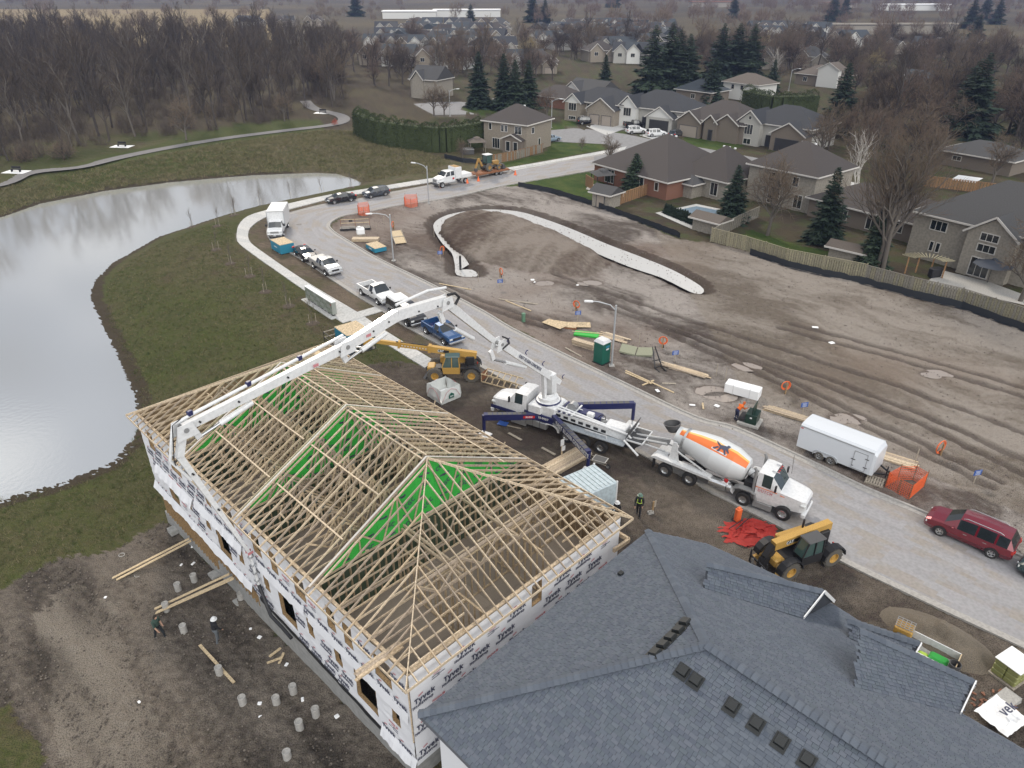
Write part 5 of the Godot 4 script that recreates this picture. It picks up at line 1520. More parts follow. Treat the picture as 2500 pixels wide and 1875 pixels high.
func build_pump() -> void:
	var o := thing("concrete_pump_truck", "white and navy concrete pump truck reaching its long boom over the wooden frame", "truck")
	var cy := [V3(3.54, 0, -47.65), 2.598]
	o.position = cy[0]; o.rotation.y = cy[1]
	var inv := Transform3D(Basis(Vector3.UP, cy[1]), cy[0]).affine_inverse()
	var F := 4.35
	for q in [[F, .53], [F - 5.75, .53], [F - 7.2, .53], [F - 8.6, .53]]:
		for s in [-1, 1]: wheel(o, V3(q[0], q[1], s * 1.07), q[1], .34, "chrome", "rubber", 0.54)
	truck_cab(o, F + 1.15, F - .6, F - 2.15, 2.35, .72, 2.05, 3.0, M("white"))
	for s in [-1, 1]:
		bxp(o, "navy_skirt", "navy", V3(F - .1, 1.2, s * 1.14), V3(2.3, .3, .06), 0.02)
		beamp(o, "chassis_rail", "black", V3(F + .8, .9, s * .42), V3(F - 11.0, .9, s * .42), .12, .28)
		var fd := MB.new()
		fd.prism([Vector2(F - 4.6, 1.4), Vector2(F - 4.6, 1.33), Vector2(F - 10.4, 1.28), Vector2(F - 10.4, 1.36)], s * .62, s * 1.28)
		part("deck_plate", fd, M("steeldeck", Color(0.42, 0.46, 0.5), {"r": 0.45, "m": 0.4, "t": "conc", "s": 0.5}), o)
		tubep(o, "hand_rail", "white", [V3(F - 7.2, 1.38, s * 1.05), V3(F - 7.2, 1.6, s * 1.05), V3(F - 9.0, 1.6, s * 1.05), V3(F - 9.0, 1.36, s * 1.05)], .03, 6)
		for k in 3: bxp(o, "tool_box", "steel", V3(F - 2.5 - k * .62, .85, s * 1.05), V3(.58, .55, .42), 0.03)
		bxp(o, "side_panel", "navy", V3(F - 3.3, 1.45, s * 1.12), V3(2.6, .62, .12), 0.04)
	letters(o, "(519) 633-9957", .26, "whitematte", Transform3D(Basis(Vector3.UP, PI), V3(F - 3.3, 1.5, -1.19)))
	var fx := F - 3.5
	bxp(o, "pedestal", "white", V3(fx, 1.9, 0), V3(2.2, 1.2, 1.9), 0.1)
	bxp(o, "valve_box", "white", V3(fx + .55, 2.1, -.95), V3(1.1, .7, .6), 0.05)
	var tl := MB.new()
	tl.lathe([[.95, 2.45], [.95, 2.62], [.8, 2.64], [.78, 2.9], [.5, 3.0], [.45, 3.2]], 20, Transform3D(Basis.IDENTITY, V3(fx, 0, 0)))
	part("turret", tl, M("white"), o)
	tl = MB.new()
	tl.lathe([[.97, 2.45], [1.0, 2.48], [1.0, 2.6], [.97, 2.64]], 20, Transform3D(Basis.IDENTITY, V3(fx, 0, 0)))
	part("slewing_ring", tl, M("navy"), o)
	var web := MB.new()
	for s in [-1, 1]:
		web.beam(V3(fx - .8, 2.0, s * .7), V3(F - 10.6, 1.5, s * .45), .1, .5)
	part("boom_frame", web, M("white"), o)
	for k in 7: bxp(o, "frame_opening", "black", V3(fx - 1.3 - k * .62, 1.92 - k * .045, -.755 + k * .02), V3(.38, .22, .02), 0.0)
	for k in 8: beamp(o, "deck_slat", "navy" if k % 2 == 0 else "white", V3(fx - .9 - k * .22, 2.28, -.85), V3(fx - .9 - k * .22, 2.28, .95), .12, .06)
	tubep(o, "delivery_pipe", "white", [V3(fx - .6, 2.45, -.6), V3(fx - 2.5, 2.3, -.62), V3(F - 10.4, 1.95, -.55), V3(F - 11.2, 1.2, -.5)], .1, 10)
	tubep(o, "delivery_pipe", "white", [V3(fx - .6, 2.45, -.25), V3(F - 10.0, 1.9, -.3)], .08, 10)
	bxp(o, "water_box", "white", V3(F - 9.3, 1.85, .15), V3(1.7, .5, 1.0), 0.06)
	bxp(o, "oil_tank", "navy", V3(F - 6.6, 1.8, .6), V3(2.4, .6, .8), 0.06)
	bxp(o, "control_box", "white", V3(F - 7.1, 2.25, .1), V3(.55, .35, .4), 0.04)
	tubep(o, "hose_coil", "black", [V3(F - 7.7, 2.2, .1), V3(F - 7.9, 2.45, .2), V3(F - 8.2, 2.4, .25), V3(F - 8.3, 2.15, .2), V3(F - 8.0, 2.1, .1)], .04, 6)
	var cool := MB.new()
	cool.cyl(V3(F - 5.6, 2.5, .35), V3(F - 5.6, 2.5, -.15), .38, 14)
	part("oil_cooler", cool, M("steel"), o)
	var hp := MB.new()
	hp.hexa([V3(F - 11.0, .9, .5), V3(F - 10.6, .9, .5), V3(F - 10.6, .9, -.5), V3(F - 11.0, .9, -.5), V3(F - 11.7, 1.75, .95), V3(F - 10.5, 1.75, .95), V3(F - 10.5, 1.75, -.95), V3(F - 11.7, 1.75, -.95)])
	part("hopper", hp, M("darkgrey"), o)
	var hr := MB.new()
	for q in [[V3(F - 11.72, 1.78, -.98), V3(F - 10.5, 1.78, -.98)], [V3(F - 11.72, 1.78, .98), V3(F - 10.5, 1.78, .98)], [V3(F - 11.72, 1.78, -.98), V3(F - 11.72, 1.78, .98)]]: hr.beam(q[0], q[1], .08, .1)
	part("hopper_rim", hr, M("white"), o)
	beamp(o, "splash_guard", "darkgrey", V3(F - 10.4, 1.8, 0), V3(F - 10.75, 2.75, 0), 1.9, .05)
	for s in [-1, 1]: tubep(o, "hopper_strut", "white", [V3(F - 10.3, 1.7, s * 1.0), V3(F - 11.5, .75, s * 1.0)], .09, 8)
	var legs := [[V3(fx + .1, 1.5, -.9), inv * V3(-2.16, 1.75, -46.86), inv * V3(-2.23, 0, -47.95)], [V3(fx - 1.0, 1.75, -.95), inv * V3(5.43, 1.6, -42.11), inv * V3(5.48, 0, -42.75)], [V3(fx - 1.0, 1.75, .95), inv * V3(9.54, 1.9, -48.37), inv * V3(9.63, 0, -49.04)], [V3(fx + .3, 1.5, .9), V3(fx + 2.2, 1.5, 3.4), V3(fx + 2.2, 0, 3.4)]]
	for i in 4:
		var q: Array = legs[i]
		var lg := group_node("outrigger", o)
		var a: Vector3 = q[0]; var e: Vector3 = q[1]
		var gnd := V3(e.x, 0, e.z)
		beamp(lg, "outrigger_beam", "navy", a, e, .34, .46)
		beamp(lg, "sliding_beam", "navy", a.lerp(e, .35) + V3(0, .0, 0), e, .40, .50)
		tubep(lg, "jack", "navy", [e + V3(0, .15, 0), V3(e.x, .55, e.z)], .14, 10)
		tubep(lg, "jack_rod", "chrome", [V3(e.x, .55, e.z), V3(e.x, .1, e.z)], .08, 8)
		bxp(lg, "pad", "whitematte", V3(e.x, .06, e.z), V3(.95, .12, .95), 0.03)
		for k in 8: 
			var pm := a.lerp(e, .3 + k * .085)
			var dv := (e - a).normalized()
			var sd2 := dv.cross(Vector3.UP).normalized()
			var tp := MB.new(); tp.box(pm + sd2.cross(dv) * .255, V3((e - a).length() * .07, .012, .36), Basis(dv, sd2.cross(dv), sd2))
			part("grip_plate", tp, M("darkgrey"), lg)
		var dv2 := (e - a); dv2.y = 0; dv2 = dv2.normalized()
		if i == 1:
			var rt := dv2
			var outw := rt.cross(Vector3.UP).normalized()
			var dr := (e - a).normalized()
			letters(lg, "EAST ELGIN CONCRETE", .44, "whitematte", Transform3D(Basis(dr, outw.cross(dr), outw), a.lerp(e, .6) + outw * .215))
		if i == 0:
			var dr0 := (a - e).normalized()
			var ow0 := dr0.cross(Vector3.UP).normalized()
			letters(lg, "SLOW", .2, "whitematte", Transform3D(Basis(dr0, ow0.cross(dr0), ow0), a.lerp(e, .22) + ow0 * .19))
			var rp := MB.new(); rp.box(a.lerp(e, .22) + ow0 * .176, V3(.9, .22, .01), Basis(dr0, ow0.cross(dr0), ow0))
			part("red_label", rp, M("red"), lg)
	var J := [V3(2.79, 4.75, -47.94), V3(-0.88, 9.51, -43.75), V3(-4.05, 14.07, -40.14), V3(-8.95, 13.9, -34.55), V3(-14.99, 13.11, -27.67), V3(-15.3, 11.8, -27.3), V3(-13.9, 4.4, -28.92), V3(-13.84, 2.1, -28.98)]
	for i in J.size(): J[i] = inv * J[i]
	var bd: Vector3 = (J[4] - J[0]); bd.y = 0; bd = bd.normalized()
	var sw := bd.cross(Vector3.UP).normalized()
	var col := V3(fx, 3.0, 0)
	var boom := group_node("boom", o)
	beamp(boom, "mast", "white", col - bd * .3, J[0] - bd * .2 + V3(0, .1, 0), .55, .7, sw)
	beamp(boom, "mast", "white", col + bd * .5, J[0].lerp(J[1], .12), .3, .3, sw)
	var taper := func(called: String, a: Vector3, e: Vector3, h0: float, h1: float, w: float, off := 0.0) -> void:
		var dd := (e - a).normalized()
		var nn := sw.cross(dd).normalized()
		if nn.y < 0: nn = -nn
		var m := MB.new()
		var q := []
		for s in [[-1, -1], [1, -1], [1, 1], [-1, 1]]: pass
		var side := sw * w * .4
		h0 *= .76; h1 *= .76
		m.hexa([a - nn * h0 * .5 + side, e - nn * h1 * .5 + side, e - nn * h1 * .5 - side, a - nn * h0 * .5 - side, a + nn * h0 * .5 + side, e + nn * h1 * .5 + side, e + nn * h1 * .5 - side, a + nn * h0 * .5 - side])
		part(called, m, M("white"), boom)
	var back: Vector3 = J[0] + (J[0] - J[1]).normalized() * 1.7
	taper.call("boom_arm", back, J[0], .5, .7, .5)
	taper.call("boom_arm", J[0], J[1], .75, .6, .5)
	taper.call("boom_arm", J[1] + sw * .42, J[1].lerp(J[2], .55) + sw * .2, .5, .62, .42)
	taper.call("boom_arm", J[1].lerp(J[2], .55) + sw * .2, J[2], .62, .7, .42)
	var m1: Vector3 = J[2].lerp(J[3], .5) + V3(0, .45, 0)
	taper.call("boom_arm", J[2] + V3(0, .1, 0), m1, .7, .85, .45)
	taper.call("boom_arm", m1, J[3] - V3(0, .1, 0), .85, .7, .45)
	taper.call("boom_arm", J[3] + V3(0, -.1, 0), J[4], .7, .5, .36)
	taper.call("boom_arm", J[4], J[5], .45, .42, .34)
	taper.call("boom_arm", J[5], J[6], .42, .2, .26)
	for i in [1, 2, 3, 4]:
		var pp := MB.new()
		var c: Vector3 = J[i]
		for s in [-1, 1]:
			pp.prism([Vector2(-.55, -.3), Vector2(.5, -.35), Vector2(.35, .4), Vector2(-.35, .42)], s * .27, s * .31, Transform3D(Basis(bd, Vector3.UP, bd.cross(Vector3.UP)), c + V3(0, -.1, 0)))
		part("joint_plate", pp, M("white"), boom)
		var pn := MB.new(); pn.cyl(c + sw * .36, c - sw * .36, .12, 12)
		part("joint_pin", pn, M("grey"), boom)
	for q in [[J[0].lerp(J[1], .5) - V3(0, .55, 0), J[1] + V3(0, -1.0, 0) + bd * .6], [J[1].lerp(J[2], .45) - V3(0, .8, 0) + bd * .3, J[2] + V3(0, -1.3, 0) + bd * .2], [J[2].lerp(J[3], .62) - V3(0, .35, 0), J[3] - V3(0, .95, 0)], [J[3].lerp(J[4], .62) - V3(0, .5, 0), J[4] - V3(0, .8, 0) - bd * .6]]:
		tubep(boom, "hydraulic_ram", "white", [q[0], (q[0] as Vector3).lerp(q[1], .62)], .15, 10)
		tubep(boom, "ram_rod", "chrome", [(q[0] as Vector3).lerp(q[1], .62), q[1]], .08, 8)
		beamp(boom, "ram_link", "white", q[1], (q[1] as Vector3) + V3(0, .75, 0) + bd * .25, .3, .2, sw)
	var sh := sw * -.0 + V3(0, .5, 0)
	tubep(boom, "concrete_pipe", "white", [J[3] + sh * 1.2, J[3].lerp(J[4], .12) + sh * 1.15, J[3].lerp(J[4], .93) + sh * .9, J[4] + V3(0, .35, 0) + bd * .4, J[5] + bd * .45, J[5].lerp(J[6], .2) + bd * .2], .085, 10)
	tubep(boom, "concrete_pipe", "white", [J[2].lerp(J[3], .02) + sh * 1.7 - bd * .3, m1 + V3(0, .72, 0) - bd * 2.4, m1 + V3(0, .6, 0)], .085, 10)
	for t in [.3, .62, .95]: bxp(boom, "pipe_clamp", "navy", J[3].lerp(J[4], t) + sh * 1.1, V3(.2, .26, .26), 0.03)
	for t in [.15, .5, .85, -.3]:
		var hk := MB.new()
		var c: Vector3 = J[0].lerp(J[1], t) + sw * -.1 + V3(.0, .5, 0)
		hk.tube([c, c + V3(0, .15, 0) + bd * .12, c + V3(0, .3, 0), c + V3(0, .28, 0) - bd * .15], [.04, .04, .04, .04], 6)
		part("pipe_hook", hk, M("navy"), boom)
	tubep(boom, "rubber_hose", "black", [J[2] + V3(0, .5, 0) - sw * .3, J[2] + V3(0, .45, 0) - bd * .55 - sw * .35, J[2] + V3(0, .1, 0) - bd * .9 - sw * .35, J[2] + V3(0, -.3, 0) - bd * .6 - sw * .3], .09, 8)
	tubep(boom, "rubber_hose", "black", [J[1] + V3(0, .6, 0) - sw * .3, J[1] + V3(0, .4, 0) - sw * .55 - bd * .3, J[1] - sw * .5 - bd * .5, J[1] + V3(0, -.35, 0) - sw * .3], .06, 8)
	tubep(boom, "rubber_hose", "black", [J[4] + V3(0, .5, 0), J[4] + V3(0, .45, 0) + bd * .5 - sw * .2, J[5] + bd * .35 - sw * .2, J[5] + V3(0, -.5, 0) + bd * .25], .025, 6)
	tubep(boom, "end_pipe", "white", [J[6], J[7]], .09, 10)
	for t in [.1, .35, .6, .85]: bxp(boom, "pipe_clamp", "steel", J[6].lerp(J[7], t), V3(.26, .1, .26), 0.02)
	tubep(boom, "end_hose", "black", [J[7], inv * W(.15, 13.2, 1.2), inv * W(.05, 12.6, .72), inv * W(.1, 11.6, .62), inv * W(.1, 10.6, .56)], .1, 10)
	var dr1: Vector3 = (back - J[1]).normalized()
	var nn1: Vector3 = dr1.cross(-sw).normalized()
	var face: Vector3 = dr1.cross(Vector3.UP).normalized()
	letters(boom, "EAST ELGIN CONCRETE", .3, "ink", Transform3D(Basis(dr1, face.cross(dr1), face), J[0].lerp(J[1], .45) + face * .27))
	var dots := MB.new()
	for q in [[J[2].lerp(J[3], .1), 0.0], [J[2].lerp(J[3], .3), .2], [J[2].lerp(J[3], .6), .35], [J[2].lerp(J[3], .75), .2], [J[3].lerp(J[4], .05), -.1], [J[3].lerp(J[4], .4), -.05], [J[3].lerp(J[4], .7), 0.0], [J[3].lerp(J[4], .92), 0.0], [J[5].lerp(J[6], .15), 0.0], [J[5].lerp(J[6], .5), 0.0]]:
		dots.cyl((q[0] as Vector3) + V3(0, q[1], 0) - sw * .24, (q[0] as Vector3) + V3(0, q[1], 0) + sw * .24, .05, 8)
	part("pin_end", dots, M("black"), boom)
	for q in [[J[2].lerp(J[3], .8), .1], [J[3].lerp(J[4], .22), -.15], [J[6], .1]]:
		for s in [-1, 1]:
			var lb := MB.new(); lb.box((q[0] as Vector3) + V3(0, q[1], 0) + sw * s * (.235 if q[1] != .1 or q[0] != J[6] else .12), V3(.32, .16, .01), Basis(bd, Vector3.UP, bd.cross(Vector3.UP)))
			part("maker_label", lb, M("redink"), boom)
func telehandler(label: String, at: Vector3, yaw: float, reach: float, pitch: float, cab_m: String, mud: String, roof_m: String) -> Node3D:
	var o := thing("telehandler", label, "telehandler", at, yaw)
	for x in [-1.6, 1.6]:
		for s in [-1, 1]:
			wheel(o, V3(x, .66, s * .98), .66, .42, "yellow", mud, 0.52)
			var lug := MB.new()
			for k in 16:
				var a := TAU * k / 16.0
				for z in [-1, 1]: lug.box(V3(x + cos(a) * .66, .66 + sin(a) * .66, s * .98 + z * .1), V3(.07, .1, .2), Basis(V3(0, 0, 1), a) * Basis(V3(1, 0, 0), z * .5))
			part("tyre_lug", lug, M(mud), o)
			if cab_m == "black" or x < 0:
				var fd := MB.new()
				var pr := []
				for i in 8: pr.append(Vector2(cos(PI * i / 7.0) * .86, sin(PI * i / 7.0) * .8))
				for i in 8: pr.append(Vector2(cos(PI * (7 - i) / 7.0) * .78, sin(PI * (7 - i) / 7.0) * .72))
				fd.prism(pr, s * .76, s * 1.24, Transform3D(Basis.IDENTITY, V3(x, .72, 0)))
				part("mudguard", fd, M("black"), o)
	bxp(o, "chassis", "black", V3(0, .85, 0), V3(4.0, .5, .9), 0.06)
	bxp(o, "front_frame", "yellow", V3(1.95, .95, 0), V3(.7, .55, 1.1), 0.08)
	for s in [-1, 1]: beamp(o, "stabiliser", "yellow" if cab_m == "black" else "darkgrey", V3(2.0, .95, s * .55), V3(2.5, .3, s * 1.0), .26, .26)
	bxp(o, "engine_cover", "yellow", V3(.1, 1.45, .72), V3(2.2, .7, .7), 0.1)
	bxp(o, "boom_saddle", "black", V3(-1.5, 1.5, 0.05), V3(.7, 1.1, .7), 0.05)
	var cb := group_node("operator_cab", o)
	var y0 := .85; var y1 := 2.45
	var fl := MB.new()
	fl.hexa([V3(-.6, y0, -.35), V3(.85, y0, -.35), V3(.85, y0, -1.12), V3(-.6, y0, -1.12), V3(-.6, y0 + .62, -.35), V3(.95, y0 + .62, -.35), V3(.95, y0 + .62, -1.14), V3(-.6, y0 + .62, -1.14)])
	part("cab_lower", fl, M(cab_m), cb)
	var gl := MB.new()
	gl.hexa([V3(-.58, y0 + .62, -.37), V3(.93, y0 + .62, -.37), V3(.93, y0 + .62, -1.1), V3(-.58, y0 + .62, -1.1), V3(-.52, y1, -.4), V3(.6, y1, -.4), V3(.6, y1, -1.06), V3(-.52, y1, -1.06)])
	part("cab_glass", gl, M("cabglass", Color(0.05, 0.09, 0.085), {"r": 0.08, "sp": 0.8}), cb)
	bxp(cb, "cab_roof", roof_m, V3(.02, y1 + .04, -.73), V3(1.3, .12, .86), 0.05)
	for q in [[V3(.94, y0 + .6, -.36), V3(.6, y1, -.4)], [V3(.94, y0 + .6, -1.12), V3(.6, y1, -1.08)], [V3(-.58, y0 + .6, -1.12), V3(-.52, y1, -1.08)], [V3(.1, y0 + .6, -1.13), V3(.08, y1, -1.09)]]: tubep(cb, "pillar", cab_m, q, .045, 6)
	var pv := V3(-1.75, 2.15, .1)
	var dv := V3(cos(pitch), sin(pitch), 0)
	var bm := group_node("boom", o)
	var l1 := 3.9
	beamp(bm, "outer_boom", "yellow", pv - dv * .3, pv + dv * l1, .42, .55)
	var lb := MB.new(); lb.box(pv + dv * 2.6 + V3(0, 0, -.213), V3(.95, .26, .01), Basis(V3(0, 0, 1), pitch))
	part("black_decal", lb, M("black"), bm)
	letters(bm, "CAT", .3, "whitematte", Transform3D(Basis(Vector3.UP, PI) * Basis(V3(0, 0, 1), -pitch), pv + dv * 2.85 + V3(0, 0, -.225)))
	var tip := pv + dv * l1
	if reach > 0.5:
		beamp(bm, "middle_boom", "yellow", tip, tip + dv * reach * .5, .33, .42)
		beamp(bm, "collar", "yellow", tip + dv * (reach * .5 - .1), tip + dv * (reach * .5 + .1), .46, .62)
		beamp(bm, "collar", "yellow", tip - dv * .2, tip + dv * .05, .5, .68)
		beamp(bm, "inner_boom", "yellow", tip + dv * reach * .5, tip + dv * reach, .26, .34)
		for k in 9: bxp(bm, "hose_clip", "whitematte", tip + dv * (.25 + k * reach * .05) + V3(0, -.02, -.19), V3(.1, .1, .06), 0.02)
		tubep(bm, "ram", "black", [tip + dv * .1 + V3(0, .26, 0), tip + dv * reach * .55 + V3(0, .2, 0)], .06, 8)
		tip += dv * reach
	var hd := group_node("fork_carriage", o)
	var head := tip + V3(.35, -.75, 0) if reach < 0.5 else tip + V3(.35, -.5, 0)
	beamp(hd, "boom_nose", "black" if reach < 0.5 else "yellow", tip - dv * .1, head, .36, .5, V3(1, 0, 0))
	if reach < 0.5:
		beamp(hd, "nose_link", "black", head, head + V3(.25, -.7, 0), .4, .4, V3(1, 0, 0))
		head += V3(.3, -.75, 0)
	for y in [.0, .45]: beamp(hd, "carriage_bar", "black", head + V3(.2, y, -.75), head + V3(.2, y, .75), .08, .12)
	for z in [-.7, 0, .7]: beamp(hd, "carriage_post", "black", head + V3(.2, -.05, z), head + V3(.2, .9, z), .08, .06, V3(1, 0, 0))
	for z in [-.4, .4]:
		beamp(hd, "fork", "steel", head + V3(.26, -.35, z), head + V3(1.5, -.38, z), .13, .05)
		beamp(hd, "fork_back", "steel", head + V3(.26, -.38, z), head + V3(.26, .45, z), .13, .05, V3(1, 0, 0))
	tubep(o, "lift_ram", "chrome", [V3(-.4, 1.2, .1), pv + dv * 1.5 - V3(0, .25, 0)], .09, 8)
	tubep(o, "exhaust", "black", [V3(-.7, 1.7, .8), V3(-.7, 2.4, .8)], .07, 8)
	for s in [-1, 1]: bxp(o, "rear_lamp", "lightred", V3(-2.1, 1.1, s * .5), V3(.06, .12, .2))
	return o
func build_vehicles() -> void:
	build_mixer()
	build_pump()
	var t := [V3(17.37, 0, -33.04), -2.751]
	telehandler("black and yellow telehandler with lowered forks beside the shingled roof", t[0], t[1], 0.0, -0.06, "black", "rubbermud", "darkgrey")
	t = [V3(-5.16, 0, -56.41), -2.779]
	telehandler("yellow telehandler with long extended boom behind the white bag", t[0], t[1] - 0.35, 5.2, 0.16, "yellow", "rubbermud", "cabglass")
	var maroon := M("maroon", Color(0.17, 0.008, 0.02), {"r": 0.25, "m": 0.3, "cc": 1.0})
	var carblack := M("carblack", Color(0.012, 0.013, 0.016), {"r": 0.2, "m": 0.2, "cc": 1.0})
	var cargrey := M("cargrey", Color(0.05, 0.06, 0.075), {"r": 0.25, "m": 0.3, "cc": 1.0})
	var silver := M("silver", Color(0.50, 0.51, 0.52), {"r": 0.3, "m": 0.5, "cc": 0.8})
	var carblue := M("carblue", Color(0.025, 0.085, 0.22), {"r": 0.25, "m": 0.3, "cc": 1.0})
	t = [V3(28.87, 0, -35.02), 2.370]
	car("parked_suv", "dark red family car with silver roof rails parked at the site kerb", "car", t[0], t[1], maroon, "suv", 5.0, 1.96, 1.78, 2.92)
	t = [V3(32.09, 0, -30.97), 2.293]
	car("parked_car", "dark teal car parked behind the dark red family car", "car", t[0], t[1], M("carteal", Color(0.012, 0.045, 0.05), {"r": 0.25, "cc": 1.0}), "hatch", 4.5, 1.85, 1.55, 2.7)
	t = [V3(-14.94, 0, -74.44), -0.883]
	pickup("white_pickup", "white single cab pickup with a long open bed and tool box", t[0], t[1], M("white"), 1.55, 2.5, "open", 2.0, 1.9, 3.5)
	t = [V3(-22.49, 0, -83.09), -0.895]
	pickup("silver_pickup", "silver pickup with a covered bed behind the black sedan", t[0], t[1], silver, 2.0, 1.9, "cover", 1.9, 1.75, 3.24)
	t = [V3(-10.99, 0, -68.96), -0.957]
	pickup("black_pickup", "black pickup with white roofed bed canopy under the pump boom", t[0], t[1], carblack, 2.1, 2.0, "cap", 2.0, 1.9, 3.7)
	t = [V3(-6.84, 0, -64.45), -0.901]
	pickup("blue_pickup", "blue pickup with open bed in front of the black canopy truck", t[0], t[1], carblue, 1.6, 2.0, "open", 1.9, 1.72, 3.2, "navy")
	t = [V3(-26.16, 0, -87.71), -0.982]
	car("black_sedan", "black sedan parked by the teal crate on the curve", "car", t[0], t[1], carblack, "sedan", 4.7, 1.85, 1.45, 2.77)
	t = [V3(-27.13, 0, -113.91), -2.560]
	car("black_sedan", "black sedan standing on the road behind the grey crossover", "car", t[0], t[1], carblack, "sedan", 4.8, 1.85, 1.45, 2.75)
	t = [V3(-22.12, 0, -117.31), -2.517]
	car("grey_crossover", "dark grey crossover car standing on the road by the pond", "car", t[0], t[1], cargrey, "hatch", 4.4, 1.8, 1.6, 2.62)
	t = [V3(-32.53, 0, -98.27), -1.448]
	var o := thing("box_truck", "white cube van with a tall square cargo box on the curve", "truck", t[0], t[1])
	for x in [-2.1, 2.1]:
		for s in [-1, 1]: wheel(o, V3(x, .4, s * .88), .4, .28)
	bxp(o, "cargo_box", "white", V3(-1.35, 2.05, 0), V3(4.6, 2.35, 2.3), 0.05)
	bxp(o, "cargo_roof", "whitematte", V3(-1.35, 3.25, 0), V3(4.5, .05, 2.2))
	for s in [-1, 1]:
		beamp(o, "corner_trim", "galv", V3(.96, .95, s * 1.13), V3(.96, 3.2, s * 1.13), .09, .09, V3(1, 0, 0))
		bxp(o, "headlight", "headlight", V3(3.1, .95, s * .78), V3(.1, .22, .3), 0.02)
		bxp(o, "mirror", "black", V3(1.95, 1.6, s * 1.2), V3(.12, .34, .22), 0.03)
	beamp(o, "roof_trim", "galv", V3(.96, 3.2, -1.14), V3(.96, 3.2, 1.14), .1, .1)
	var st := []
	for q in [[.95, .5, 1.35, 1.0, 1.98, .82, 2.05, ""], [1.35, .5, 1.35, 1.0, 2.02, .84, 2.08, "s"], [1.75, .5, 1.32, 1.0, 1.95, .8, 2.0, "t"], [2.3, .5, 1.28, 1.0, 1.34, .84, 1.37, ""], [3.0, .5, 1.12, .96, 1.16, .74, 1.19, ""], [3.12, .5, .95, .9, .98, .7, 1.0, ""]]: st.append([q[0], [[.42, .9], [.7, 1.0], [q[2], q[3]], [q[4], q[5]], [q[6], 0.0]], q[7]])
	loft(o, st, M("white"), M("glass"), "cab")
	bxp(o, "grille", "grey", V3(3.13, .92, 0), V3(.06, .26, 1.1), 0.02)
	bxp(o, "bumper", "chrome", V3(3.15, .58, 0), V3(.16, .2, 1.95), 0.04)
	bxp(o, "number_plate", "whitematte", V3(3.24, .5, 0), V3(.02, .12, .32))
	t = [V3(-10.54, 0, -124.93), -2.442]
	o = thing("crew_truck", "white crew cab work truck with a tall utility body and cones", "truck", t[0], t[1])
	for s in [-1, 1]:
		wheel(o, V3(2.45, .48, s * 1.0), .48, .28)
		wheel(o, V3(-2.45, .48, s * 1.0), .48, .3)
	st = []
	for q in [[-.3, .8, 1.75, 1.02, 2.42, .86, 2.5, ""], [-.15, .8, 1.75, 1.02, 2.44, .88, 2.52, "s"], [.55, .8, 1.75, 1.02, 2.45, .88, 2.53, ""], [.7, .8, 1.75, 1.02, 2.45, .88, 2.53, "s"], [1.35, .8, 1.72, 1.02, 2.38, .84, 2.45, "t"], [1.9, .8, 1.68, .98, 1.74, .8, 1.78, ""], [3.1, .85, 1.45, .8, 1.5, .6, 1.53, ""], [3.25, .9, 1.1, .7, 1.15, .5, 1.17, ""]]: st.append([q[0], [[q[1] - .1, q[3] * .96], [q[1] + .2, q[3]], [q[2], q[3]], [q[4], q[5]], [q[6], 0.0]], q[7]])
	loft(o, st, M("white"), M("glass"), "cab")
	bxp(o, "utility_body", "white", V3(-1.0, 2.0, 0), V3(1.3, 1.9, 2.2), 0.05)
	bxp(o, "body_load", "rustyellow", V3(-1.0, 2.97, 0), V3(1.0, .06, 1.6))
	bxp(o, "flat_bed", "whitematte", V3(-2.7, 1.35, 0), V3(2.1, .6, 2.2), 0.03)
	bxp(o, "grille", "grey", V3(3.26, 1.15, 0), V3(.08, .45, 1.1), 0.02)
	bxp(o, "bumper", "darkgrey", V3(3.35, .62, 0), V3(.25, .3, 2.1), 0.04)
	for s in [-1, 1]:
		bxp(o, "fender", "white", V3(2.5, 1.05, s * .92), V3(1.2, .3, .3), 0.1)
		bxp(o, "step", "grey", V3(.4, .6, s * .98), V3(1.6, .2, .3))
		bxp(o, "mirror", "black", V3(1.6, 1.95, s * 1.2), V3(.12, .4, .2), 0.03)
	bxp(o, "door_emblem", "red", V3(.1, 1.25, -1.03), V3(.4, .3, .02))
	t = [V3(-4.12, 0, -131.51), -2.467]
	o = thing("flat_trailer", "rusty orange flat trailer carrying the yellow digger", "trailer", t[0], t[1])
	bxp(o, "deck", "rustdeck", V3(0, .85, 0), V3(7.4, .14, 2.2), 0.03)
	for s in [-1, 1]:
		beamp(o, "side_rail", "rustdeck", V3(-3.7, .72, s * 1.08), V3(3.7, .72, s * 1.08), .08, .2)
		for x in [-1.9, -.9]: wheel(o, V3(x, .38, s * .95), .38, .24, "grey")
		beamp(o, "ramp", "rustdeck", V3(-3.7, .8, s * .7), V3(-5.2, .08, s * .7), .5, .06)
		beamp(o, "drawbar", "rustdeck", V3(3.6, .75, s * .6), V3(5.0, .7, 0), .1, .14)
	var ba: Vector3 = t[0] + V3(0, .92, 0)
	o = thing("backhoe_loader", "yellow digger with white cab roof riding on the flat trailer", "digger", ba, t[1] + PI)
	for s in [-1, 1]:
		wheel(o, V3(-.6, .72, s * .85), .72, .42, "rustyellow", "rubbermud", .5)
		wheel(o, V3(1.6, .45, s * .8), .45, .3, "rustyellow", "rubbermud", .5)
		beamp(o, "loader_arm", "rustyellow", V3(.5, 1.35, s * .5), V3(2.5, .6, s * .5), .12, .2)
		for x in [-.95, .25]: tubep(o, "cab_post", "black", [V3(x, 1.3, s * .6), V3(x, 2.75, s * .55)], .05, 6)
	bxp(o, "bonnet", "rustyellow", V3(1.15, 1.2, 0), V3(1.7, .7, .75), 0.08)
	bxp(o, "chassis", "darkgrey", V3(.4, .75, 0), V3(3.4, .4, .7), 0.04)
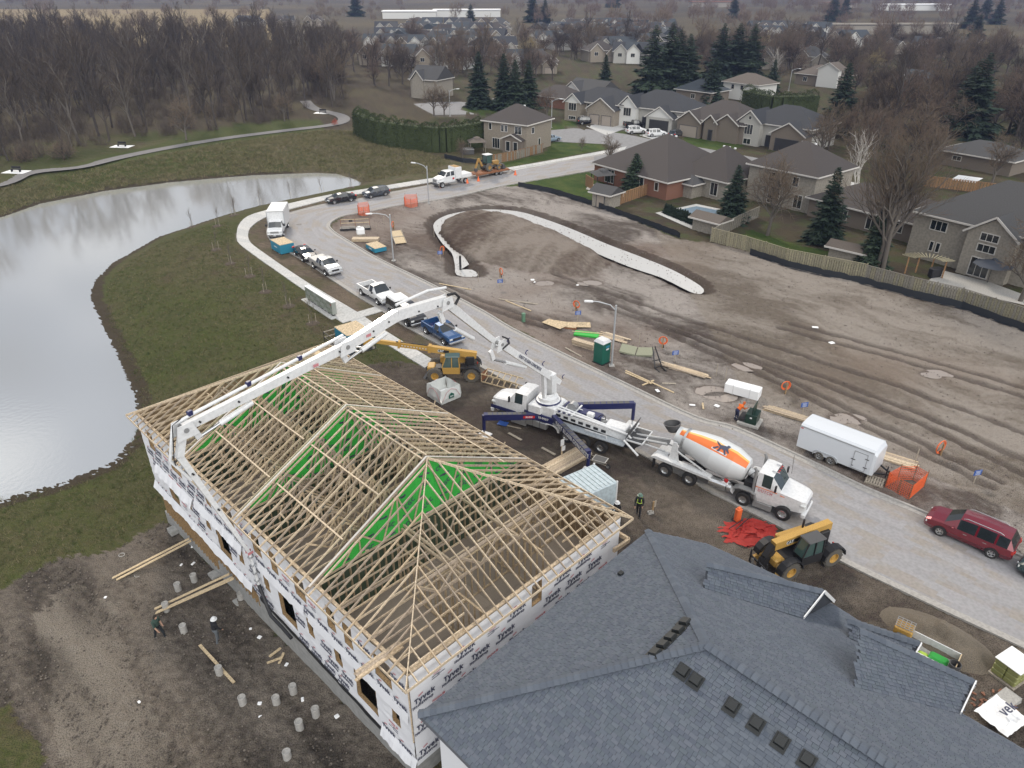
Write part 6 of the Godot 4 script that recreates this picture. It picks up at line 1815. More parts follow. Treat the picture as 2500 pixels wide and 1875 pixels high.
	bxp(o, "cab_glass", "cabglass", V3(-.35, 2.0, 0), V3(1.15, 1.4, 1.1), 0.05)
	bxp(o, "cab_roof", "whitematte", V3(-.35, 2.8, 0), V3(1.45, .14, 1.35), 0.05)
	var bk := MB.new()
	bk.hexa([V3(2.4, .1, 1.0), V3(3.1, .1, 1.0), V3(3.1, .1, -1.0), V3(2.4, .1, -1.0), V3(2.4, .85, 1.0), V3(2.7, .85, 1.0), V3(2.7, .85, -1.0), V3(2.4, .85, -1.0)])
	part("loader_bucket", bk, M("darkgrey"), o)
	beamp(o, "dig_boom", "rustyellow", V3(-1.5, .9, 0), V3(-2.3, 2.3, 0), .25, .35, V3(1, 0, 0))
	beamp(o, "dig_arm", "rustyellow", V3(-2.3, 2.3, 0), V3(-3.0, .7, 0), .22, .3, V3(1, 0, 0))
	bxp(o, "dig_bucket", "darkgrey", V3(-2.9, .45, 0), V3(.5, .6, .6), 0.08)
	t = [V3(24.01, 0, -43.69), -0.761]
	o = thing("cargo_trailer", "long white enclosed cargo trailer parked on the muddy verge", "trailer", t[0], t[1])
	var pr := []
	for q in [[.45, 1.1], [2.15, 1.1], [2.3, 1.02], [2.4, .85], [2.44, 0.0]]: pr.append(q)
	var cs := []
	for x in [-2.75, 2.55]: cs.append([x, [[.45, 1.06], [1.2, 1.08], [2.2, 1.08], [2.4, .86], [2.45, 0.0]], ""])
	cs.append([2.75, [[.45, 1.0], [1.2, 1.02], [2.0, 1.02], [2.15, .8], [2.2, 0.0]], ""])
	loft(o, cs, M("trailerwhite", Color(0.60, 0.63, 0.67), {"r": 0.4, "cc": 0.3}), M("glass"), "box")
	for s in [-1, 1]:
		beamp(o, "roof_trim", "galv", V3(-2.75, 2.25, s * 1.08), V3(2.55, 2.25, s * 1.08), .04, .1)
		for x in [-1.0, -.15]: wheel(o, V3(x, .34, s * 1.0), .34, .22, "steel", "rubbermud")
		var f := MB.new()
		f.prism([Vector2(-1.5, .4), Vector2(-1.42, .68), Vector2(-1.2, .8), Vector2(.05, .8), Vector2(.27, .68), Vector2(.35, .4), Vector2(.28, .4), Vector2(.2, .64), Vector2(.02, .74), Vector2(-1.17, .74), Vector2(-1.35, .64), Vector2(-1.43, .4)], s * .9, s * 1.16)
		part("mudguard", f, M("galv"), o)
	var dm := MB.new()
	dm.quad(V3(1.3, .55, 1.095), V3(2.2, .55, 1.095), V3(2.2, 1.95, 1.095), V3(1.3, 1.95, 1.095))
	var door := part("side_door", dm, M("trailerwhite"), o)
	for q in [[1.3, .55, 1.3, 1.95], [2.2, .55, 2.2, 1.95], [1.3, 1.95, 2.2, 1.95], [1.3, .55, 2.2, .55]]: beamp(o, "door_trim", "grey", V3(q[0], q[1], 1.1), V3(q[2], q[3], 1.1), .02, .03, V3(0, 0, 1))
	for q in [[1.3, 1.25, .3], [2.2, 1.6, .25], [2.2, .9, .25], [1.35, .75, .12]]: bxp(o, "latch", "darkgrey", V3(q[0], q[1], 1.11), V3(q[2], .05, .03))
	bxp(o, "clearance_lamp", "lightred", V3(-2.6, 2.12, 1.095), V3(.18, .07, .02))
	for s in [-1, 1]: beamp(o, "drawbar", "black", V3(2.7, .5, s * .7), V3(3.8, .5, 0), .08, .1)
	tubep(o, "jack", "black", [V3(3.4, .1, 0), V3(3.4, 1.0, 0)], .05, 6)
func skin_mesh(bones: Array, cell: float) -> MB:
	var lo := V3(1e9, 1e9, 1e9); var hi := -lo
	for b in bones:
		for k in 2:
			var r: float = b[2 + k] + cell * 2.0
			lo = lo.min(b[k] - V3(r, r, r)); hi = hi.max(b[k] + V3(r, r, r))
	var nx := int((hi.x - lo.x) / cell) + 2; var ny := int((hi.y - lo.y) / cell) + 2; var nzz := int((hi.z - lo.z) / cell) + 2
	var f := PackedFloat32Array(); f.resize(nx * ny * nzz); f.fill(1.0)
	for b in bones:
		var a: Vector3 = b[0]; var e: Vector3 = b[1]
		var ra: float = b[2]; var rb: float = b[3]
		var m := maxf(ra, rb) + 0.09
		var l := (a.min(e) - V3(m, m, m) - lo) / cell; var h := (a.max(e) + V3(m, m, m) - lo) / cell
		var ab := e - a; var den := maxf(ab.length_squared(), 1e-6)
		for x in range(maxi(int(l.x), 0), mini(int(h.x) + 1, nx)):
			for y in range(maxi(int(l.y), 0), mini(int(h.y) + 1, ny)):
				for z in range(maxi(int(l.z), 0), mini(int(h.z) + 1, nzz)):
					var p := lo + V3(x, y, z) * cell
					var t := clampf((p - a).dot(ab) / den, 0, 1)
					var d := p.distance_to(a + ab * t) - lerpf(ra, rb, t)
					var i := (x * ny + y) * nzz + z
					var o := f[i]
					var k := clampf(0.5 + 0.5 * (o - d) / 0.05, 0, 1)
					f[i] = lerpf(o, d, k) - 0.05 * k * (1.0 - k) if o < 0.9 else d
	var vid := {}
	var vs := []
	for x in nx - 1:
		for y in ny - 1:
			for z in nzz - 1:
				var s := Vector3.ZERO; var n := 0
				var c := []
				for q in 8: c.append(f[((x + (q & 1)) * ny + y + ((q >> 1) & 1)) * nzz + z + (q >> 2)])
				for e in [[0, 1], [2, 3], [4, 5], [6, 7], [0, 2], [1, 3], [4, 6], [5, 7], [0, 4], [1, 5], [2, 6], [3, 7]]:
					var u: float = c[e[0]]; var w: float = c[e[1]]
					if (u < 0) != (w < 0):
						var t := u / (u - w)
						s += V3(e[0] & 1, (e[0] >> 1) & 1, e[0] >> 2).lerp(V3(e[1] & 1, (e[1] >> 1) & 1, e[1] >> 2), t)
						n += 1
				if n > 0:
					vid[(x * ny + y) * nzz + z] = vs.size()
					vs.append(lo + (V3(x, y, z) + s / n) * cell)
	var mb := MB.new()
	var colour := func(p: Vector3) -> Color:
		var best := 1e9; var col := Color.WHITE
		for b in bones:
			var q := Geometry3D.get_closest_point_to_segment(p, b[0], b[1])
			var d: float = p.distance_to(q) - (b[2] + b[3]) * 0.5
			if d < best:
				best = d
				col = b[4]
		return col
	for x in range(1, nx - 1):
		for y in range(1, ny - 1):
			for z in range(1, nzz - 1):
				var i := (x * ny + y) * nzz + z
				for ax in 3:
					var j: int = i + [ny * nzz, nzz, 1][ax]
					if (f[i] < 0) != (f[j] < 0):
						var d1: int = [nzz, 1, ny * nzz][ax]; var d2: int = [1, ny * nzz, nzz][ax]
						var q := []
						for o in [i - d1 - d2, i - d2, i, i - d1]: q.append(vs[vid[o]] if vid.has(o) else null)
						if q.has(null): continue
						mb.col = colour.call((q[0] + q[1] + q[2] + q[3]) * 0.25)
						if f[i] < 0: mb.quad(q[0], q[1], q[2], q[3])
						else: mb.quad(q[3], q[2], q[1], q[0])
	return mb
func person(label: String, at: Vector3, yaw: float, j: Dictionary, top: Color, legs: Color, boots: Color, hat: String, hair: Color) -> Node3D:
	var o := thing("person", label, "person", at, yaw)
	var skin := Color(0.40, 0.25, 0.18)
	var b := []
	b.append([j.hip, j.hip.lerp(j.chest, 0.5), .15, .145, legs]); b.append([j.hip.lerp(j.chest, 0.4), j.chest, .15, .17, top])
	b.append([j.chest + V3(0, .06, .1), j.chest + V3(0, .06, -.1), .12, .12, top])
	b.append([j.chest, j.neck, .1, .06, top]); b.append([j.neck, j.head, .055, .06, skin])
	b.append([j.head + V3(-.01, .02, 0), j.head + V3(.01, .1, 0), .095, .1, hair]); b.append([j.head + V3(.045, .0, 0), j.head + V3(.05, .07, 0), .07, .075, skin])
	b.append([j.head + V3(.12, .03, 0), j.head + V3(.135, .02, 0), .016, .016, skin])
	for s in [-1, 1]:
		var k := "l" if s < 0 else "r"
		var q: Array = j[k]
		b.append([q[0], q[1], .075, .055, top]); b.append([q[1], q[2], .055, .038, top if j.get("sleeve", true) else skin])
		b.append([q[2], q[2] + (q[2] - q[1]).normalized() * .08, .035, .035, skin])
		b.append([q[3], q[4], .1, .07, legs]); b.append([q[4], q[5], .07, .05, legs])
		b.append([q[5] + V3(0, -.02, 0), q[5] + V3(.14, -.035, 0), .052, .045, boots])
	var mb := skin_mesh(b, 0.03)
	for k in ["l", "r"]:
		var q: Array = j[k]
		var d: Vector3 = (q[2] - q[1]).normalized()
		var sd := d.cross(V3(1, 0, .2)).normalized()
		mb.col = skin
		for i in 4:
			var p: Vector3 = q[2] + d * .1 + sd * (i - 1.5) * .02
			mb.tube([p, p + d * .045, p + d * (.075 - absf(i - 1.3) * .008) + V3(.02, -.01, 0)], [.009, .009, .007], 5)
		var tp: Vector3 = q[2] + d * .03 + sd * .035
		mb.tube([tp, tp + d * .035 + sd * .025, tp + d * .06 + sd * .028], [.011, .01, .008], 5)
	part("body", mb, M("cloth", Color(1, 1, 1), {"r": 0.9, "v": true}), o)
	if hat != "":
		var h := MB.new()
		h.lathe([[.19, .0], [.185, .015], [.135, .03], [.13, .09], [.095, .14], [.04, .165], [0.0, .17]], 16, Transform3D(Basis.IDENTITY, j.head + V3(.01, .06, 0)))
		part("hard_hat", h, M(hat), o)
	return o
func stand(lean := 0.0, stride := 0.0) -> Dictionary:
	var hip := V3(0, .95, 0); var chest := hip + V3(sin(lean) * .42, cos(lean) * .42, 0)
	var neck := chest + V3(sin(lean) * .18, cos(lean) * .18, 0); var head := neck + V3(.03 + sin(lean) * .1, .1, 0)
	var d := {"hip": hip, "chest": chest, "neck": neck, "head": head}
	for s in [-1, 1]:
		var sh := chest + V3(0, .08, s * .2)
		d["l" if s < 0 else "r"] = [sh, sh + V3(.03 + .1 * stride * s, -.28, s * .06), sh + V3(.18 + .12 * stride * s, -.48, s * .04), hip + V3(0, -.05, s * .1), V3(.06 + stride * .22 * -s, .5, s * .11), V3(stride * .32 * -s, .09, s * .12)]
	return d
func build_people() -> void:
	var a := stand(.05, .7)
	var p := person("person in black with a bright vest and green hard hat walking by the sign board", V3(8.35, 0, -37.34), -1.9, a, Color(.015, .016, .018), Color(.014, .014, .016), Color(.03, .028, .025), "helmetgreen", Color(.03, .02, .02))
	for s in [-1, 1]: tubep(p, "vest_stripe", "vest", [V3(.1, 1.15, s * .12), V3(.19, 1.38, s * .12), V3(.02, 1.56, s * .12)], .022, 5)
	tubep(p, "vest_stripe", "vest", [V3(.12, 1.14, -.17), V3(.19, 1.14, 0), V3(.12, 1.14, .17)], .024, 5)
	person("person in a black jacket and white hard hat behind the roof corner", V3(6.82, 0, -36.6), -2.3, stand(.12), Color(.012, .012, .014), Color(.02, .02, .025), Color(.03, .03, .03), "whitematte", Color(.03, .02, .02))
	person("person in black top, grey trousers and white hard hat standing behind the house", V3(-16.68, -1.83, -28.49), 0.9, stand(.1, .35), Color(.014, .014, .016), Color(.10, .11, .125), Color(.12, .11, .1), "whitematte", Color(.03, .02, .02))
	var g := stand(.1, .8)
	g["sleeve"] = false
	person("person in a green T-shirt and dark trousers walking across the mud without a hat", V3(-20.18, -2.03, -28.95), -0.4, g, Color(.035, .06, .05), Color(.012, .018, .022), Color(.14, .125, .11), "", Color(.02, .016, .014))
	var w := stand(.95)
	for s in [-1, 1]:
		var k := "l" if s < 0 else "r"
		w[k][1] = w[k][0] + V3(.18, -.22, s * .03)
		w[k][2] = w[k][0] + V3(.42, -.2, s * .02)
	var ow := person("person in an orange shirt and navy trousers leaning into the open green box", V3(17.97, 0, -49.1), 0.45, w, Color(.62, .13, .02), Color(.016, .022, .055), Color(.03, .03, .03), "", Color(.5, .12, .03))
	for s in [-1, 1]: tubep(ow, "leg_stripe", "whitematte", [V3(-.05, .28, s * .12 - .06), V3(.07, .28, s * .12), V3(-.05, .28, s * .12 + .06)], .02, 4)
func box_thing(called: String, label: String, cat: String, at: Vector3, yaw: float, s: Vector3, m: String, grp := "") -> MeshInstance3D:
	var b := MB.new()
	b.cbox(V3(0, s.y / 2, 0), s, minf(0.03, s.y * 0.3))
	return one(called, b, M(m), label, cat, at, yaw, grp)
func lumber_pile(called: String, label: String, at: Vector3, yaw: float, l: float, cols: int, rows: int, bw := 0.14, bh := 0.045, jit := 0.3, m := "plank", fan := 0.0, cat := "lumber") -> Node3D:
	var o := thing(called, label, cat, at, yaw)
	for y in rows:
		for k in cols:
			var b := MB.new()
			var ll := l * rng.randf_range(1.0 - jit * 0.4, 1.0)
			b.box(Vector3.ZERO, V3(ll, bh * 0.95, bw * 0.96))
			var x := Transform3D(Basis(Vector3.UP, rng.randf_range(-fan, fan)), V3(rng.randf_range(-jit, jit) * 0.5, bh * (y + 0.5) + 0.04, (k - (cols - 1) / 2.0) * bw + rng.randf_range(-0.02, 0.02)))
			part("board", b, lumber() if m == "plank" else M(m), o, x)
	for s in [-1, 1]: bxp(o, "bearer", "plankgrey", V3(s * l * 0.3, 0.02, 0), V3(.09, .04, cols * bw))
	return o
func street_lamp(label: String, at: Vector3, h: float, dir: Vector3, grp := "street lamps with curved arms") -> void:
	var o := thing("street_lamp", label, "street lamp", at, 0.0, grp)
	tubep(o, "pole", "galv", [V3(0, 0, 0), V3(0, h * .5, 0), V3(0, h, 0)], .09, 8)
	tubep(o, "arm", "galv", [V3(0, h - .5, 0), V3(0, h, 0) + dir * .5, V3(0, h + .25, 0) + dir * 1.5, V3(0, h + .3, 0) + dir * 2.1], .05, 6)
	var b := MB.new()
	b.cbox(Vector3.ZERO, V3(.8, .16, .32), .05)
	part("lamp_head", b, M("whitematte"), o, Transform3D(Basis(Vector3.UP, atan2(-dir.z, dir.x)), V3(0, h + .27, 0) + dir * 2.4))
	bxp(o, "base", "concrete", V3(0, .05, 0), V3(.5, .12, .5), 0.03)
func mesh_fence(called: String, label: String, pts: Array, h: float, col: String) -> void:
	var c := Vector3.ZERO
	for p in pts: c += p / pts.size()
	var o := thing(called, label, "barrier", c)
	for i in pts.size():
		tubep(o, "stake", "rustdeck", [pts[i] - c, pts[i] - c + V3(0, h + .2, 0)], .025, 5)
		if i == pts.size() - 1: break
		var net := MB.new()
		var a: Vector3 = pts[i] - c; var e: Vector3 = pts[i + 1] - c
		var n := int(a.distance_to(e) / .12)
		for k in n + 1:
			var q := a.lerp(e, float(k) / n)
			net.beam(q + V3(0, .05, 0), q + V3(0, h - .05 * sin(PI * k / n), 0), .03, .012)
		for k in 8:
			var y := .05 + (h - .08) * k / 7.0
			net.beam(a + V3(0, y, 0), e + V3(0, y, 0), .012, .03)
		part("netting", net, M(col), o)
func build_site() -> void:
	M("helmetgreen", Color(0.10, 0.17, 0.14), {"r": 0.35})
	M("vest", Color(0.45, 0.62, 0.08), {"r": 0.6})
	M("netorange", Color(0.75, 0.13, 0.035), {"r": 0.6})
	M("netred", Color(0.46, 0.03, 0.022), {"r": 0.75, "a": 0.7})
	build_people()
	street_lamp("street lamp at the kerb beside the green toilet cabin", V3(9.12, 0, -58.44), 6.0, V3(-1, 0, -.1))
	street_lamp("street lamp between the teal crate and the wooden ramp", V3(-14.86, 0, -86.52), 5.9, V3(-1, 0, .25))
	street_lamp("street lamp behind the orange mesh pen on the site corner", V3(-13.08, 0, -112.89), 5.8, V3(-.9, 0, -.4))
	street_lamp("street lamp on the turning street in front of the spruces", V3(-15.85, 0, -194.79), 6.2, V3(.9, 0, -.3))
	street_lamp("street lamp on the corner before the light two gabled house", V3(9.31, 0, -178.59), 6.2, V3(.9, 0, .2))
	street_lamp("street lamp behind the clipped cedar hedge", V3(86.7, 0, -242.3), 6.2, V3(.9, 0, .2))
	var cl := [[V3(-1.41, 0, -80.83), "orange pipe coil on a post behind the trench end"], [V3(6.77, 0, -70.93), "orange pipe coil on a post behind the plywood sheets"], [V3(14.44, 0, -62.13), "orange pipe coil on a post behind the folded mats"], [V3(23.36, 0, -53.36), "orange pipe coil on a post beside the white foam bundle"], [V3(31.83, 0, -44.14), "large orange pipe coil on a post beyond the cargo trailer"], [V3(-8.83, 0, -88.82), "orange pipe coil on a post beside the trench water"], [V3(-16.66, 0, -99.53), "orange pipe coil on a post behind the wooden ramp"]]
	for i in cl.size():
		var o := thing("conduit_coil", cl[i][1], "pipe coil", cl[i][0], 0.5 + i * .4, "orange pipe coils on posts")
		bxp(o, "post", "studwood", V3(0, .5, 0), V3(.1, 1.1, .1))
		for k in 3:
			var r := (.42 if i != 4 else .55) - k * .05
			var pts := []
			for q in 15: pts.append(V3(.12 + k * .04, .72 + sin(TAU * q / 14.0) * r, cos(TAU * q / 14.0) * r))
			tubep(o, "coil", "orange", pts, .03, 6)
		tubep(o, "coil_tail", "black", [V3(.1, .4, 0), V3(.15, .15, .1), V3(.1, -.05, .1)], .05, 6)
	var sg := [[V3(-9.04, 0, -86.97), "small blue lot sign beside the trench water"], [V3(-1.36, 0, -77.21), "small blue lot sign before the trench end"], [V3(6.79, 0, -68.3), "small blue lot sign before the plywood sheets"], [V3(15.02, 0, -59.25), "small blue lot sign behind the lumber by the fork frame"], [V3(23.61, 0, -49.97), "small blue lot sign behind the lumber by the cargo trailer"], [V3(32.44, 0, -40.8), "small blue lot sign on the open mud near the red car"]]
	for q in sg:
		var o := thing("lot_sign", q[1], "sign", q[0], -1.35, "blue lot signs on stakes")
		bxp(o, "stake", "plankgrey", V3(0, .45, 0), V3(.05, 1.1, .07))
		var pl := bxp(o, "panel", "blue", V3(.04, .95, 0), V3(.03, .42, .62))
		for k in 4: bxp(pl, "white_line", "whitematte", V3(.06, 1.08 - k * .09, 0), V3(.012, .025, .42 - .08 * (k % 2)))
	var o := thing("portable_toilet", "dark green portable toilet cabin with a white roof", "toilet", V3(8.26, 0, -59.17), 0.75)
	bxp(o, "cabin", "pottygreen", V3(0, 1.1, 0), V3(1.1, 2.05, 1.1), 0.04)
	bxp(o, "door", "pottydoor", V3(.555, 1.05, 0), V3(.03, 1.85, .85), 0.01)
	var rf := MB.new()
	rf.hexa([V3(-.58, 2.13, .58), V3(.58, 2.13, .58), V3(.58, 2.13, -.58), V3(-.58, 2.13, -.58), V3(-.4, 2.4, .45), V3(.4, 2.4, .45), V3(.4, 2.4, -.45), V3(-.4, 2.4, -.45)])
	part("roof", rf, M("whitematte"), o)
	bxp(o, "skid", "black", V3(0, .05, 0), V3(1.2, .1, 1.2))
	bxp(o, "label_panel", "whitematte", V3(.1, 1.5, .556), V3(.4, .14, .012))
	bxp(o, "label_panel", "teal", V3(.1, 1.75, .556), V3(.5, .2, .012))
	o = thing("cable_pedestal", "small green cable cabinet at the kerb", "cabinet", V3(1.18, 0, -68.09), 0.4)
	bxp(o, "body", "pedgreen", V3(0, .45, 0), V3(.34, .9, .34), 0.05)
	bxp(o, "cap", "pedgreen", V3(0, .94, 0), V3(.38, .12, .38), 0.05)
	o = thing("plywood_stack", "loose plywood sheets lying on the mud", "plywood", V3(5.36, 0, -67.29), -.35)
	for q in [[0, 0, 0, .02], [.1, .05, .15, .08], [-.9, -.2, .5, .14], [1.4, .15, -.3, .06]]: part("sheet", boxm(V3(2.44, .03, 1.22)), M("ply"), o, Transform3D(Basis(Vector3.UP, q[1] * 2.0), V3(q[0], .1 + q[3], q[2])))
	for k in 5: part("lower_sheet", boxm(V3(2.4, .018, 1.2)), M("rustdeck"), o, Transform3D(Basis(Vector3.UP, .05), V3(.2, .012 + k * .02, .2)))
	o = thing("green_board_stack", "stack of bright green boards with a plank on top", "boards", V3(7.42, 0, -64.96), -.3)
	for k in 7: part("green_board", boxm(V3(2.44, .02, 1.0)), mats["green%d" % (k % 2)], o, Transform3D(Basis(Vector3.UP, rng.randf_range(-.03, .03)), V3(0, .02 + k * .023, 0)))
	bxp(o, "plank", "plank", V3(0, .2, -.2), V3(3.0, .04, .1), 0.0, Basis(Vector3.UP, .1))
	lumber_pile("lumber_fan", "pale planks lying fanned out behind the toilet cabin", V3(9.99, 0, -64.3), -.62, 3.4, 6, 2, .2, .04, .6, "plank", .12)
	lumber_pile("lumber_stack", "thick stack of short beams beside the toilet cabin", V3(6.87, 0, -62.4), -.62, 2.4, 4, 6, .16, .09, .2)
	lumber_pile("lumber_stack", "pile of long planks on the mud by the fork frame", V3(15.62, 0, -57.41), -.62, 4.6, 5, 3, .16, .045, .9, "plank", .05)
	lumber_pile("lumber_stack", "long planks reaching behind the cargo trailer", V3(22.71, 0, -49.6), -.62, 5.0, 5, 4, .16, .05, .8, "plank", .02)
	lumber_pile("lumber_stack", "planks sticking out past the cargo trailer", V3(27.75, 0, -43.88), -.62, 4.2, 7, 3, .16, .05, .4)
	lumber_pile("lumber_stack", "long beams stacked between the pump truck and the container", V3(3.99, 0, -43.26), .73, 4.0, 7, 3, .2, .09, .3)
	for q in [[V3(10.26, 0, -57.41), V3(13.85, 0, -53.43), "long thin plank lying by the kerb"], [V3(10.2, 0, -57.02), V3(12.18, 0, -55), "shorter plank beside the long thin plank"], [V3(11.35, 0, -54.71), V3(12.5, 0, -55.59), "short plank lying across the long thin plank"], [V3(-1.45, 0, -74.08), V3(2.85, 0, -72.59), "grey plank on the mud behind the cable cabinet"], [V3(-0.68, 0, -73.62), V3(2.01, 0, -70.82), "grey plank crossing another behind the cable cabinet"], [V3(5.11, 0, -62.04), V3(6.52, 0, -60.16), "plank lying along the kerb before the toilet cabin"], [V3(-8.47, 0, -78.73), V3(-4.66, 0, -76.84), "thin grey plank near the trench end"], [V3(13.16, 0, -55.07), V3(14.33, 0, -55), "short pale beam on the mud"], [V3(15.91, 0, -51.72), V3(15.75, 0, -50.74), "short pale stake standing in the mud"]]:
		var d: Vector3 = q[1] - q[0]
		var b := MB.new()
		b.box(V3(0, .06, 0), V3(d.length(), .06, .14))
		one("plank", b, M("plank") if rng.randf() < .7 else M("plankgrey"), q[2], "plank", (q[0] + q[1]) * .5, atan2(-d.z, d.x))
	o = thing("folded_mats", "two olive mats folded open on the mud", "mats", V3(11.82, 0, -61.18), -.3)
	for s in [-1, 1]: part("mat", boxm(V3(1.5, .16, 1.7)), M("olive", Color(0.27, 0.28, 0.2), {"r": 0.85, "t": "fine", "s": .6}), o, Transform3D(Basis(V3(0, 0, 1), s * .12), V3(s * .8, .16, 0)))
	o = thing("fork_frame", "black lifting fork frame standing on the mud", "lifting frame", V3(13.14, 0, -58.44), -1.2)
	for s in [-1, 1]:
		beamp(o, "side_bar", "black", V3(.5, .1, s * .35), V3(-.6, 1.7, s * .12), .08, .08)
		beamp(o, "prong", "black", V3(.5, .08, s * .35), V3(1.3, .05, s * .35), .1, .06)
	for y in [.1, .6]: beamp(o, "cross_bar", "black", V3(.5 - y * .7, y + .02, -.4), V3(.5 - y * .7, y + .02, .4), .08, .08)
	o = thing("foam_bundle", "long white wrapped foam block behind the open green box", "foam block", V3(19.66, 0, -53.29), -.56)
	bxp(o, "block", "foam", V3(0, .45, 0), V3(2.9, .85, 1.1), 0.04)
	for x in [-.7, .7]: bxp(o, "strap", "whitematte", V3(x, .46, 0), V3(.06, .88, 1.13))
	bxp(o, "bearer", "plankgrey", V3(0, .02, 0), V3(2.0, .05, .9))
	o = thing("transformer_box", "open dark green electrical box on a concrete pad", "electrical box", V3(18.98, 0, -48.73), -.56)
	bxp(o, "pad", "concrete", V3(0, .12, 0), V3(1.7, .24, 1.5), 0.03)
	bxp(o, "cabinet", "darkgreenbox", V3(.15, .65, 0), V3(.9, .85, 1.2), 0.03)
	bxp(o, "compartment", "black", V3(-.5, .4, 0), V3(.6, .3, 1.1), 0.02)
	bxp(o, "raised_lid", "darkgreenbox", V3(.2, 1.42, 0), V3(.08, .75, 1.2), 0.02)
	bxp(o, "warning_label", "whitematte", V3(.15, .8, .61), V3(.16, .12, .01))
	for q in [[V3(-29.77, 0, -90.41), -0.883, 3.0, 1.25, 1.9, "teal wrapped lumber crate standing on the curve of the road"], [V3(-17.71, 0, -90.74), -0.939, 2.6, .6, 1.7, "low teal wrapped lumber crate beside a street lamp"], [V3(-15.56, 0, -63.66), -0.892, 2.7, 1.3, 2.4, "teal wrapped lumber crate under the pump boom"]]:
		o = thing("wrapped_crate", q[5], "crate", q[0], q[1], "teal wrapped lumber crates")
		bxp(o, "wrapping", "teal", V3(0, q[3] * .5 + .05, 0), V3(q[2], q[3] - .06, q[4]), 0.03)
		bxp(o, "lumber_top", "ply", V3(0, q[3] + .05, 0), V3(q[2] - .02, .05, q[4] - .02))
		for x in [-.8, .8]: bxp(o, "bearer", "plankgrey", V3(x, .03, 0), V3(.09, .07, q[4]))
		bxp(o, "wrapping_print", "whitematte", V3(0, q[3] * .6, q[4] * .5 + .004), V3(q[2] * .3, .12, .01))
	o = thing("work_platform", "black steel work platform around the teal crate under the boom", "platform", V3(-15.39, 0, -62.75), -0.892)
	bxp(o, "deck", "black", V3(0, .03, .3), V3(4.2, .06, 3.4))
	for x in [-2.05, 2.05]:
		for z in [-1.3, 1.95]: beamp(o, "post", "black", V3(x, 0, z), V3(x, 1.25, z), .05, .05, V3(1, 0, 0))
	for y in [.65, 1.2]:
		for z in [-1.3, 1.95]: beamp(o, "rail", "plank" if z < 0 else "black", V3(-2.05, y, z), V3(2.05, y, z), .04, .09)
		beamp(o, "rail", "plankgrey", V3(-2.05, y, -1.3), V3(-2.05, y, 1.95), .04, .09)
	o = thing("work_platform", "low black steel cradle with a blue tag on the site corner", "platform", V3(-22.1, 0, -99.53), 0.145)
	bxp(o, "deck", "black", V3(0, .2, 0), V3(4.2, .25, 1.2))
	for x in [-2.0, 0, 2.0]: beamp(o, "post", "rustdeck", V3(x, .3, -.55), V3(x, 1.35, -.55), .05, .05, V3(1, 0, 0))
	for y in [.8, 1.3]: beamp(o, "rail", "plank", V3(-2.0, y, -.55), V3(2.0, y, -.55), .04, .07)
	bxp(o, "tag", "black", V3(-.6, 1.1, -.5), V3(.5, .25, .02))
	o = thing("water_tote", "white plastic water tank on the site corner", "tank", V3(-20.91, 0, -97.11), .3)
	bxp(o, "tank_body", "foam", V3(0, .55, 0), V3(1.1, .9, 1.0), 0.12)
	bxp(o, "tank_lid", "whitematte", V3(-.15, 1.1, .1), V3(.5, .25, .5), 0.08)
	bxp(o, "pallet", "plankgrey", V3(0, .06, 0), V3(1.2, .12, 1.1))
	lumber_pile("lumber_stack", "pale flat lumber bundle beside the white tank", V3(-19.75, 0, -94.44), .0, 3.6, 6, 4, .18, .09, .05)
	o = thing("wooden_ramp", "wooden ramp of planks with raised sides beside a lamp post", "ramp", V3(-15.33, 0, -94.44), -1.247)
	for k in 6: bxp(o, "ramp_board", "plank", V3(0, .55 - .0, (k - 2.5) * .24), V3(3.6, .05, .23), 0.0, Basis(V3(0, 0, 1), -.18))
	for s in [-1, 1]: beamp(o, "ramp_side", "plankgrey", V3(-1.8, .95, s * .75), V3(2.0, .2, s * .75), .05, .2)
	for x in [-1.5, 0.0]: bxp(o, "trestle", "plankgrey", V3(x, .3, 0), V3(.1, .7 - x * -.1, 1.4))
	o = thing("storage_container", "pale blue grey steel storage container in front of the house", "container", V3(4.96, 2.5, -37.9) * V3(1, 0, 1), 2.157)
	bxp(o, "box_body", "containerblue", V3(0, 1.25, 0), V3(2.44, 2.4, 3.0), 0.03)
	for k in 9: bxp(o, "roof_rib", "containerblue", V3(0, 2.47, (k - 4) * .32), V3(2.25, .06, .14), 0.02)
	for s in [-1, 1]:
		for k in 7: bxp(o, "wall_rib", "containerblue", V3((k - 3) * .33, 1.25, s * 1.52), V3(.14, 2.1, .05), 0.015)
		for z in [-1.18, 1.18]: bxp(o, "corner_post", "whitematte", V3(z, 1.27, s * 1.46), V3(.12, 2.54, .12), 0.02)
	o = thing("wheelbarrow", "grey wheelbarrow standing beside the container", "wheelbarrow", V3(6.32, 0, -42.85), -.5)
	var tb := MB.new()
	tb.hexa([V3(-.25, .35, .2), V3(.3, .35, .2), V3(.3, .35, -.2), V3(-.25, .35, -.2), V3(-.45, .68, .36), V3(.6, .68, .36), V3(.6, .68, -.36), V3(-.45, .68, -.36)])
	part("tray", tb, M("concrete"), o)
	bxp(o, "load", "darkgrey", V3(.07, .685, 0), V3(.9, .02, .6))
	for s in [-1, 1]:
		tubep(o, "handle", "plankgrey", [V3(.6, .3, s * .1), V3(-.3, .5, s * .28), V3(-1.0, .62, s * .3)], .025, 5)
		tubep(o, "leg", "plank", [V3(-.2, .4, s * .25), V3(-.3, 0, s * .28)], .022, 5)
	wheel(o, V3(.7, .2, 0), .2, .1, "grey")
	o = thing("notice_post", "wooden post with white notices before the pump truck", "notice", V3(3.67, 0, -43.93), .6)
	bxp(o, "post", "plank", V3(0, .8, 0), V3(.1, 1.6, .06))
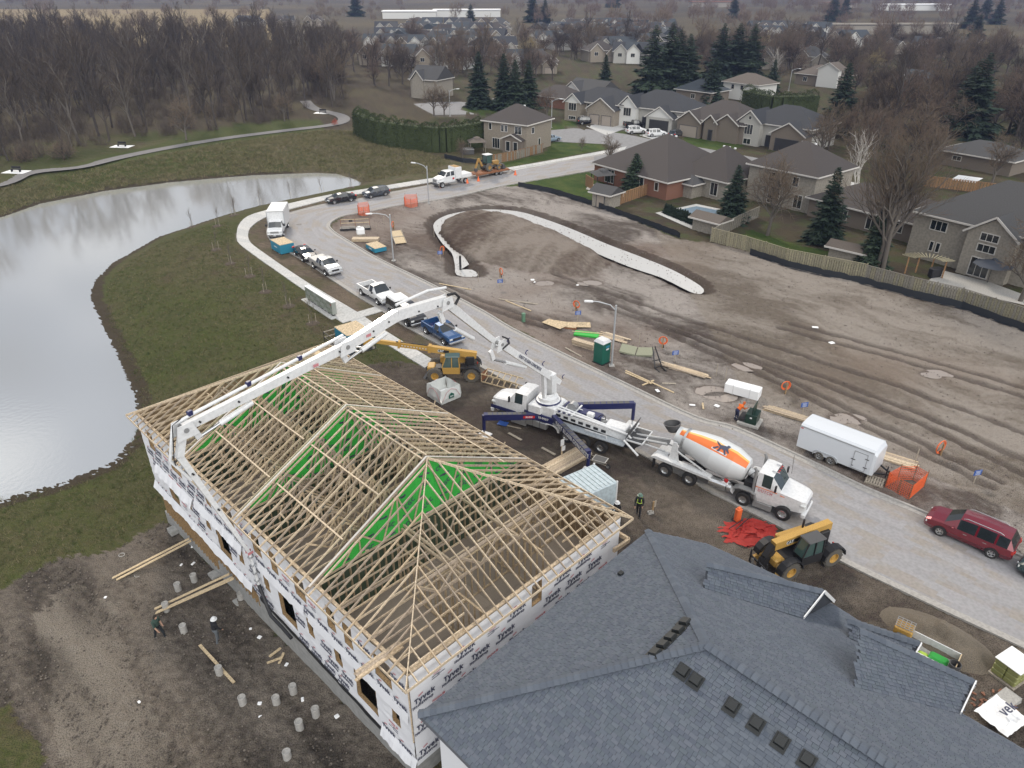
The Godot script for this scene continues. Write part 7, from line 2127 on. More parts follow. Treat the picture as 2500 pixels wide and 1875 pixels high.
	for q in [[1.35, .0, .55], [.8, .12, .4]]: bxp(o, "notice", "whitematte", V3(q[1], q[0], .04), V3(.32, q[2], .015))
	o = thing("skip_bag", "open white woven skip bag with a green house emblem", "bag", V3(-5.77, 0, -52.87), .72)
	var bagm := M("bagwhite", Color(0.62, 0.64, 0.63), {"r": 0.75})
	for k in 4:
		var r := k * PI / 2
		var wl := MB.new()
		for i in 6:
			for y in 3:
				var f := func(ii: float, yy: float) -> Vector3: return V3(-1.0 + ii / 3.0, yy * .42, 1.0 + .05 * sin(ii * 1.9 + k) * (1.0 if yy > 0 else .2) + .06 * sin(yy * 1.5)).rotated(Vector3.UP, r)
				wl.quad(f.call(i, y), f.call(i + 1, y), f.call(i + 1, y + 1), f.call(i, y + 1))
		part("bag_side", wl, bagm, o)
		tubep(o, "lifting_strap", "redink", [V3(-.9, .3, 1.08).rotated(Vector3.UP, r), V3(-.5, 1.0, 1.09).rotated(Vector3.UP, r), V3(0, 1.22, 1.08).rotated(Vector3.UP, r), V3(.5, 1.0, 1.09).rotated(Vector3.UP, r), V3(.9, .3, 1.08).rotated(Vector3.UP, r)], .02, 4)
	bxp(o, "bag_floor", "foam", V3(0, .1, 0), V3(1.9, .04, 1.9))
	for k in [0, 1]:
		var em := MB.new()
		em.prism([Vector2(-.26, -.25), Vector2(.26, -.25), Vector2(.26, .08), Vector2(0, .28), Vector2(-.26, .08)], 0, .01)
		part("emblem", em, M("pottygreen"), o, Transform3D(Basis(Vector3.UP, k * PI / 2), V3(0, .6, 1.1).rotated(Vector3.UP, k * PI / 2)))
		letters(o, "BIN", .2, "whitematte", Transform3D(Basis(Vector3.UP, k * PI / 2), V3(0, .54, 1.115).rotated(Vector3.UP, k * PI / 2)))
	o = thing("truss_panel", "small wooden truss frame lying on the ground by the pump truck", "truss", V3(-0.89, 0, -54.85), -.52)
	for s in [0, 1]:
		for z in [-.55, .55]: bxp(o, "chord", "plank", V3(0, .15 + s * .75, z), V3(3.6, .09, .05))
		for k in 6: beamp(o, "web", "plank", V3(-1.7 + k * .6, .15 + s * .75, -.55), V3(-1.4 + k * .6, .15 + s * .75, .55), .05, .09)
	for k in 4: bxp(o, "upright", "plank", V3(-1.75 + k * 1.15, .5, .55), V3(.05, .75, .05))
	bxp(o, "end_panel", "rustdeck", V3(-1.8, .5, 0), V3(.02, .8, 1.1))
	for q in [[V3(-0.06, 0, -46.95), V3(0.51, 0, -46.38), "grey plank lying by the pump truck outrigger"], [V3(2.47, 0, -44.94), V3(3, 0, -44.41), "old board on the mud before the pump truck wheels"]]:
		var d: Vector3 = q[1] - q[0]
		one("plank", boxm(V3(d.length() + .6, .05, .2)), M("plankgrey"), q[2], "plank", (q[0] + q[1]) * .5 + V3(0, .06, 0), atan2(-d.z, d.x))
	o = thing("fallen_sign", "blue sign board on a plank lying by the pump truck outrigger", "sign", V3(-0.72, 0, -48.49), -.4)
	bxp(o, "panel", "blue", V3(0, .1, 0), V3(.8, .04, .6))
	bxp(o, "stake", "plankgrey", V3(.9, .06, .1), V3(1.4, .05, .1))
	o = thing("concrete_block", "hollow concrete block on the mud beside the walking person", "block", V3(9.19, 0, -37.51), .3)
	for z in [-.09, .09]: bxp(o, "face_shell", "concrete", V3(0, .1, z), V3(.4, .19, .035))
	for x in [-.18, 0, .18]: bxp(o, "web", "concrete", V3(x, .1, 0), V3(.035, .19, .15))
	o = thing("notice_post", "short wooden post with a pale board beside the concrete block", "notice", V3(9.35, 0, -37.67), .5)
	bxp(o, "post", "studwood", V3(0, .45, 0), V3(.12, .9, .06))
	bxp(o, "board", "plankgrey", V3(.12, .6, -.04), V3(.3, .5, .02))
	o = thing("traffic_post", "orange plastic barrier post beside the red netting", "barrier", V3(14.72, 0, -36.76), .5)
	bxp(o, "post", "orange", V3(0, .55, 0), V3(.42, 1.0, .32), 0.06)
	bxp(o, "post_top", "orange", V3(0, 1.08, 0), V3(.26, .14, .2), 0.04)
	bxp(o, "base", "black", V3(0, .04, 0), V3(.6, .1, .6), 0.03)
	var heap := MB.new()
	var N := 26
	var hp := func(i: int, k: int) -> Vector3:
		var x := (i / float(N) - .5) * 3.8; var z := (k / float(N) - .5) * 2.9
		var r := clampf(1.0 - Vector2(x / 1.9, z / 1.45).length(), 0, 1)
		return V3(x + nf.get_noise_2d(k * 1.1, i * .9) * .7, .05 + r * (.12 + .55 * absf(nf.get_noise_2d(i * 1.3, k * 1.3))), z + nf.get_noise_2d(i * 1.1, k * .9) * .7)
	for i in N:
		for k in N:
			var m := Vector2((i + .5) / N - .5, (k + .5) / N - .5)
			if m.length() < .48 + .1 * nf.get_noise_2d(m.x * 60, m.y * 60): heap.quad(hp.call(i, k), hp.call(i, k + 1), hp.call(i + 1, k + 1), hp.call(i + 1, k))
	one("netting_heap", heap, M("netred"), "crumpled red safety netting heaped on the mud by the telehandler", "netting", V3(15.15, 0, -35.56), .3)
	for q in [[V3(14.27, 0, -35.48), V3(15.63, 0, -36.84), "black pole lying on the red netting"], [V3(13.84, 0, -35.56), V3(14.98, 0, -36.44), "second black pole lying on the red netting"]]:
		var d: Vector3 = q[1] - q[0]
		var b := MB.new(); b.cyl(V3(-d.length() / 2, 0, 0), V3(d.length() / 2, 0, 0), .035, 6)
		one("pole", b, M("black"), q[2], "pole", (q[0] + q[1]) * .5 + V3(0, .4, 0), atan2(-d.z, d.x), "black poles on the netting")
	mesh_fence("safety_fence", "small pen of orange safety mesh on the road corner", [V3(-23, 0, -106.59), V3(-22.03, 0, -105.96), V3(-21.32, 0, -106.81), V3(-21.92, 0, -109.22), V3(-23.3, 0, -108.55), V3(-23, 0, -106.59)], 1.3, "netorange")
	mesh_fence("safety_fence", "pale red safety mesh pen at the site kerb by a lamp", [V3(-16.68, 0, -111.26), V3(-15.55, 0, -110.34), V3(-14.64, 0, -111.26), V3(-15.04, 0, -113.6), V3(-16.82, 0, -113.36), V3(-16.68, 0, -111.26)], 1.3, "netorange")
	mesh_fence("safety_fence", "sagging orange safety mesh around a pit near the red car", [V3(26.05, 0, -40.42), V3(26.54, 0, -39.64), V3(27.01, 0, -38.97), V3(28.77, 0, -40.42), V3(28.36, 0, -41.18), V3(27.26, 0, -41.18), V3(26.05, 0, -40.42)], 1.2, "netorange")
	o = thing("wood_pallet", "weathered wooden pallet under the trailer drawbar", "pallet", V3(25.58, 0, -40.99), -.6)
	for k in 7: bxp(o, "slat", "plankgrey", V3((k - 3) * .17, .13, 0), V3(.12, .025, 1.1))
	for z in [-.5, 0, .5]: bxp(o, "bearer", "plankgrey", V3(0, .06, z), V3(1.2, .1, .08))
	for q in [[V3(-30.68, 0, -101.86), "round iron manhole cover on the curve of the road"], [V3(15.56, 0, -40.8), "round iron manhole cover beside the mixer truck"]]:
		var mh := MB.new()
		mh.lathe([[.38, 0], [.38, .012], [.3, .012], [.29, .006], [0, .006]], 18)
		one("manhole_cover", mh, M("darkgrey"), q[1], "manhole cover", q[0])
	for q in [[V3(-11.93, 0, -122.8), "traffic cone before the front wheel of the crew truck"], [V3(-7.73, 0, -125.87), "traffic cone before the rear wheel of the crew truck"], [V3(-5.87, 0, -127.31), "traffic cone beside the trailer drawbar"], [V3(0.59, 0, -131.82), "traffic cone behind the trailer ramps"]]:
		o = thing("traffic_cone", q[1], "cone", q[0], 0, "orange traffic cones")
		var b := MB.new()
		b.lathe([[.24, .04], [.05, .85], [0, .86]], 12)
		part("cone_body", b, M("orange"), o)
		bxp(o, "cone_base", "orange", V3(0, .025, 0), V3(.5, .05, .5))
	var my := -0.870
	o = thing("mailbox_row", "row of grey community mailboxes on a concrete pad beside the sidewalk", "mailboxes", V3(-20.5, 0, -71.7), my)
	var ml := 6.2
	bxp(o, "pad", "slabpad", V3(0, .04, -.1), V3(ml + .8, .12, 1.6), 0.02)
	for k in 8:
		var md := group_node("mailbox", o, V3((k - 3.5) * ml / 8.0, 0, 0))
		bxp(md, "cabinet", "mailgrey", V3(0, .95, 0), V3(ml / 8.0 - .02, 1.35, .5), 0.03)
		bxp(md, "hood", "foam", V3(0, 1.66, 0), V3(ml / 8.0 - .06, .1, .56), 0.03)
		bxp(md, "stand", "darkgrey", V3(0, .18, 0), V3(.3, .3, .3))
		for y in 4:
			for x in 2: bxp(md, "locker_door", "mailgrey2" if (x + y + k) % 3 else "mailgrey", V3((x - .5) * (ml / 8.0 - .06) * .5, .45 + y * .32, .256), V3((ml / 8.0 - .1) * .5, .28, .012))
	bxp(o, "red_sticker", "red", V3(ml * .5 - .25, 1.35, .265), V3(.16, .12, .01))
	bxp(o, "entry_slab", "slabpad", V3(ml * .5 + 1.2, .045, -2.2), V3(1.5, .1, 4.8), 0.02)
	for p in [V3(-3.85, 0, -93.75), V3(-10.68, 0, -96.21), V3(-3.93, 0, -79.38), V3(4.29, 0, -72.82), V3(12.3, 0, -62.75), V3(18.21, 0, -56.49), V3(18.82, 0, -55.74), V3(29.49, 0, -43.21), V3(18.04, 0, -125.59), V3(-18.41, 0, -101.86), V3(-18.94, 0, -98.59)]:
		one("survey_stake", boxm(V3(.05, 1.3, .05)), M("plankgrey"), "thin wooden survey stake standing in the mud", "stake", p + V3(0, .6, 0), 0, "survey stakes")
	var bp := MB.new(); bp.cyl(V3(0, -.3, 0), V3(0, 1.5, 0), .14, 10)
	one("drain_pipe", bp, M("black"), "black upright drain pipe in the trench water", "pipe", V3(-6.33, 0, -84.17))
	for p in [V3(-20.08, -2.26, -33.67), V3(-20.78, -2.25, -32.89), V3(-20.8, -2.17, -31.21), V3(-18.97, -1.99, -29.36), V3(-15.73, -1.67, -26.2), V3(-11.35, -1.39, -24.83), V3(-12.03, -1.39, -24.15), V3(-13.79, -1.48, -24.22), V3(-9.82, -1.24, -23.39), V3(-10.45, -1.23, -22.66), V3(-10.59, -1.16, -21.03), V3(-16.45, -1.98, -31.82), V3(-26.09, -2.69, -36.44), V3(-24.02, -2.48, -34.33)]:
		var hgt := .55 if p.x < 0 else .5
		if p.x < -24.0: hgt = .08
		var b := MB.new()
		b.lathe([[.2, -.3], [.2, hgt], [.17, hgt + .01], [.16, hgt - .05], [0, hgt - .05]], 16)
		one("concrete_pier", b, M("concrete"), "round concrete pier standing in the mud behind the house", "pier", p, 0, "concrete piers behind the house")
	for q in [[V3(-25.58, -2.55, -34.15), W(.3, 24.6, -1.5), "long plank leaning from the mud to the house frame"], [V3(-25.23, -2.53, -33.98), W(.3, 24.3, -1.5), "second long plank leaning beside it at the low end"], [V3(-21.54, -2.21, -31.25), W(.3, 18.4, -.4), "long plank leaning near the walking person in green"], [V3(-21.25, -2.18, -31), W(.3, 18.0, -.4), "second long plank leaning near the person in green"], [V3(-21.31, -2.18, -30.9), W(.3, 17.8, -.35), "third long plank leaning near the person in green"], [V3(-17.62, -1.87, -28.26), V3(-14.72, -1.59, -25.54), "single long plank lying flat on the mud"]]:
		var d: Vector3 = q[1] - q[0]
		var b := MB.new()
		b.beam(V3(0, .05, 0), d + V3(0, .06, 0), .16, .05)
		one("plank", b, M("plank"), q[2], "plank", q[0])
	for q in [[V3(-13.12, -1.61, -27.53), .9, "short plank offcut beside the foundation"], [V3(-12.64, -1.56, -27.08), 1.5, "short plank offcut lying across the others"], [V3(-13.01, -1.57, -26.95), .5, "short plank offcut nearest the hose"]]: one("offcut", boxm(V3(.75, .05, .14)), M("plank"), q[2], "plank", q[0] + V3(0, .05, 0), q[1])
	lumber_pile("eave_boards", "bundle of boards sticking out over the eave corner", W(.2, 1.9, HE + .02), PI / 4 + PI, 2.6, 3, 2, .14, .045, .4)
	one("loose_sheet", boxm(V3(1.2, .03, 1.2)), M("ply"), "square plywood sheet lying on the trusses under the boom", "plywood", W(11.8, 26.0, 7.7), .8)
	for q in [[V3(-82.01, 0, -156.76), "black park bench on a white pad below the wood"], [V3(-49.66, 0, -199.92), "black park bench beside the wood entrance"], [V3(-90.63, 0, -134.02), "black park bench on a pad at the path bend"]]:
		o = thing("park_bench", q[1], "bench", q[0], -.1, "park benches along the path")
		bxp(o, "pad", "foam", V3(0, .03, 0), V3(4.2, .08, 2.4))
		bxp(o, "seat", "black", V3(0, .5, 0), V3(1.8, .06, .5))
		bxp(o, "backrest", "black", V3(0, .8, -.25), V3(1.8, .4, .06))
		for x in [-.8, .8]: bxp(o, "leg", "black", V3(x, .25, 0), V3(.08, .5, .5))
	o = thing("mortar_mixer", "yellow mortar mixer with a steel grate beside the sand pile", "mixer", V3(20.89, 0, -27.09), .9)
	bxp(o, "drum_box", "yellow", V3(0, .75, 0), V3(.8, .6, .9), 0.08)
	bxp(o, "engine", "darkgrey", V3(-.7, .6, 0), V3(.5, .5, .5), 0.05)
	for k in 5:
		beamp(o, "grate_bar", "steel", V3(-.35 + k * .18, 1.12, -.45), V3(-.35 + k * .18, 1.12, .45), .03, .03)
		beamp(o, "grate_bar", "steel", V3(-.38, 1.12, -.42 + k * .21), V3(.4, 1.12, -.42 + k * .21), .03, .03)
	for s in [-1, 1]:
		wheel(o, V3(-.5, .28, s * .6), .28, .16, "grey")
		beamp(o, "frame", "rustyellow", V3(-.9, .35, s * .4), V3(.9, .35, s * .4), .07, .1)
	var sp := MB.new()
	var NS := 30
	var sf := func(i: int, k: int) -> Vector3:
		var x := (i / float(NS) - .5) * 6.0; var z := (k / float(NS) - .5) * 3.4
		var r := clampf(1.0 - Vector2(x / 3.0, z / 1.7).length(), 0, 1)
		return V3(x, -.05 + 1.2 * pow(r, 1.1) + nf.get_noise_2d(x * 5, z * 5) * .5 * r, z)
	for i in NS:
		for k in NS: sp.quad(sf.call(i, k), sf.call(i, k + 1), sf.call(i + 1, k + 1), sf.call(i + 1, k))
	one("sand_pile", sp, M("sand", Color(0.165, 0.138, 0.105), {"r": 0.95, "t": "soil", "s": .3, "w": true, "n": "nsoil", "nd": .6}), "pile of builder's sand at the kerb before the shingled house", "sand", V3(22.91, 0, -27.09), -0.736)
	o = thing("mortar_tub", "white mortar tub with a green bag inside", "tub", V3(21.68, 0, -25.86), -0.736)
	for s in [-1, 1]:
		bxp(o, "tub_side", "whitematte", V3(0, .4, s * .7), V3(2.6, .6, .05))
		bxp(o, "tub_end", "plank", V3(s * 1.3, .4, 0), V3(.05, .6, 1.4))
	bxp(o, "tub_floor", "concrete", V3(0, .15, 0), V3(2.55, .05, 1.35))
	bxp(o, "green_bag", "baggreen", V3(.5, .35, .1), V3(.9, .35, .6), 0.1)
	bxp(o, "yellow_bag", "vest", V3(-.2, .3, .2), V3(.5, .2, .3), 0.08)
	var br := MB.new()
	br.lathe([[.26, 0], [.28, .85], [.25, .86], [.24, .5], [0, .5]], 16)
	one("barrel", br, M("darkgrey"), "black open barrel beside the mortar tub", "barrel", V3(22.38, 0, -24.79))
	o = thing("brick_pallet", "pallet of yellow green packs under clear wrap", "pallet", V3(25.29, 0, -24.74), .5)
	bxp(o, "pallet", "plankgrey", V3(0, .06, 0), V3(1.5, .12, 1.3))
	for y in 3:
		for x in 3:
			for z in 2: bxp(o, "pack", "packgreen", V3((x - 1) * .46, .3 + y * .33, (z - .5) * .6), V3(.44, .31, .58), 0.04)
	bxp(o, "wrap_cover", "foam", V3(0, 1.15, 0), V3(1.45, .06, 1.28), 0.02)
	o = thing("slab_stack", "small stack of flat grey slabs on the mud", "slabs", V3(24.2, 0, -23.26), .4)
	for k in 3: part("slab", boxm(V3(1.3, .05, .8)), M("concrete"), o, Transform3D(Basis(Vector3.UP, k * .06), V3(k * .04, .04 + k * .055, 0)))
	for k in 26:
		var at := V3(23.51, 0, -23.21) + V3(rng.randf_range(-1.2, 1.2), .04, rng.randf_range(-.7, .7))
		one("loose_brick", boxm(V3(.2, .07, .09)), M("brickred", Color(0.25, 0.12, 0.075), {"r": .9}), "broken brown brick lying loose beside the grey slabs", "brick", at, rng.randf() * 3.0, "loose bricks by the slabs")
	var scrap := MB.new()
	for i in 10:
		for k in 8:
			var sc := func(ii: int, kk: int) -> Vector3: return V3((ii - 5) * .18, .12 + .3 * absf(nf.get_noise_2d(ii * 8.0, kk * 8.0)), (kk - 4) * .2)
			scrap.quad(sc.call(i, k), sc.call(i, k + 1), sc.call(i + 1, k + 1), sc.call(i + 1, k))
	var wsc := one("wrap_scrap", scrap, M("foam"), "crumpled white wrap sheet with blue print before the shingled house", "wrap sheet", V3(23.26, 0, -22.14) + V3(0, .3, 0), .5)
	letters(wsc, "vek", .6, "ink", Transform3D(Basis(V3(1, 0, 0), -PI / 2), V3(.3, .46, 0)))
	for p in [V3(-21.56, -2.41, -35.22), V3(-20.81, -2.37, -35.29), V3(-15.09, -1.8, -29.37), V3(-14.35, -1.73, -28.69), V3(-12.92, -1.43, -24.16), V3(-12.63, -1.38, -23.37), V3(-10.75, -1.33, -24.33), V3(-8.74, -1.18, -23.25), V3(-19.33, -1.77, -24.51), V3(-12.23, -1.52, -26.64), V3(-10.28, -1.38, -25.79), V3(-25.13, -2.44, -32.4), V3(-21.56, -2.49, -37.02), V3(-18.41, -2.24, -35.23)]:
		var b := MB.new()
		b.cbox(V3(0, .05, 0), V3(rng.randf_range(.14, .3), .08, rng.randf_range(.12, .22)), .02)
		one("foam_scrap", b, M("foam"), "small white scrap lying in the mud behind the house", "scrap", p, rng.randf() * 3.0, "white scraps in the mud")
	for p in [V3(2.63, 0, -79.12), V3(4.08, 0, -83.17), V3(2.41, 0, -79.9), V3(7.57, 0, -78.22), V3(9.87, 0, -87.58), V3(31.08, 0, -63.11), V3(30.79, 0, -66.69), V3(22.72, 0, -50.1), V3(12.51, 0, -53.78), V3(14.98, 0, -51.39), V3(16.99, 0, -51.26)]:
		var b := MB.new()
		b.cbox(V3(0, .06, 0), V3(rng.randf_range(.2, .7), .06, rng.randf_range(.2, .5)), .02)
		one("site_scrap", b, M("foam"), "small pale scrap lying on the bare site", "scrap", p, rng.randf() * 3.0, "pale scraps on the site")
func boxm(s: Vector3) -> ArrayMesh:
	var k := "bx%.3f_%.3f_%.3f" % [s.x, s.y, s.z]
	if not mats.has(k):
		var b := MB.new()
		b.box(Vector3.ZERO, s)
		mats[k] = b.mesh()
	return mats[k]
func rdir() -> Vector3:
	return V3(rng.randf_range(-1, 1), rng.randf_range(-1, 1), rng.randf_range(-1, 1)).normalized()
func grow(tb: MB, cb: MB, p: Vector3, d: Vector3, l: float, r: float, lev: int, o: Dictionary) -> void:
	var e1 := p + d * l * 0.5 + rdir() * l * 0.05
	var d2 := (d + rdir() * 0.22 + V3(0, o.lift, 0)).normalized()
	var e2 := e1 + d2 * l * 0.5
	var maxl: int = o.levels
	if lev < maxl - 1:
		tb.tube([p, e1, e2], [r, r * 0.8, r * 0.55], 6 if lev == 0 else (5 if lev == 1 else 3), false)
	else:
		var s := d.cross(rdir()).normalized() * maxf(r, o.twig)
		cb.tri(p - s, p + s, e2)
		cb.tri(p - s.rotated(d, 1.5), p + s.rotated(d, 1.5), e2)
	if lev >= maxl:
		return
	var n: int = o.kids[lev]
	for i in n:
		var t := lerpf(o.start if lev == 0 else 0.25, 1.0, (i + rng.randf()) / n)
		var q := p.lerp(e1, t * 2.0) if t < 0.5 else e1.lerp(e2, t * 2.0 - 1.0)
		var ax := d.cross(Vector3.UP if absf(d.y) < 0.9 else Vector3.RIGHT).normalized().rotated(d, TAU * (i * 0.38 + rng.randf() * 0.2))
		var nd := d.rotated(ax, o.angle * rng.randf_range(0.6, 1.25))
		nd = (nd + V3(0, o.lift, 0)).normalized()
		grow(tb, cb, q, nd, l * o.shrink * rng.randf_range(0.75, 1.2) * (1.0 if lev > 0 else 1.1 - 0.35 * t), maxf(r * 0.5, 0.008), lev + 1, o)
func bare_proto(key: String, seed_: int, trunk_l: float, r: float, o: Dictionary) -> Array:
	rng.seed = seed_
	var tb := MB.new(); var cb := MB.new()
	for k in o.get("stems", 1):
		var lean: Vector3 = V3(rng.randf_range(-.25, .25), 1, rng.randf_range(-.25, .25)).normalized() if o.get("stems", 1) > 1 else V3(rng.randf_range(-.05, .05), 1, 0).normalized()
		grow(tb, cb, V3(k * .35 - .2 if o.get("stems", 1) > 1 else 0.0, -0.2, (k % 2) * .3), lean, trunk_l, r, 0, o)
	return [tb.mesh(), cb.mesh()]
func conifer_proto(seed_: int, h: float, R: float, dens: float) -> Array:
	rng.seed = seed_
	var tb := MB.new(); var cb := MB.new()
	tb.tube([V3(0, -.2, 0), V3(0, h * .5, 0), V3(0, h * .97, 0)], [R * .09, R * .06, .02], 6, false)
	var y := h * .06
	while y < h * .99:
		var rr := R * pow(1.0 - y / h, .8) * rng.randf_range(.62, 1.15) + .1
		var n := int(maxf(5, dens * (4.0 + rr * 3.5)))
		for i in n:
			var a := TAU * (i + rng.randf()) / n
			var dr := V3(cos(a), -.18 + .5 * y / h, sin(a)).normalized()
			var l := rr * rng.randf_range(.5, 1.2)
			var sd := dr.cross(Vector3.UP).normalized()
			var k := int(3 + l * 3.0)
			for j in k:
				var q := V3(0, y, 0) + dr * l * (.25 + .75 * (j + rng.randf()) / k) + V3(0, rng.randf_range(-.15, .1), 0)
				var w := .16 + .1 * l
				for s in [-1, 1]:
					var tip: Vector3 = q + dr * w * 1.6 + sd * s * w * rng.randf_range(.7, 1.6) + V3(0, rng.randf_range(-.25, .05), 0)
					var nn := (dr * .5 + V3(0, .8, 0) + rdir() * .5).normalized()
					var sv := (tip - q).cross(nn).normalized() * w * .45
					cb.tri(q - sv, tip, q + sv)
		y += h * .028
	return [tb.mesh(), cb.mesh()]
func plant_tree(called: String, label: String, pr: Array, at: Vector3, sc: float, yaw: float, bark: Material, leaf: Material, grp: String) -> void:
	var o := thing(called, label, "tree", at, yaw, grp)
	o.scale = V3(sc, sc * rng.randf_range(.92, 1.08), sc)
	part("trunk", pr[0], bark, o)
	part("crown", pr[1], leaf, o)
func build_green() -> void:
	var bark := [M("bark0", Color(0.065, 0.055, 0.048), {"r": .95}), M("bark1", Color(0.12, 0.105, 0.09), {"r": .95}), M("bark2", Color(0.07, 0.06, 0.055), {"r": .95})]
	var twig := [M("twig0", Color(0.08, 0.063, 0.05), {"r": .95}), M("twig1", Color(0.165, 0.126, 0.09), {"r": .95}), M("twig2", Color(0.155, 0.112, 0.085), {"r": .95}), M("twig3", Color(0.1, 0.078, 0.06), {"r": .95})]
	var pale := M("barkbirch", Color(0.45, 0.43, 0.40), {"r": .9})
	var gold := M("twiggold", Color(0.30, 0.24, 0.13), {"r": .95})
	var wood := []
	for i in 4: wood.append(bare_proto("w", 100 + i, 11.0, .24, {"levels": 4, "kids": [9, 5, 5, 5], "angle": .62, "lift": .16, "shrink": .46, "start": .35, "twig": .024}))
	var maple := []
	for i in 3: maple.append(bare_proto("m", 200 + i, 6.0, .26, {"levels": 4, "kids": [9, 6, 5, 6], "angle": .8, "lift": .10, "shrink": .6, "start": .3, "twig": .02}))
	var big := bare_proto("b", 300, 11.0, .34, {"levels": 5, "kids": [9, 5, 4, 4, 4], "angle": .5, "lift": .14, "shrink": .56, "start": .3, "twig": .016, "stems": 3})
	var birch := bare_proto("i", 310, 8.0, .12, {"levels": 4, "kids": [9, 5, 4, 4], "angle": .55, "lift": .1, "shrink": .45, "start": .2, "twig": .012, "stems": 3})
	var sap := bare_proto("s", 320, 2.6, .035, {"levels": 3, "kids": [7, 4, 3], "angle": .5, "lift": .2, "shrink": .4, "start": .4, "twig": .008})
	rng.seed = 41
	var wpoly := PackedVector2Array([Vector2(-113.18, -119.59), Vector2(-100.63, -127.9), Vector2(-88.75, -141.37), Vector2(-88.32, -151.05), Vector2(-81.83, -162.42), Vector2(-73.01, -169.43), Vector2(-66.89, -178.59), Vector2(-55.75, -187.53), Vector2(-55, -209.52), Vector2(-46.02, -209.52), Vector2(-49.08, -230.65), Vector2(-72.89, -333.53), Vector2(-113.11, -398.45), Vector2(-266.31, -413.39), Vector2(-351.54, -413.39)])
	var lo := Vector2(1e9, 1e9); var hi := -lo
	for p in wpoly:
		lo = lo.min(p); hi = hi.max(p)
	var n := 0
	var tries := 0
	var grid := {}
	while n < 150 and tries < 20000:
		tries += 1
		var zz := lerpf(hi.y, lo.y, pow(rng.randf(), 1.25))
		var p := Vector2(rng.randf_range(lo.x, hi.x), zz)
		if not Geometry2D.is_point_in_polygon(p, wpoly): continue
		if absf(p.x) > 0.85 * absf(p.y) + 12.0: continue
		var key := Vector2i(int(p.x / 4.5), int(p.y / 4.5))
		if grid.has(key): continue
		grid[key] = 1
		n += 1
		plant_tree("bare_tree", "tall bare grey brown tree in the wood beyond the pond", wood[rng.randi() % 4], V3(p.x, 0, p.y), rng.randf_range(.85, 1.15), rng.randf() * 6.0, bark[rng.randi() % 3], twig[rng.randi() % 2 * 3], "bare trees of the wood")
	for i in 4: wood_mass(i, wood, bark[i % 3], twig[i % 2 * 3], wpoly)
	var um := MB.new()
	for i in 60:
		var d := V3(rng.randf_range(-.6, .6), 1, rng.randf_range(-.6, .6)).normalized()
		var q := V3(rng.randf_range(-.9, .9), 0, rng.randf_range(-.9, .9))
		var l := rng.randf_range(.8, 2.6)
		var s := d.cross(rdir()).normalized() * .02
		um.tri(q - s, q + s, q + d * l)
		for k in 3:
			var dd := (d + rdir() * .6).normalized()
			um.tri(q + d * l * (.4 + k * .2) - s, q + d * l * (.4 + k * .2) + s, q + d * l * (.4 + k * .2) + dd * l * .4)
	scatter("undergrowth", um.mesh(), M("brush", Color(0.095, 0.076, 0.06), {"r": .95}), wpoly, 1500, 1.2, "leafless brushwood on the floor of the wood")
	rng.seed = 43
	var spots := [[V3(35.18, 0, -96.75), 1, 1.0, "bare round tree inside the wooden fence"], [V3(40.34, 0, -111.03), 0, .7, "bare tree before the beige two storey house"], [V3(55.85, 0, -73.62), 2, 1.05, "bare forked tree beside the patio umbrella"], [V3(45.11, 0, -111.03), 0, .6, "small bare tree beside the brown bungalow"], [V3(18.37, 0, -139.98), 0, .62, "bare tree on the corner lawn"], [V3(14.3, 0, -152.64), 2, .3, "young bare tree on the corner lawn"], [V3(-9.59, 0, -144.23), 2, .42, "small bare tree at the pond bank"], [V3(-71.25, 0, -163.78), 2, .95, "bare leaning tree on the grass before the wood"], [V3(-56.26, 0, -187.53), 1, .7, "bare tree on the grass at the wood edge"], [V3(-68.42, 0, -187.53), 0, .7, "bare slim tree on the grass before the wood"], [V3(-72.04, 0, -180.76), 2, .5, "small bare tree on the grass before the wood"], [V3(-20, 0, -195.42), 1, .85, "bare tree behind the tall cedar hedge"], [V3(-17.32, 0, -194.79), 2, .8, "bare slanting tree behind the tall cedar hedge"], [V3(8.77, 0, -191.1), 1, .8, "russet bare tree beside the light two gabled house"], [V3(59.3, 0, -142.43), 1, 1.0, "bare tree behind the dark roofed stone house"], [V3(62.17, 0, -134.02), 0, 1.0, "bare tree behind the brown bungalow"], [V3(72.6, 0, -127.9), 2, 1.0, "bare tree beside the wooden pool fence"], [V3(82.43, 0, -125.02), 0, .9, "bare tree behind the beige house"], [V3(34.16, 0, -151.05), 0, .35, "young bare tree on the lawn of the brown house"]]
	for q in spots: plant_tree("bare_tree", q[3], maple[q[1]], q[0], q[2], rng.randf() * 6.0, bark[1], twig[2] if q[3].begins_with("russet") else twig[1], "single bare trees")
	plant_tree("bare_tree", "huge bare tree with three trunks at the fence", big, V3(44.79, 0, -83.17), .92, 2.2, bark[1], twig[1], "single bare trees")
	plant_tree("birch_tree", "white barked birch clump behind the bungalow", birch, V3(56.93, 0, -119.59), .9, 1.0, pale, twig[1], "white birches")
	plant_tree("birch_tree", "white barked birch behind the cedar hedge", birch, V3(87.58, 0, -259.28), 1.0, 2.0, pale, twig[1], "white birches")
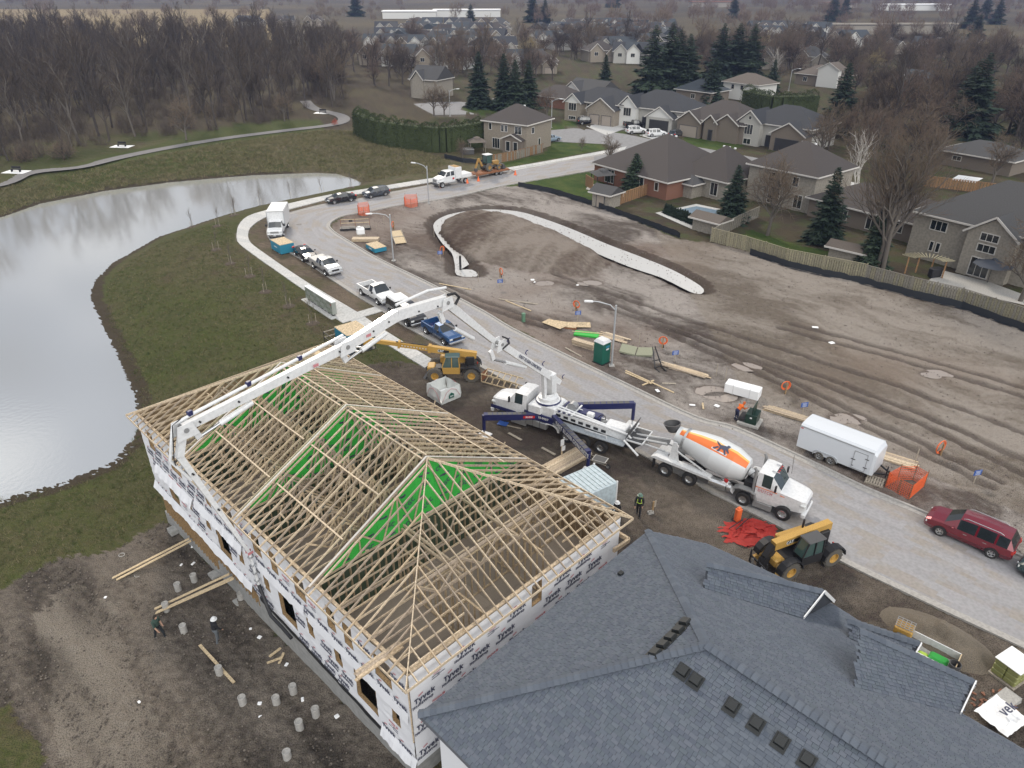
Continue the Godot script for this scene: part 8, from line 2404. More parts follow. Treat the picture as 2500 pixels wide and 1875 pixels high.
	var subs := [PackedVector2Array([Vector2(-18.4, -230.65), Vector2(10.17, -239.51), Vector2(13.88, -333.53), Vector2(-26.03, -333.53)]), PackedVector2Array([Vector2(-50.63, -259.28), Vector2(-18.73, -235), Vector2(-22.56, -333.53), Vector2(-67.51, -351.53)]), PackedVector2Array([Vector2(57.18, -239.51), Vector2(104.65, -264.71), Vector2(153.36, -230.65), Vector2(251.66, -333.53), Vector2(132.15, -393.7), Vector2(76.93, -371.47)]), PackedVector2Array([Vector2(73.93, -169.43), Vector2(115.52, -169.43), Vector2(162.82, -226.45), Vector2(99.38, -230.65)]), PackedVector2Array([Vector2(12.15, -333.53), Vector2(53.8, -333.53), Vector2(55.59, -432.24), Vector2(0, -432.24)]), PackedVector2Array([Vector2(57.5, -127.9), Vector2(78.65, -134.02), Vector2(85.57, -164.7), Vector2(65.89, -160.2)])]
	subs.append(PackedVector2Array([Vector2(-55, -209.52), Vector2(-49.08, -230.65), Vector2(-38.22, -249.03), Vector2(-75.47, -418.62), Vector2(-105.66, -418.62)]))
	var cnt := [16, 14, 52, 20, 14, 9, 16]
	for k in subs.size():
		for i in cnt[k]:
			var p := rand_in(subs[k])
			plant_tree("bare_tree", "bare brown tree standing among the older houses", maple[rng.randi() % 3] if rng.randf() < .75 else wood[rng.randi() % 4], V3(p.x, 0, p.y), rng.randf_range(.75, 1.2), rng.randf() * 6.0, bark[rng.randi() % 3], gold if rng.randf() < .06 else twig[rng.randi() % 3], "bare trees among the houses")
	for i in 3:
		for q in [[PackedVector2Array([Vector2(-56.24, -214.64), Vector2(-45.87, -233.24), Vector2(10.06, -236.79), Vector2(26.03, -333.53), Vector2(67.69, -333.53), Vector2(86.73, -432.24), Vector2(-105.66, -418.62)]), 34], [PackedVector2Array([Vector2(52.1, -239.51), Vector2(104.65, -264.71), Vector2(148.25, -222.38), Vector2(269.02, -333.53), Vector2(138.48, -413.39), Vector2(82.27, -398.45)]), 60], [PackedVector2Array([Vector2(66.71, -162.42), Vector2(97.75, -140.68), Vector2(134, -169.43), Vector2(150.76, -226.45), Vector2(97.69, -226.45)]), 16]]:
			tree_mass("grove", maple[i], bark[i], [twig[2], twig[1], twig[0]][i], q[0], q[1], "leafless tree tops between the older houses")
	var far: MB = MB.new()
	rng.seed = 77
	for i in 420:
		var a := rng.randf() * TAU; var v := rng.randf_range(-.3, 1)
		var c := V3(cos(a) * sqrt(1 - v * v) * 4.2, 7.0 + v * 4.5, sin(a) * sqrt(1 - v * v) * 4.2) * rng.randf_range(.55, 1.0)
		c.y = maxf(c.y, 2.0)
		var d := (c - V3(0, 3, 0)).normalized() + rdir() * .4
		var s := d.cross(rdir()).normalized() * .1
		far.tri(c - s, c + s, c + d * 2.4)
	for k in 3: far.tube([V3(0, -1, 0), V3(.3 * k, 7, .2 * k)], [.3, .12], 4, false)
	scatter("distant_trees", far.mesh(), twig[1], PackedVector2Array([Vector2(-585.89, -413.39), Vector2(-272.85, -423.97), Vector2(-85.39, -393.7), Vector2(-55.94, -435.07), Vector2(0, -515.52), Vector2(92.55, -398.45), Vector2(159.79, -413.39), Vector2(234.08, -361.24), Vector2(592.99, -351.53), Vector2(2520.22, -1181.75), Vector2(3638.83, -3253.12), Vector2(0, -3769.52), Vector2(-4447.45, -3253.12), Vector2(-2638.82, -1181.75)]), 4600, .85, "bare trees of the distant town and countryside")
	scatter("distant_trees", far.mesh(), twig[2], PackedVector2Array([Vector2(82.27, -398.45), Vector2(234.08, -361.24), Vector2(477.78, -393.7), Vector2(1541.78, -1581.49), Vector2(296.5, -2380.96), Vector2(15.47, -608.21)]), 900, .85, "bare trees of the distant town")
	var con := [conifer_proto(401, 12.0, 3.2, 1.7), conifer_proto(402, 15.0, 4.8, 1.7), conifer_proto(403, 6.0, 2.2, 1.6)]
	var needle := [M("needle0", Color(0.018, 0.036, 0.02), {"r": .9}), M("needle1", Color(0.026, 0.046, 0.024), {"r": .9}), M("needle2", Color(0.045, 0.062, 0.02), {"r": .9})]
	rng.seed = 47
	for q in [[V3(-8.95, 0, -208.8), 0, 1.15, "dark spruce standing alone on the island lawn"], [V3(-2.2, 0, -205.3), 0, 1.1, "dark spruce before the other spruces of the row"], [V3(0.87, 0, -202.58), 0, 1.0, "spruce in the middle of the row"], [V3(4.46, 0, -208.1), 0, 1.05, "spruce at the end of the row"], [V3(41.9, 0, -233.24), 1, 1.25, "huge dark spruce behind the black roofed house"], [V3(47.52, 0, -236.79), 1, 1.35, "second huge dark spruce behind the black roofed house"], [V3(52.32, 0, -233.24), 1, 1.2, "third huge dark spruce behind the black roofed house"], [V3(52.71, 0, -249.03), 1, 1.2, "spruce inside the dark clump"], [V3(68.7, 0, -259.28), 1, 1.2, "huge dark spruce of the farther clump"], [V3(74.76, 0, -262.51), 1, 1.3, "second huge spruce of the farther clump"], [V3(78.38, 0, -258.22), 1, 1.15, "third spruce of the farther clump"], [V3(28.29, 0, -236.79), 0, .85, "rounded spruce behind the light two gabled house"], [V3(56.58, 0, -218.45), 0, 1.0, "bluish spruce before the pale house"], [V3(80.31, 0, -239.51), 0, .8, "small dark conifer beside the cedar hedge"], [V3(73.01, 0, -169.43), 0, 1.25, "green spruce behind the stone house"], [V3(20.35, 0, -120.64), 2, .95, "young green spruce before the brick bungalow"], [V3(31.99, 0, -103.47), 0, .72, "spruce beside the covered pool"], [V3(41.79, 0, -93.75), 0, .8, "ragged spruce inside the wooden fence"], [V3(44.16, 0, -84.6), 0, .6, "dense dark spruce behind the three trunked tree"], [V3(101.27, 0, -167.03), 1, 1.15, "tall dark pine behind the brick gable"], [V3(106.74, 0, -179.67), 1, .9, "second dark pine behind the brick gable"], [V3(114.13, 0, -169.43), 0, .6, "dark cone shaped cedar beside the shed"]]:
		plant_tree("spruce_tree", q[3], con[q[1]], q[0], q[2], rng.randf() * 6.0, bark[2], needle[rng.randi() % 2 if q[1] != 2 else 1], "evergreen trees")
	for q in [[870, 40, 1.3], [1150, 70, .9], [1300, 55, 1.2], [1330, 57, 1.0], [1490, 18, 1.1], [1500, 19, 1.2], [2030, 52, 1.2], [2365, 70, 1.1], [2380, 95, .8], [2400, 48, 1.2], [1790, 45, 1.0], [2060, 40, 1.0], [2430, 60, 1.0]]:
		var p := far_g(q[0], q[1])
		plant_tree("spruce_tree", "distant dark evergreen above the town", con[1], p, q[2] * 1.2, rng.randf() * 6.0, bark[2], needle[0], "distant evergreens")
	hedge("cedar_hedge", "tall clipped cedar hedge beside the tan house", PackedVector2Array([Vector2(-34.74, -170.4), Vector2(-27.97, -159.33), Vector2(-15.91, -151.84), Vector2(-10.99, -153.45), Vector2(-4.81, -159.33)]), 5.2, 2.6, needle[2])
	hedge("cedar_hedge", "rounded cedar hedge behind the stone house", PackedVector2Array([Vector2(62.57, -205.3), Vector2(65.93, -194.16), Vector2(77.6, -196.05)]), 5.4, 3.6, needle[2])
	hedge("cedar_hedge", "low dark hedge before the brick gable", PackedVector2Array([Vector2(107.75, -209.52), Vector2(116.44, -200.58)]), 2.2, 1.8, needle[1])
	for i in 13:
		var p := V3(23.2, 0, -107.67).lerp(V3(26.2, 0, -101.86), i / 12.0)
		plant_tree("young_cedar", "small pointed cedar in the row beside the pool", con[2], p, .26, i * 1.3, bark[2], needle[0], "pointed cedars beside the pool")
	rng.seed = 51
	var sp := [V3(-42.41, -0.67, -108.48), V3(-43.88, -3.5, -124.85), V3(-39.82, -3.5, -129.68), V3(-35, -3.5, -133.09), V3(-27.4, -0.22, -123.41), V3(-34.97, 0, -85.47), V3(-31.24, 0, -81.1), V3(-27.89, 0, -76.23), V3(-24.15, 0, -72.14), V3(-20.46, 0, -67.69), V3(-48.57, -2.1, -107.11), V3(-42.21, -0.09, -101.36), V3(-38.63, 0, -90.74), V3(-42.17, -0.63, -108.54)]
	for i in sp.size():
		var o := thing("sapling", "thin leafless sapling with support stakes on the pond bank", "sapling", sp[i], i * 1.1, "saplings on the pond bank")
		part("trunk", sap[0], bark[1], o)
		part("crown", sap[1], twig[1], o)
		for s in [-1, 1]: tubep(o, "stake", "plankgrey", [V3(s * .35, 0, 0), V3(s * .35, 1.1, 0)], .03, 4)
		var mu := MB.new()
		mu.lathe([[.75, -.02], [.55, .1], [.25, .14], [0, .1]], 14)
		part("mulch_ring", mu, M("mulch", Color(0.09, 0.068, 0.05), {"r": 1.0, "t": "soil", "s": .5, "w": true}), o)
	for q in [[V3(-87.54, 0, -144.96), 1.0, "rounded leafless shrub at the wood edge beside the path"], [V3(-94.09, 0, -142.43), .8, "dark leafless shrub at the wood edge"], [V3(-35.29, 0, -175.44), .6, "leafless shrub at the end of the cedar hedge"]]: plant_tree("shrub", q[2], maple[1], q[0] + V3(0, -2.0, 0), q[1] * .62, rng.randf() * 6.0, bark[0], twig[1], "shrubs")
	one("red_shrub", maple[2][1], M("twigred", Color(0.42, 0.09, 0.05), {"r": .95}), "small red twigged shrub at the path end", "shrub", V3(-42.7, 0, -182.41) + V3(0, -1.4, 0)).scale = V3(.3, .3, .3)
	var cm := MB.new()
	cm.lathe([[.07, 0], [.085, .03], [.05, .075], [0, .085]], 6)
	for q in [["clod0", Color(0.075, 0.063, 0.052), YARD, 2600], ["clod1", Color(0.14, 0.12, 0.1), YARD, 1200], ["clod2", Color(0.13, 0.108, 0.094), SITE, 6000]]: scatter("clods", cm.mesh(), M(q[0], q[1], {"r": 1.0}), q[2], q[3], .62, "small clods of earth strewn over the mud")
	var gb := MB.new()
	for i in 9:
		var q := V3(rng.randf_range(-.22, .22), 0, rng.randf_range(-.22, .22))
		var d := V3(rng.randf_range(-.7, .7), rng.randf_range(.35, 1.0), rng.randf_range(-.7, .7)).normalized() * rng.randf_range(.12, .34)
		gb.tri(q - V3(.012, 0, .006), q + V3(.012, 0, .006), q + d)
	var gmesh := gb.mesh()
	for q in [["grass0", Color(0.11, 0.11, 0.045), 5200], ["grass1", Color(0.19, 0.165, 0.09), 4200], ["grass2", Color(0.06, 0.085, 0.024), 3000]]:
		scatter("grass", gmesh, M(q[0], q[1], {"r": .95}), PackedVector2Array([Vector2(-33.33, -54.92), Vector2(-24.93, -41.65), Vector2(-27.82, -37.21), Vector2(-31.09, -36.53), Vector2(-32.74, -33.88), Vector2(-33.91, -32.48), Vector2(-40.67, -42.4), Vector2(-34.14, -44.2), Vector2(-31.26, -47.41), Vector2(-32.52, -53.54), Vector2(-34.72, -58.48), Vector2(-40.4, -66.9), Vector2(-45.98, -75.04), Vector2(-50.34, -84.16), Vector2(-51.53, -90.92), Vector2(-49.66, -99.66), Vector2(-41.41, -103.83), Vector2(-36.94, -92.39), Vector2(-30.79, -84.6), Vector2(-23.35, -75.14), Vector2(-17.89, -66.69), Vector2(-13.91, -62.93), Vector2(-9.31, -57.88), Vector2(-11.55, -57.88), Vector2(-14.78, -61.18)]), q[2], 1.0, "matted grass of the pond bank", true)
	for q in [["grass1", 5200], ["grass0", 3800]]:
		scatter("tall_grass", gmesh, mats[q[0]], PackedVector2Array([Vector2(-83.42, -115.87), Vector2(-81.76, -124.76), Vector2(-74.42, -132.94), Vector2(-64.38, -139.71), Vector2(-51.09, -144.93), Vector2(-39.07, -147.32), Vector2(-31.41, -143.88), Vector2(-26.98, -137), Vector2(-15.57, -132.44), Vector2(-11.86, -142.43), Vector2(-25.48, -160.2), Vector2(-36.81, -173.39), Vector2(-42.92, -175.44), Vector2(-51.75, -169.43), Vector2(-62.07, -159.33), Vector2(-71.14, -147.83), Vector2(-79.98, -138.45), Vector2(-86.01, -130.8), Vector2(-90.6, -122.04)]), q[1], 2.4, "tall pale grass on the far bank of the pond", true)
func tree_mass(called: String, pr: Array, bark: Material, leaf: Material, poly: PackedVector2Array, n: int, label: String) -> void:
	var seed_ := rng.randi()
	for k in 2:
		rng.seed = seed_
		scatter(called, pr[k], bark if k == 0 else leaf, poly, n, 1.0, label)
func wood_mass(i: int, wood: Array, bark: Material, leaf: Material, poly: PackedVector2Array) -> void:
	tree_mass("wood", wood[i], bark, leaf, poly, 110, "dense leafless tree tops of the wood beyond the pond")
func far_g(px: float, py: float) -> Vector3:
	var a := (px - 1250.0) / 1762.0; var b := (937.5 - py) / 1762.0
	var d := V3(a, b * .8713 - .4907, -(.8713 + b * .4907))
	return V3(0, 31, 0) + d * (-31.0 / d.y)
func rand_in(poly: PackedVector2Array) -> Vector2:
	var lo := Vector2(1e9, 1e9); var hi := -lo
	for p in poly:
		lo = lo.min(p); hi = hi.max(p)
	for i in 400:
		var p := Vector2(rng.randf_range(lo.x, hi.x), rng.randf_range(lo.y, hi.y))
		if Geometry2D.is_point_in_polygon(p, poly): return p
	return poly[0]
func scatter(called: String, m: Mesh, mat: Material, poly: PackedVector2Array, n: int, sc: float, label: String, follow := false) -> void:
	var mm := MultiMesh.new()
	mm.transform_format = MultiMesh.TRANSFORM_3D
	mm.mesh = m
	mm.instance_count = n
	for i in n:
		var p := rand_in(poly)
		var s := sc * rng.randf_range(.6, 1.35)
		mm.set_instance_transform(i, Transform3D(Basis(Vector3.UP, rng.randf() * TAU).scaled(V3(s, s * rng.randf_range(.8, 1.2), s)), V3(p.x, terr(p.x, p.y) - (0.0 if not follow else .02), p.y)))
	var o := MultiMeshInstance3D.new()
	o.name = numbered(called)
	o.multimesh = mm
	o.material_override = mat
	add_child(o)
	o.set_meta("kind", "stuff")
	o.set_meta("label", label)
func hedge(called: String, label: String, line: PackedVector2Array, h: float, w: float, m: Material) -> void:
	var l := smooth_line(line, 5)
	var c := l[l.size() / 2]
	var o := thing(called, label, "hedge", V3(c.x, 0, c.y))
	var total := 0.0
	for i in l.size() - 1: total += l[i].distance_to(l[i + 1])
	var pts := resample(l, 200)
	var b := MB.new()
	var core := MB.new()
	for i in 199:
		var a := pts[i] - c; var e := pts[i + 1] - c
		core.beam(V3(a.x, h * .46, a.y), V3(e.x, h * .46, e.y), w * .72, h * .92)
	var n := int(total * 330.0)
	for i in n:
		var t := rng.randf() * 198.0
		var p := pts[int(t)].lerp(pts[int(t) + 1], fmod(t, 1.0)) - c
		var d := (pts[mini(int(t) + 1, 199)] - pts[int(t)]).normalized()
		var s := Vector2(-d.y, d.x)
		var k := rng.randf()
		var bulge := 1.0 + .25 * nf.get_noise_2d(p.x * 4.0, p.y * 4.0)
		var off := 0.0; var y := 0.0
		if k < .62:
			off = (1.0 if rng.randf() < .5 else -1.0) * w * .5 * bulge
			y = rng.randf() * h * bulge
			off *= 1.0 - .25 * pow(y / h, 3.0)
		else:
			off = rng.randf_range(-.5, .5) * w
			y = h * (bulge + .05 - .3 * off * off / w)
		var q := V3(p.x + s.x * off, y, p.y + s.y * off) + rdir() * .12
		var up := (V3(s.x * off, .6, s.y * off).normalized() + rdir() * .6).normalized() * rng.randf_range(.18, .34)
		var sd := up.cross(rdir()).normalized() * .09
		b.tri(q - sd, q + sd, q + up)
	part("hedge_core", core, m, o)
	part("foliage", b, m, o)
func house(label: String, at: Vector3, yaw: float, L: float, D: float, wh: float, rise: float, roof: String, wall_m: String, roof_m: String, wins: Array, gab := [], doors := [], called := "house", grp := "") -> Node3D:
	var o := thing(called, label, "house", at, yaw, grp)
	bxp(o, "wall", wall_m, V3(0, wh / 2 - .2, -D / 2), V3(L, wh + .4, D))
	var e := .5
	var r := MB.new()
	var x0 := -L / 2 - e; var x1 := L / 2 + e; var z0 := -D - e; var z1 := e
	var hd := minf(L, D) / 2 + e
	var y := wh - .05
	var t := y + rise
	var a: Vector3; var b: Vector3
	if L >= D:
		var k := hd if roof == "hip" else 0.0
		a = V3(x0 + k, t, -D / 2); b = V3(x1 - k, t, -D / 2)
		r.quad(V3(x0, y, z1), V3(x1, y, z1), b, a); r.quad(V3(x1, y, z0), V3(x0, y, z0), a, b)
		r.tri(V3(x1, y, z1), V3(x1, y, z0), b); r.tri(V3(x0, y, z0), V3(x0, y, z1), a)
	else:
		var k := hd if roof == "hip" else 0.0
		a = V3(0, t, z0 + k); b = V3(0, t, z1 - k)
		r.quad(V3(x1, y, z1), V3(x1, y, z0), a, b); r.quad(V3(x0, y, z0), V3(x0, y, z1), b, a)
		r.tri(V3(x0, y, z1), V3(x1, y, z1), b); r.tri(V3(x1, y, z0), V3(x0, y, z0), a)
	var rp := part("roof", r, M(roof_m), o)
	var fs := MB.new()
	for q in [[V3(x0, y - .08, z1), V3(x1, y - .08, z1)], [V3(x0, y - .08, z0), V3(x1, y - .08, z0)], [V3(x0, y - .08, z0), V3(x0, y - .08, z1)], [V3(x1, y - .08, z0), V3(x1, y - .08, z1)]]: fs.beam(q[0], q[1], .1, .2)
	part("fascia", fs, M("fasciapale" if wall_m != "wallblack" else "black"), o)
	if wins.size() > 0:
		for k in 3: bxp(rp, "roof_vent", "foam", V3(-1.0 + k * 1.1, t - .35, -D / 2 - .7), V3(.28, .22, .28))
	for q in gab:
		var g := group_node("front_gable", o)
		var w: float = q[1]; var d: float = q[2]; var ey: float = q[3]; var rs: float = q[4]
		bxp(g, "gable_wall", q[5], V3(q[0], ey / 2 - .2, d / 2 - .5), V3(w, ey + .4, d + 1.0))
		var f := MB.new()
		f.prism([Vector2(-w / 2, ey), Vector2(w / 2, ey), Vector2(0, ey + rs * w / (w + .8))], d - .1, d, Transform3D(Basis.IDENTITY, V3(q[0], 0, 0)))
		part("gable_face", f, M(q[6] if q.size() > 6 else q[5]), g)
		var gr := MB.new()
		var back := -D * .45
		for s in [-1, 1]:
			var p := [V3(q[0] + s * (w / 2 + .4), ey - .08, d + .4), V3(q[0], ey + rs, d + .4), V3(q[0], ey + rs, back), V3(q[0] + s * (w / 2 + .4), ey - .08, back)]
			if s > 0: gr.quad(p[0], p[3], p[2], p[1])
			else: gr.quad(p[0], p[1], p[2], p[3])
		part("gable_roof", gr, M(roof_m), g)
		var tr := MB.new()
		for s in [-1, 1]: tr.beam(V3(q[0] + s * (w / 2 + .42), ey - .12, d + .4), V3(q[0], ey + rs - .04, d + .4), .08, .22)
		part("barge_board", tr, M("fasciapale" if wall_m != "wallblack" else "black"), g)
	for q in wins: window(o, q[0], q[1], q[2], q[3], q[4], L, D, q[5] if q.size() > 5 else 0.0)
	for q in doors: window(o, "f", q[0], q[2] / 2, q[1], q[2], L, D, q[3], q[4])
	return o
func window(o: Node3D, face: String, a: float, y: float, w: float, h: float, L: float, D: float, off := 0.0, m := "glass") -> void:
	var g := group_node("window" if m == "glass" else "door", o)
	match face:
		"f": g.position = V3(a, y, off + .02)
		"r":
			g.position = V3(L / 2 + .02, y, -D / 2 + a)
			g.rotation.y = PI / 2
		"l":
			g.position = V3(-L / 2 - .02, y, -D / 2 + a)
			g.rotation.y = -PI / 2
	var f := MB.new()
	for s in [-1, 1]:
		f.box(V3(s * w / 2, 0, .02), V3(.1, h + .1, .08)); f.box(V3(0, s * h / 2, .02), V3(w, .1, .08))
	if w > 1.0 and m == "glass":
		for k in range(1, int(w / .6)): f.box(V3(-w / 2 + k * w / int(w / .6), 0, .02), V3(.06, h, .06))
	part("frame", f, M("fasciapale" if m == "glass" else "darkgrey"), g)
	part("pane" if m == "glass" else "leaf", boxm(V3(snappedf(w, .1), snappedf(h, .1), .04)), M(m), g)
func board_fence(label: String, line: Array, h: float, pitch: float, m: Array, called := "board_fence", cap := true) -> void:
	var c: Vector3 = line[0].lerp(line[line.size() - 1], .5)
	var o := thing(called, label, "fence", c)
	for i in line.size() - 1:
		var a: Vector3 = line[i] - c; var e: Vector3 = line[i + 1] - c
		var l := a.distance_to(e)
		var yaw := atan2(-(e - a).z, (e - a).x)
		var n := int(l / pitch)
		for k in n:
			var q := a.lerp(e, (k + .5) / n)
			part("board", boxm(V3(snappedf(pitch * .86, .01), h - .12, .022)), M(m[rng.randi() % m.size()]), o, Transform3D(Basis(Vector3.UP, yaw), q + V3(0, h / 2, 0) + V3(0, 0, .03 * (k % 2)).rotated(Vector3.UP, yaw)))
		var pn := maxi(int(l / 2.4), 1)
		for k in pn + 1:
			part("post", boxm(V3(.11, h + .15, .11)), M(m[0]), o, Transform3D(Basis(Vector3.UP, yaw), a.lerp(e, float(k) / pn) + V3(0, h / 2 + .05, 0)))
		var r := MB.new()
		r.beam(a + V3(0, h, 0), e + V3(0, h, 0), .12, .05)
		part("top_rail", r, M(m[0]), o)
func build_town() -> void:
	var roofs := {"roofbrown": Color(.06, .051, .048), "roofdark": Color(.035, .038, .045), "roofgrey": Color(.06, .06, .062), "rooftan": Color(.12, .10, .085), "roofblue": Color(.045, .055, .065)}
	for k in roofs: M(k, roofs[k], {"r": .9, "t": "fine", "s": .35})
	M("walltan", Color(.27, .235, .19), {"r": .85, "t": "conc", "s": .3}); M("wallbeige", Color(.29, .265, .225), {"r": .85, "t": "conc", "s": .25}); M("wallwhite", Color(.58, .58, .56), {"r": .8}); M("wallbrick", Color(.22, .105, .07), {"r": .9, "t": "fine", "s": 1.5}); M("wallstone", Color(.42, .41, .38), {"r": .9, "t": "fine", "s": .8}); M("wallblack", Color(.05, .05, .052), {"r": .7}); M("wallbrown", Color(.19, .16, .13), {"r": .9, "t": "fine", "s": .8})
	M("fasciapale", Color(.52, .50, .47), {"r": .7}); M("garagedark", Color(.03, .03, .033), {"r": .5}); M("garagetan", Color(.30, .26, .22), {"r": .7}); M("doordark", Color(.025, .025, .028), {"r": .5})
	M("fencenew", Color(.34, .31, .21), {"r": .9, "t": "wood", "s": .8, "w": true}); M("fencenew2", Color(.29, .265, .185), {"r": .9, "t": "wood", "s": .8, "w": true}); M("fenceold", Color(.26, .24, .20), {"r": .9, "t": "wood", "s": .8, "w": true}); M("fencebrown", Color(.33, .19, .095), {"r": .9, "t": "wood", "s": .8, "w": true}); M("fencebrown2", Color(.28, .165, .085), {"r": .9, "t": "wood", "s": .8, "w": true})
	rng.seed = 91
	house("tan two storey house with hip roof beside the tall hedge", V3(-1.43, 0, -152.64), -0.586, 10.5, 9.5, 5.6, 3.0, "hip", "walltan", "roofbrown", [["f", -3.6, 4.5, .7, 1.3], ["f", -.6, 4.4, .7, 1.3], ["f", .3, 4.4, .7, 1.3], ["f", 3.2, 4.3, 1.6, 1.5], ["f", -2.2, 1.3, 1.8, 2.0], ["f", 1.6, 1.3, 1.0, 1.9, 1.3], ["f", 3.4, 1.3, 1.0, 1.9, 1.3], ["r", 2.5, 4.2, 1.0, 1.2], ["r", 0.0, 1.5, .8, 1.6]], [[2.4, 4.4, 1.2, 2.7, 1.0, "wallbrown"]])
	house("light house with two pale gables and dark roof on the corner", V3(19.96, 0, -186.37), -0.655, 16.0, 11.0, 4.6, 2.9, "hip", "walltan", "roofdark", [["f", -4.9, 3.4, 2.2, 1.7, 2.0], ["f", -4.9, .8, 2.0, .8, 2.0], ["f", -1.2, 3.2, 1.6, 1.8], ["l", -2.0, 3.2, 1.0, 1.4]], [[-4.9, 4.6, 2.0, 4.3, 2.2, "walltan", "wallwhite"], [3.6, 7.4, 2.8, 3.6, 2.6, "walltan"]], [[2.0, 2.6, 2.3, 2.8, "garagetan"], [5.3, 2.6, 2.3, 2.8, "garagetan"], [-.2, 1.1, 2.2, .05, "doordark"]])
	house("white batten house with black roof, gables and black garage door", V3(32.38, 0, -178.59), -0.660, 16.5, 12.0, 4.4, 3.4, "hip", "wallstone", "roofdark", [["f", -5.2, 3.3, 2.0, 1.8, 1.6], ["f", -5.2, .8, 1.8, .8, 1.6]], [[-5.2, 4.4, 1.6, 4.5, 2.4, "wallwhite"], [3.8, 6.6, 2.6, 3.0, 2.4, "wallstone", "wallwhite"]], [[3.8, 4.8, 2.4, 2.6, "garagedark"], [-1.2, 1.3, 2.3, .05, "doordark"]])
	house("brown brick bungalow with hip roof and small gables", V3(43.24, 0, -164.7), -0.820, 16.0, 12.5, 3.9, 3.6, "hip", "wallbrown", "roofbrown", [["f", 4.4, 2.6, 2.2, 1.4], ["f", 4.4, .5, 2.0, .6], ["f", .4, 2.4, 1.0, 1.8]], [[-4.8, 6.0, 1.2, 3.3, 2.3, "wallbrown"], [.6, 3.2, 1.0, 3.6, 1.7, "wallbrown"], [4.4, 5.4, .6, 3.8, 2.0, "wallbrown"]], [[-4.8, 4.6, 2.4, 1.2, "garagetan"], [.8, 1.0, 2.2, 1.0, "doordark"]])
	house("pale stone house with black framed windows and dark roof", V3(54.36, 0, -155.92), -0.802, 15.5, 12.0, 4.6, 3.2, "hip", "wallstone", "roofdark", [["f", -5.0, 3.2, 1.9, 2.0, 1.6], ["f", -5.0, .8, 1.7, 1.1, 1.6], ["f", -5.0, 5.5, .7, .7, 1.6]], [[-5.0, 5.0, 1.6, 4.7, 2.3, "wallstone"], [4.2, 7.2, 2.4, 3.4, 2.3, "wallbrown"]], [[4.2, 5.0, 2.5, 2.4, "garagedark"], [-1.0, 1.3, 2.3, .05, "doordark"]])
	house("brick bungalow with a broad dark hip roof and gazebo", V3(19.44, 0, -121.44), -0.935, 17.0, 17.0, 3.0, 5.2, "hip", "wallbrick", "roofbrown", [["f", 3.0, 1.8, .9, 1.6], ["f", 6.3, 1.8, .8, 1.3], ["f", -4.6, 1.4, 2.2, 2.2], ["f", 0.5, 1.8, .8, 1.3]])
	house("grey bungalow with a steep dark roof behind the brick bungalow", V3(30.71, 0, -117.53), -0.923, 9.5, 10.0, 3.2, 4.2, "hip", "wallbeige", "roofbrown", [["f", -2.5, 1.6, .9, 1.4], ["f", 2.5, 1.6, 1.4, 2.0]])
	house("beige two storey house behind the bare tree", V3(41.13, 0, -111.49), -0.893, 11.5, 10.5, 5.6, 3.6, "hip", "wallbeige", "roofbrown", [["f", -1.6, 4.2, 1.0, 1.4], ["f", 2.5, 4.2, 1.0, 1.4], ["f", -.8, 1.4, 2.0, 2.2], ["f", 3.4, 1.4, 1.4, 2.0], ["l", 0.0, 4.2, 1.0, 1.3]])
	house("long brown roofed bungalow behind the bare trees", V3(48.89, 0, -99.53), -0.969, 17.0, 10.0, 2.8, 2.5, "hip", "wallbrown", "roofbrown", [["f", -3.0, 1.5, 1.8, 1.4], ["f", 2.0, 1.4, 2.2, 2.0], ["f", 5.5, 1.6, 1.2, 1.2]])
	house("large beige house with arched window and dark umbrella", V3(55.36, 0, -82.06), -0.962, 17.0, 13.0, 5.7, 4.2, "hip", "wallbeige", "roofgrey", [["f", -5.4, 4.5, 2.0, 1.2], ["f", -5.6, 1.9, .5, 1.2], ["f", -4.8, 1.9, .5, 1.2], ["f", 1.0, 4.9, 2.0, .9, 1.2], ["f", 1.0, 3.6, 2.0, .9, 1.2], ["f", .9, 1.3, 2.2, 2.2, 1.2], ["f", 5.2, 3.9, 1.2, .8]], [[1.2, 5.4, 1.2, 5.2, 2.2, "wallbeige"]])
	house("red brick house with white gable behind the corner house", V3(19.7, 0, -216.91), -0.820, 12.0, 9.0, 3.2, 2.8, "gable", "wallbrick", "roofgrey", [["f", 0, 1.6, 1.4, 1.3]], [[-3.0, 6.0, 1.0, 3.2, 2.4, "wallbrick", "wallwhite"]])
	house("pale house with brown roof and two small windows", V3(65.8, 0, -223.18), -0.905, 12.0, 9.0, 4.6, 2.4, "hip", "wallwhite", "rooftan", [["f", -2.6, 3.4, 1.0, 1.2], ["f", .6, 3.4, 1.0, 1.2]])
	house("split level house with white upper gable", V3(99.35, 0, -254.06), -0.869, 15.0, 10.0, 3.4, 2.6, "hip", "wallbrown", "rooftan", [["f", -4.0, 1.8, 1.4, 1.3], ["f", 3.0, 1.8, 1.4, 1.3]], [[4.0, 7.0, .8, 5.4, 2.0, "wallwhite"]])
	house("brick house with a white trimmed gable and arched window", V3(115.25, 0, -221.58), -0.988, 13.0, 11.0, 3.2, 4.6, "gable", "wallbrick", "roofblue", [["f", -3.6, 4.0, 1.0, 1.6, 1.0]], [[-3.6, 6.0, 1.0, 3.0, 4.2, "wallbrick"]])
	house("long low brown house behind the wooden pool fence", V3(84.79, 0, -135.63), -0.957, 13.0, 9.0, 2.7, 2.0, "hip", "wallbrown", "roofgrey", [["f", -3.0, 1.6, 1.6, .8]])
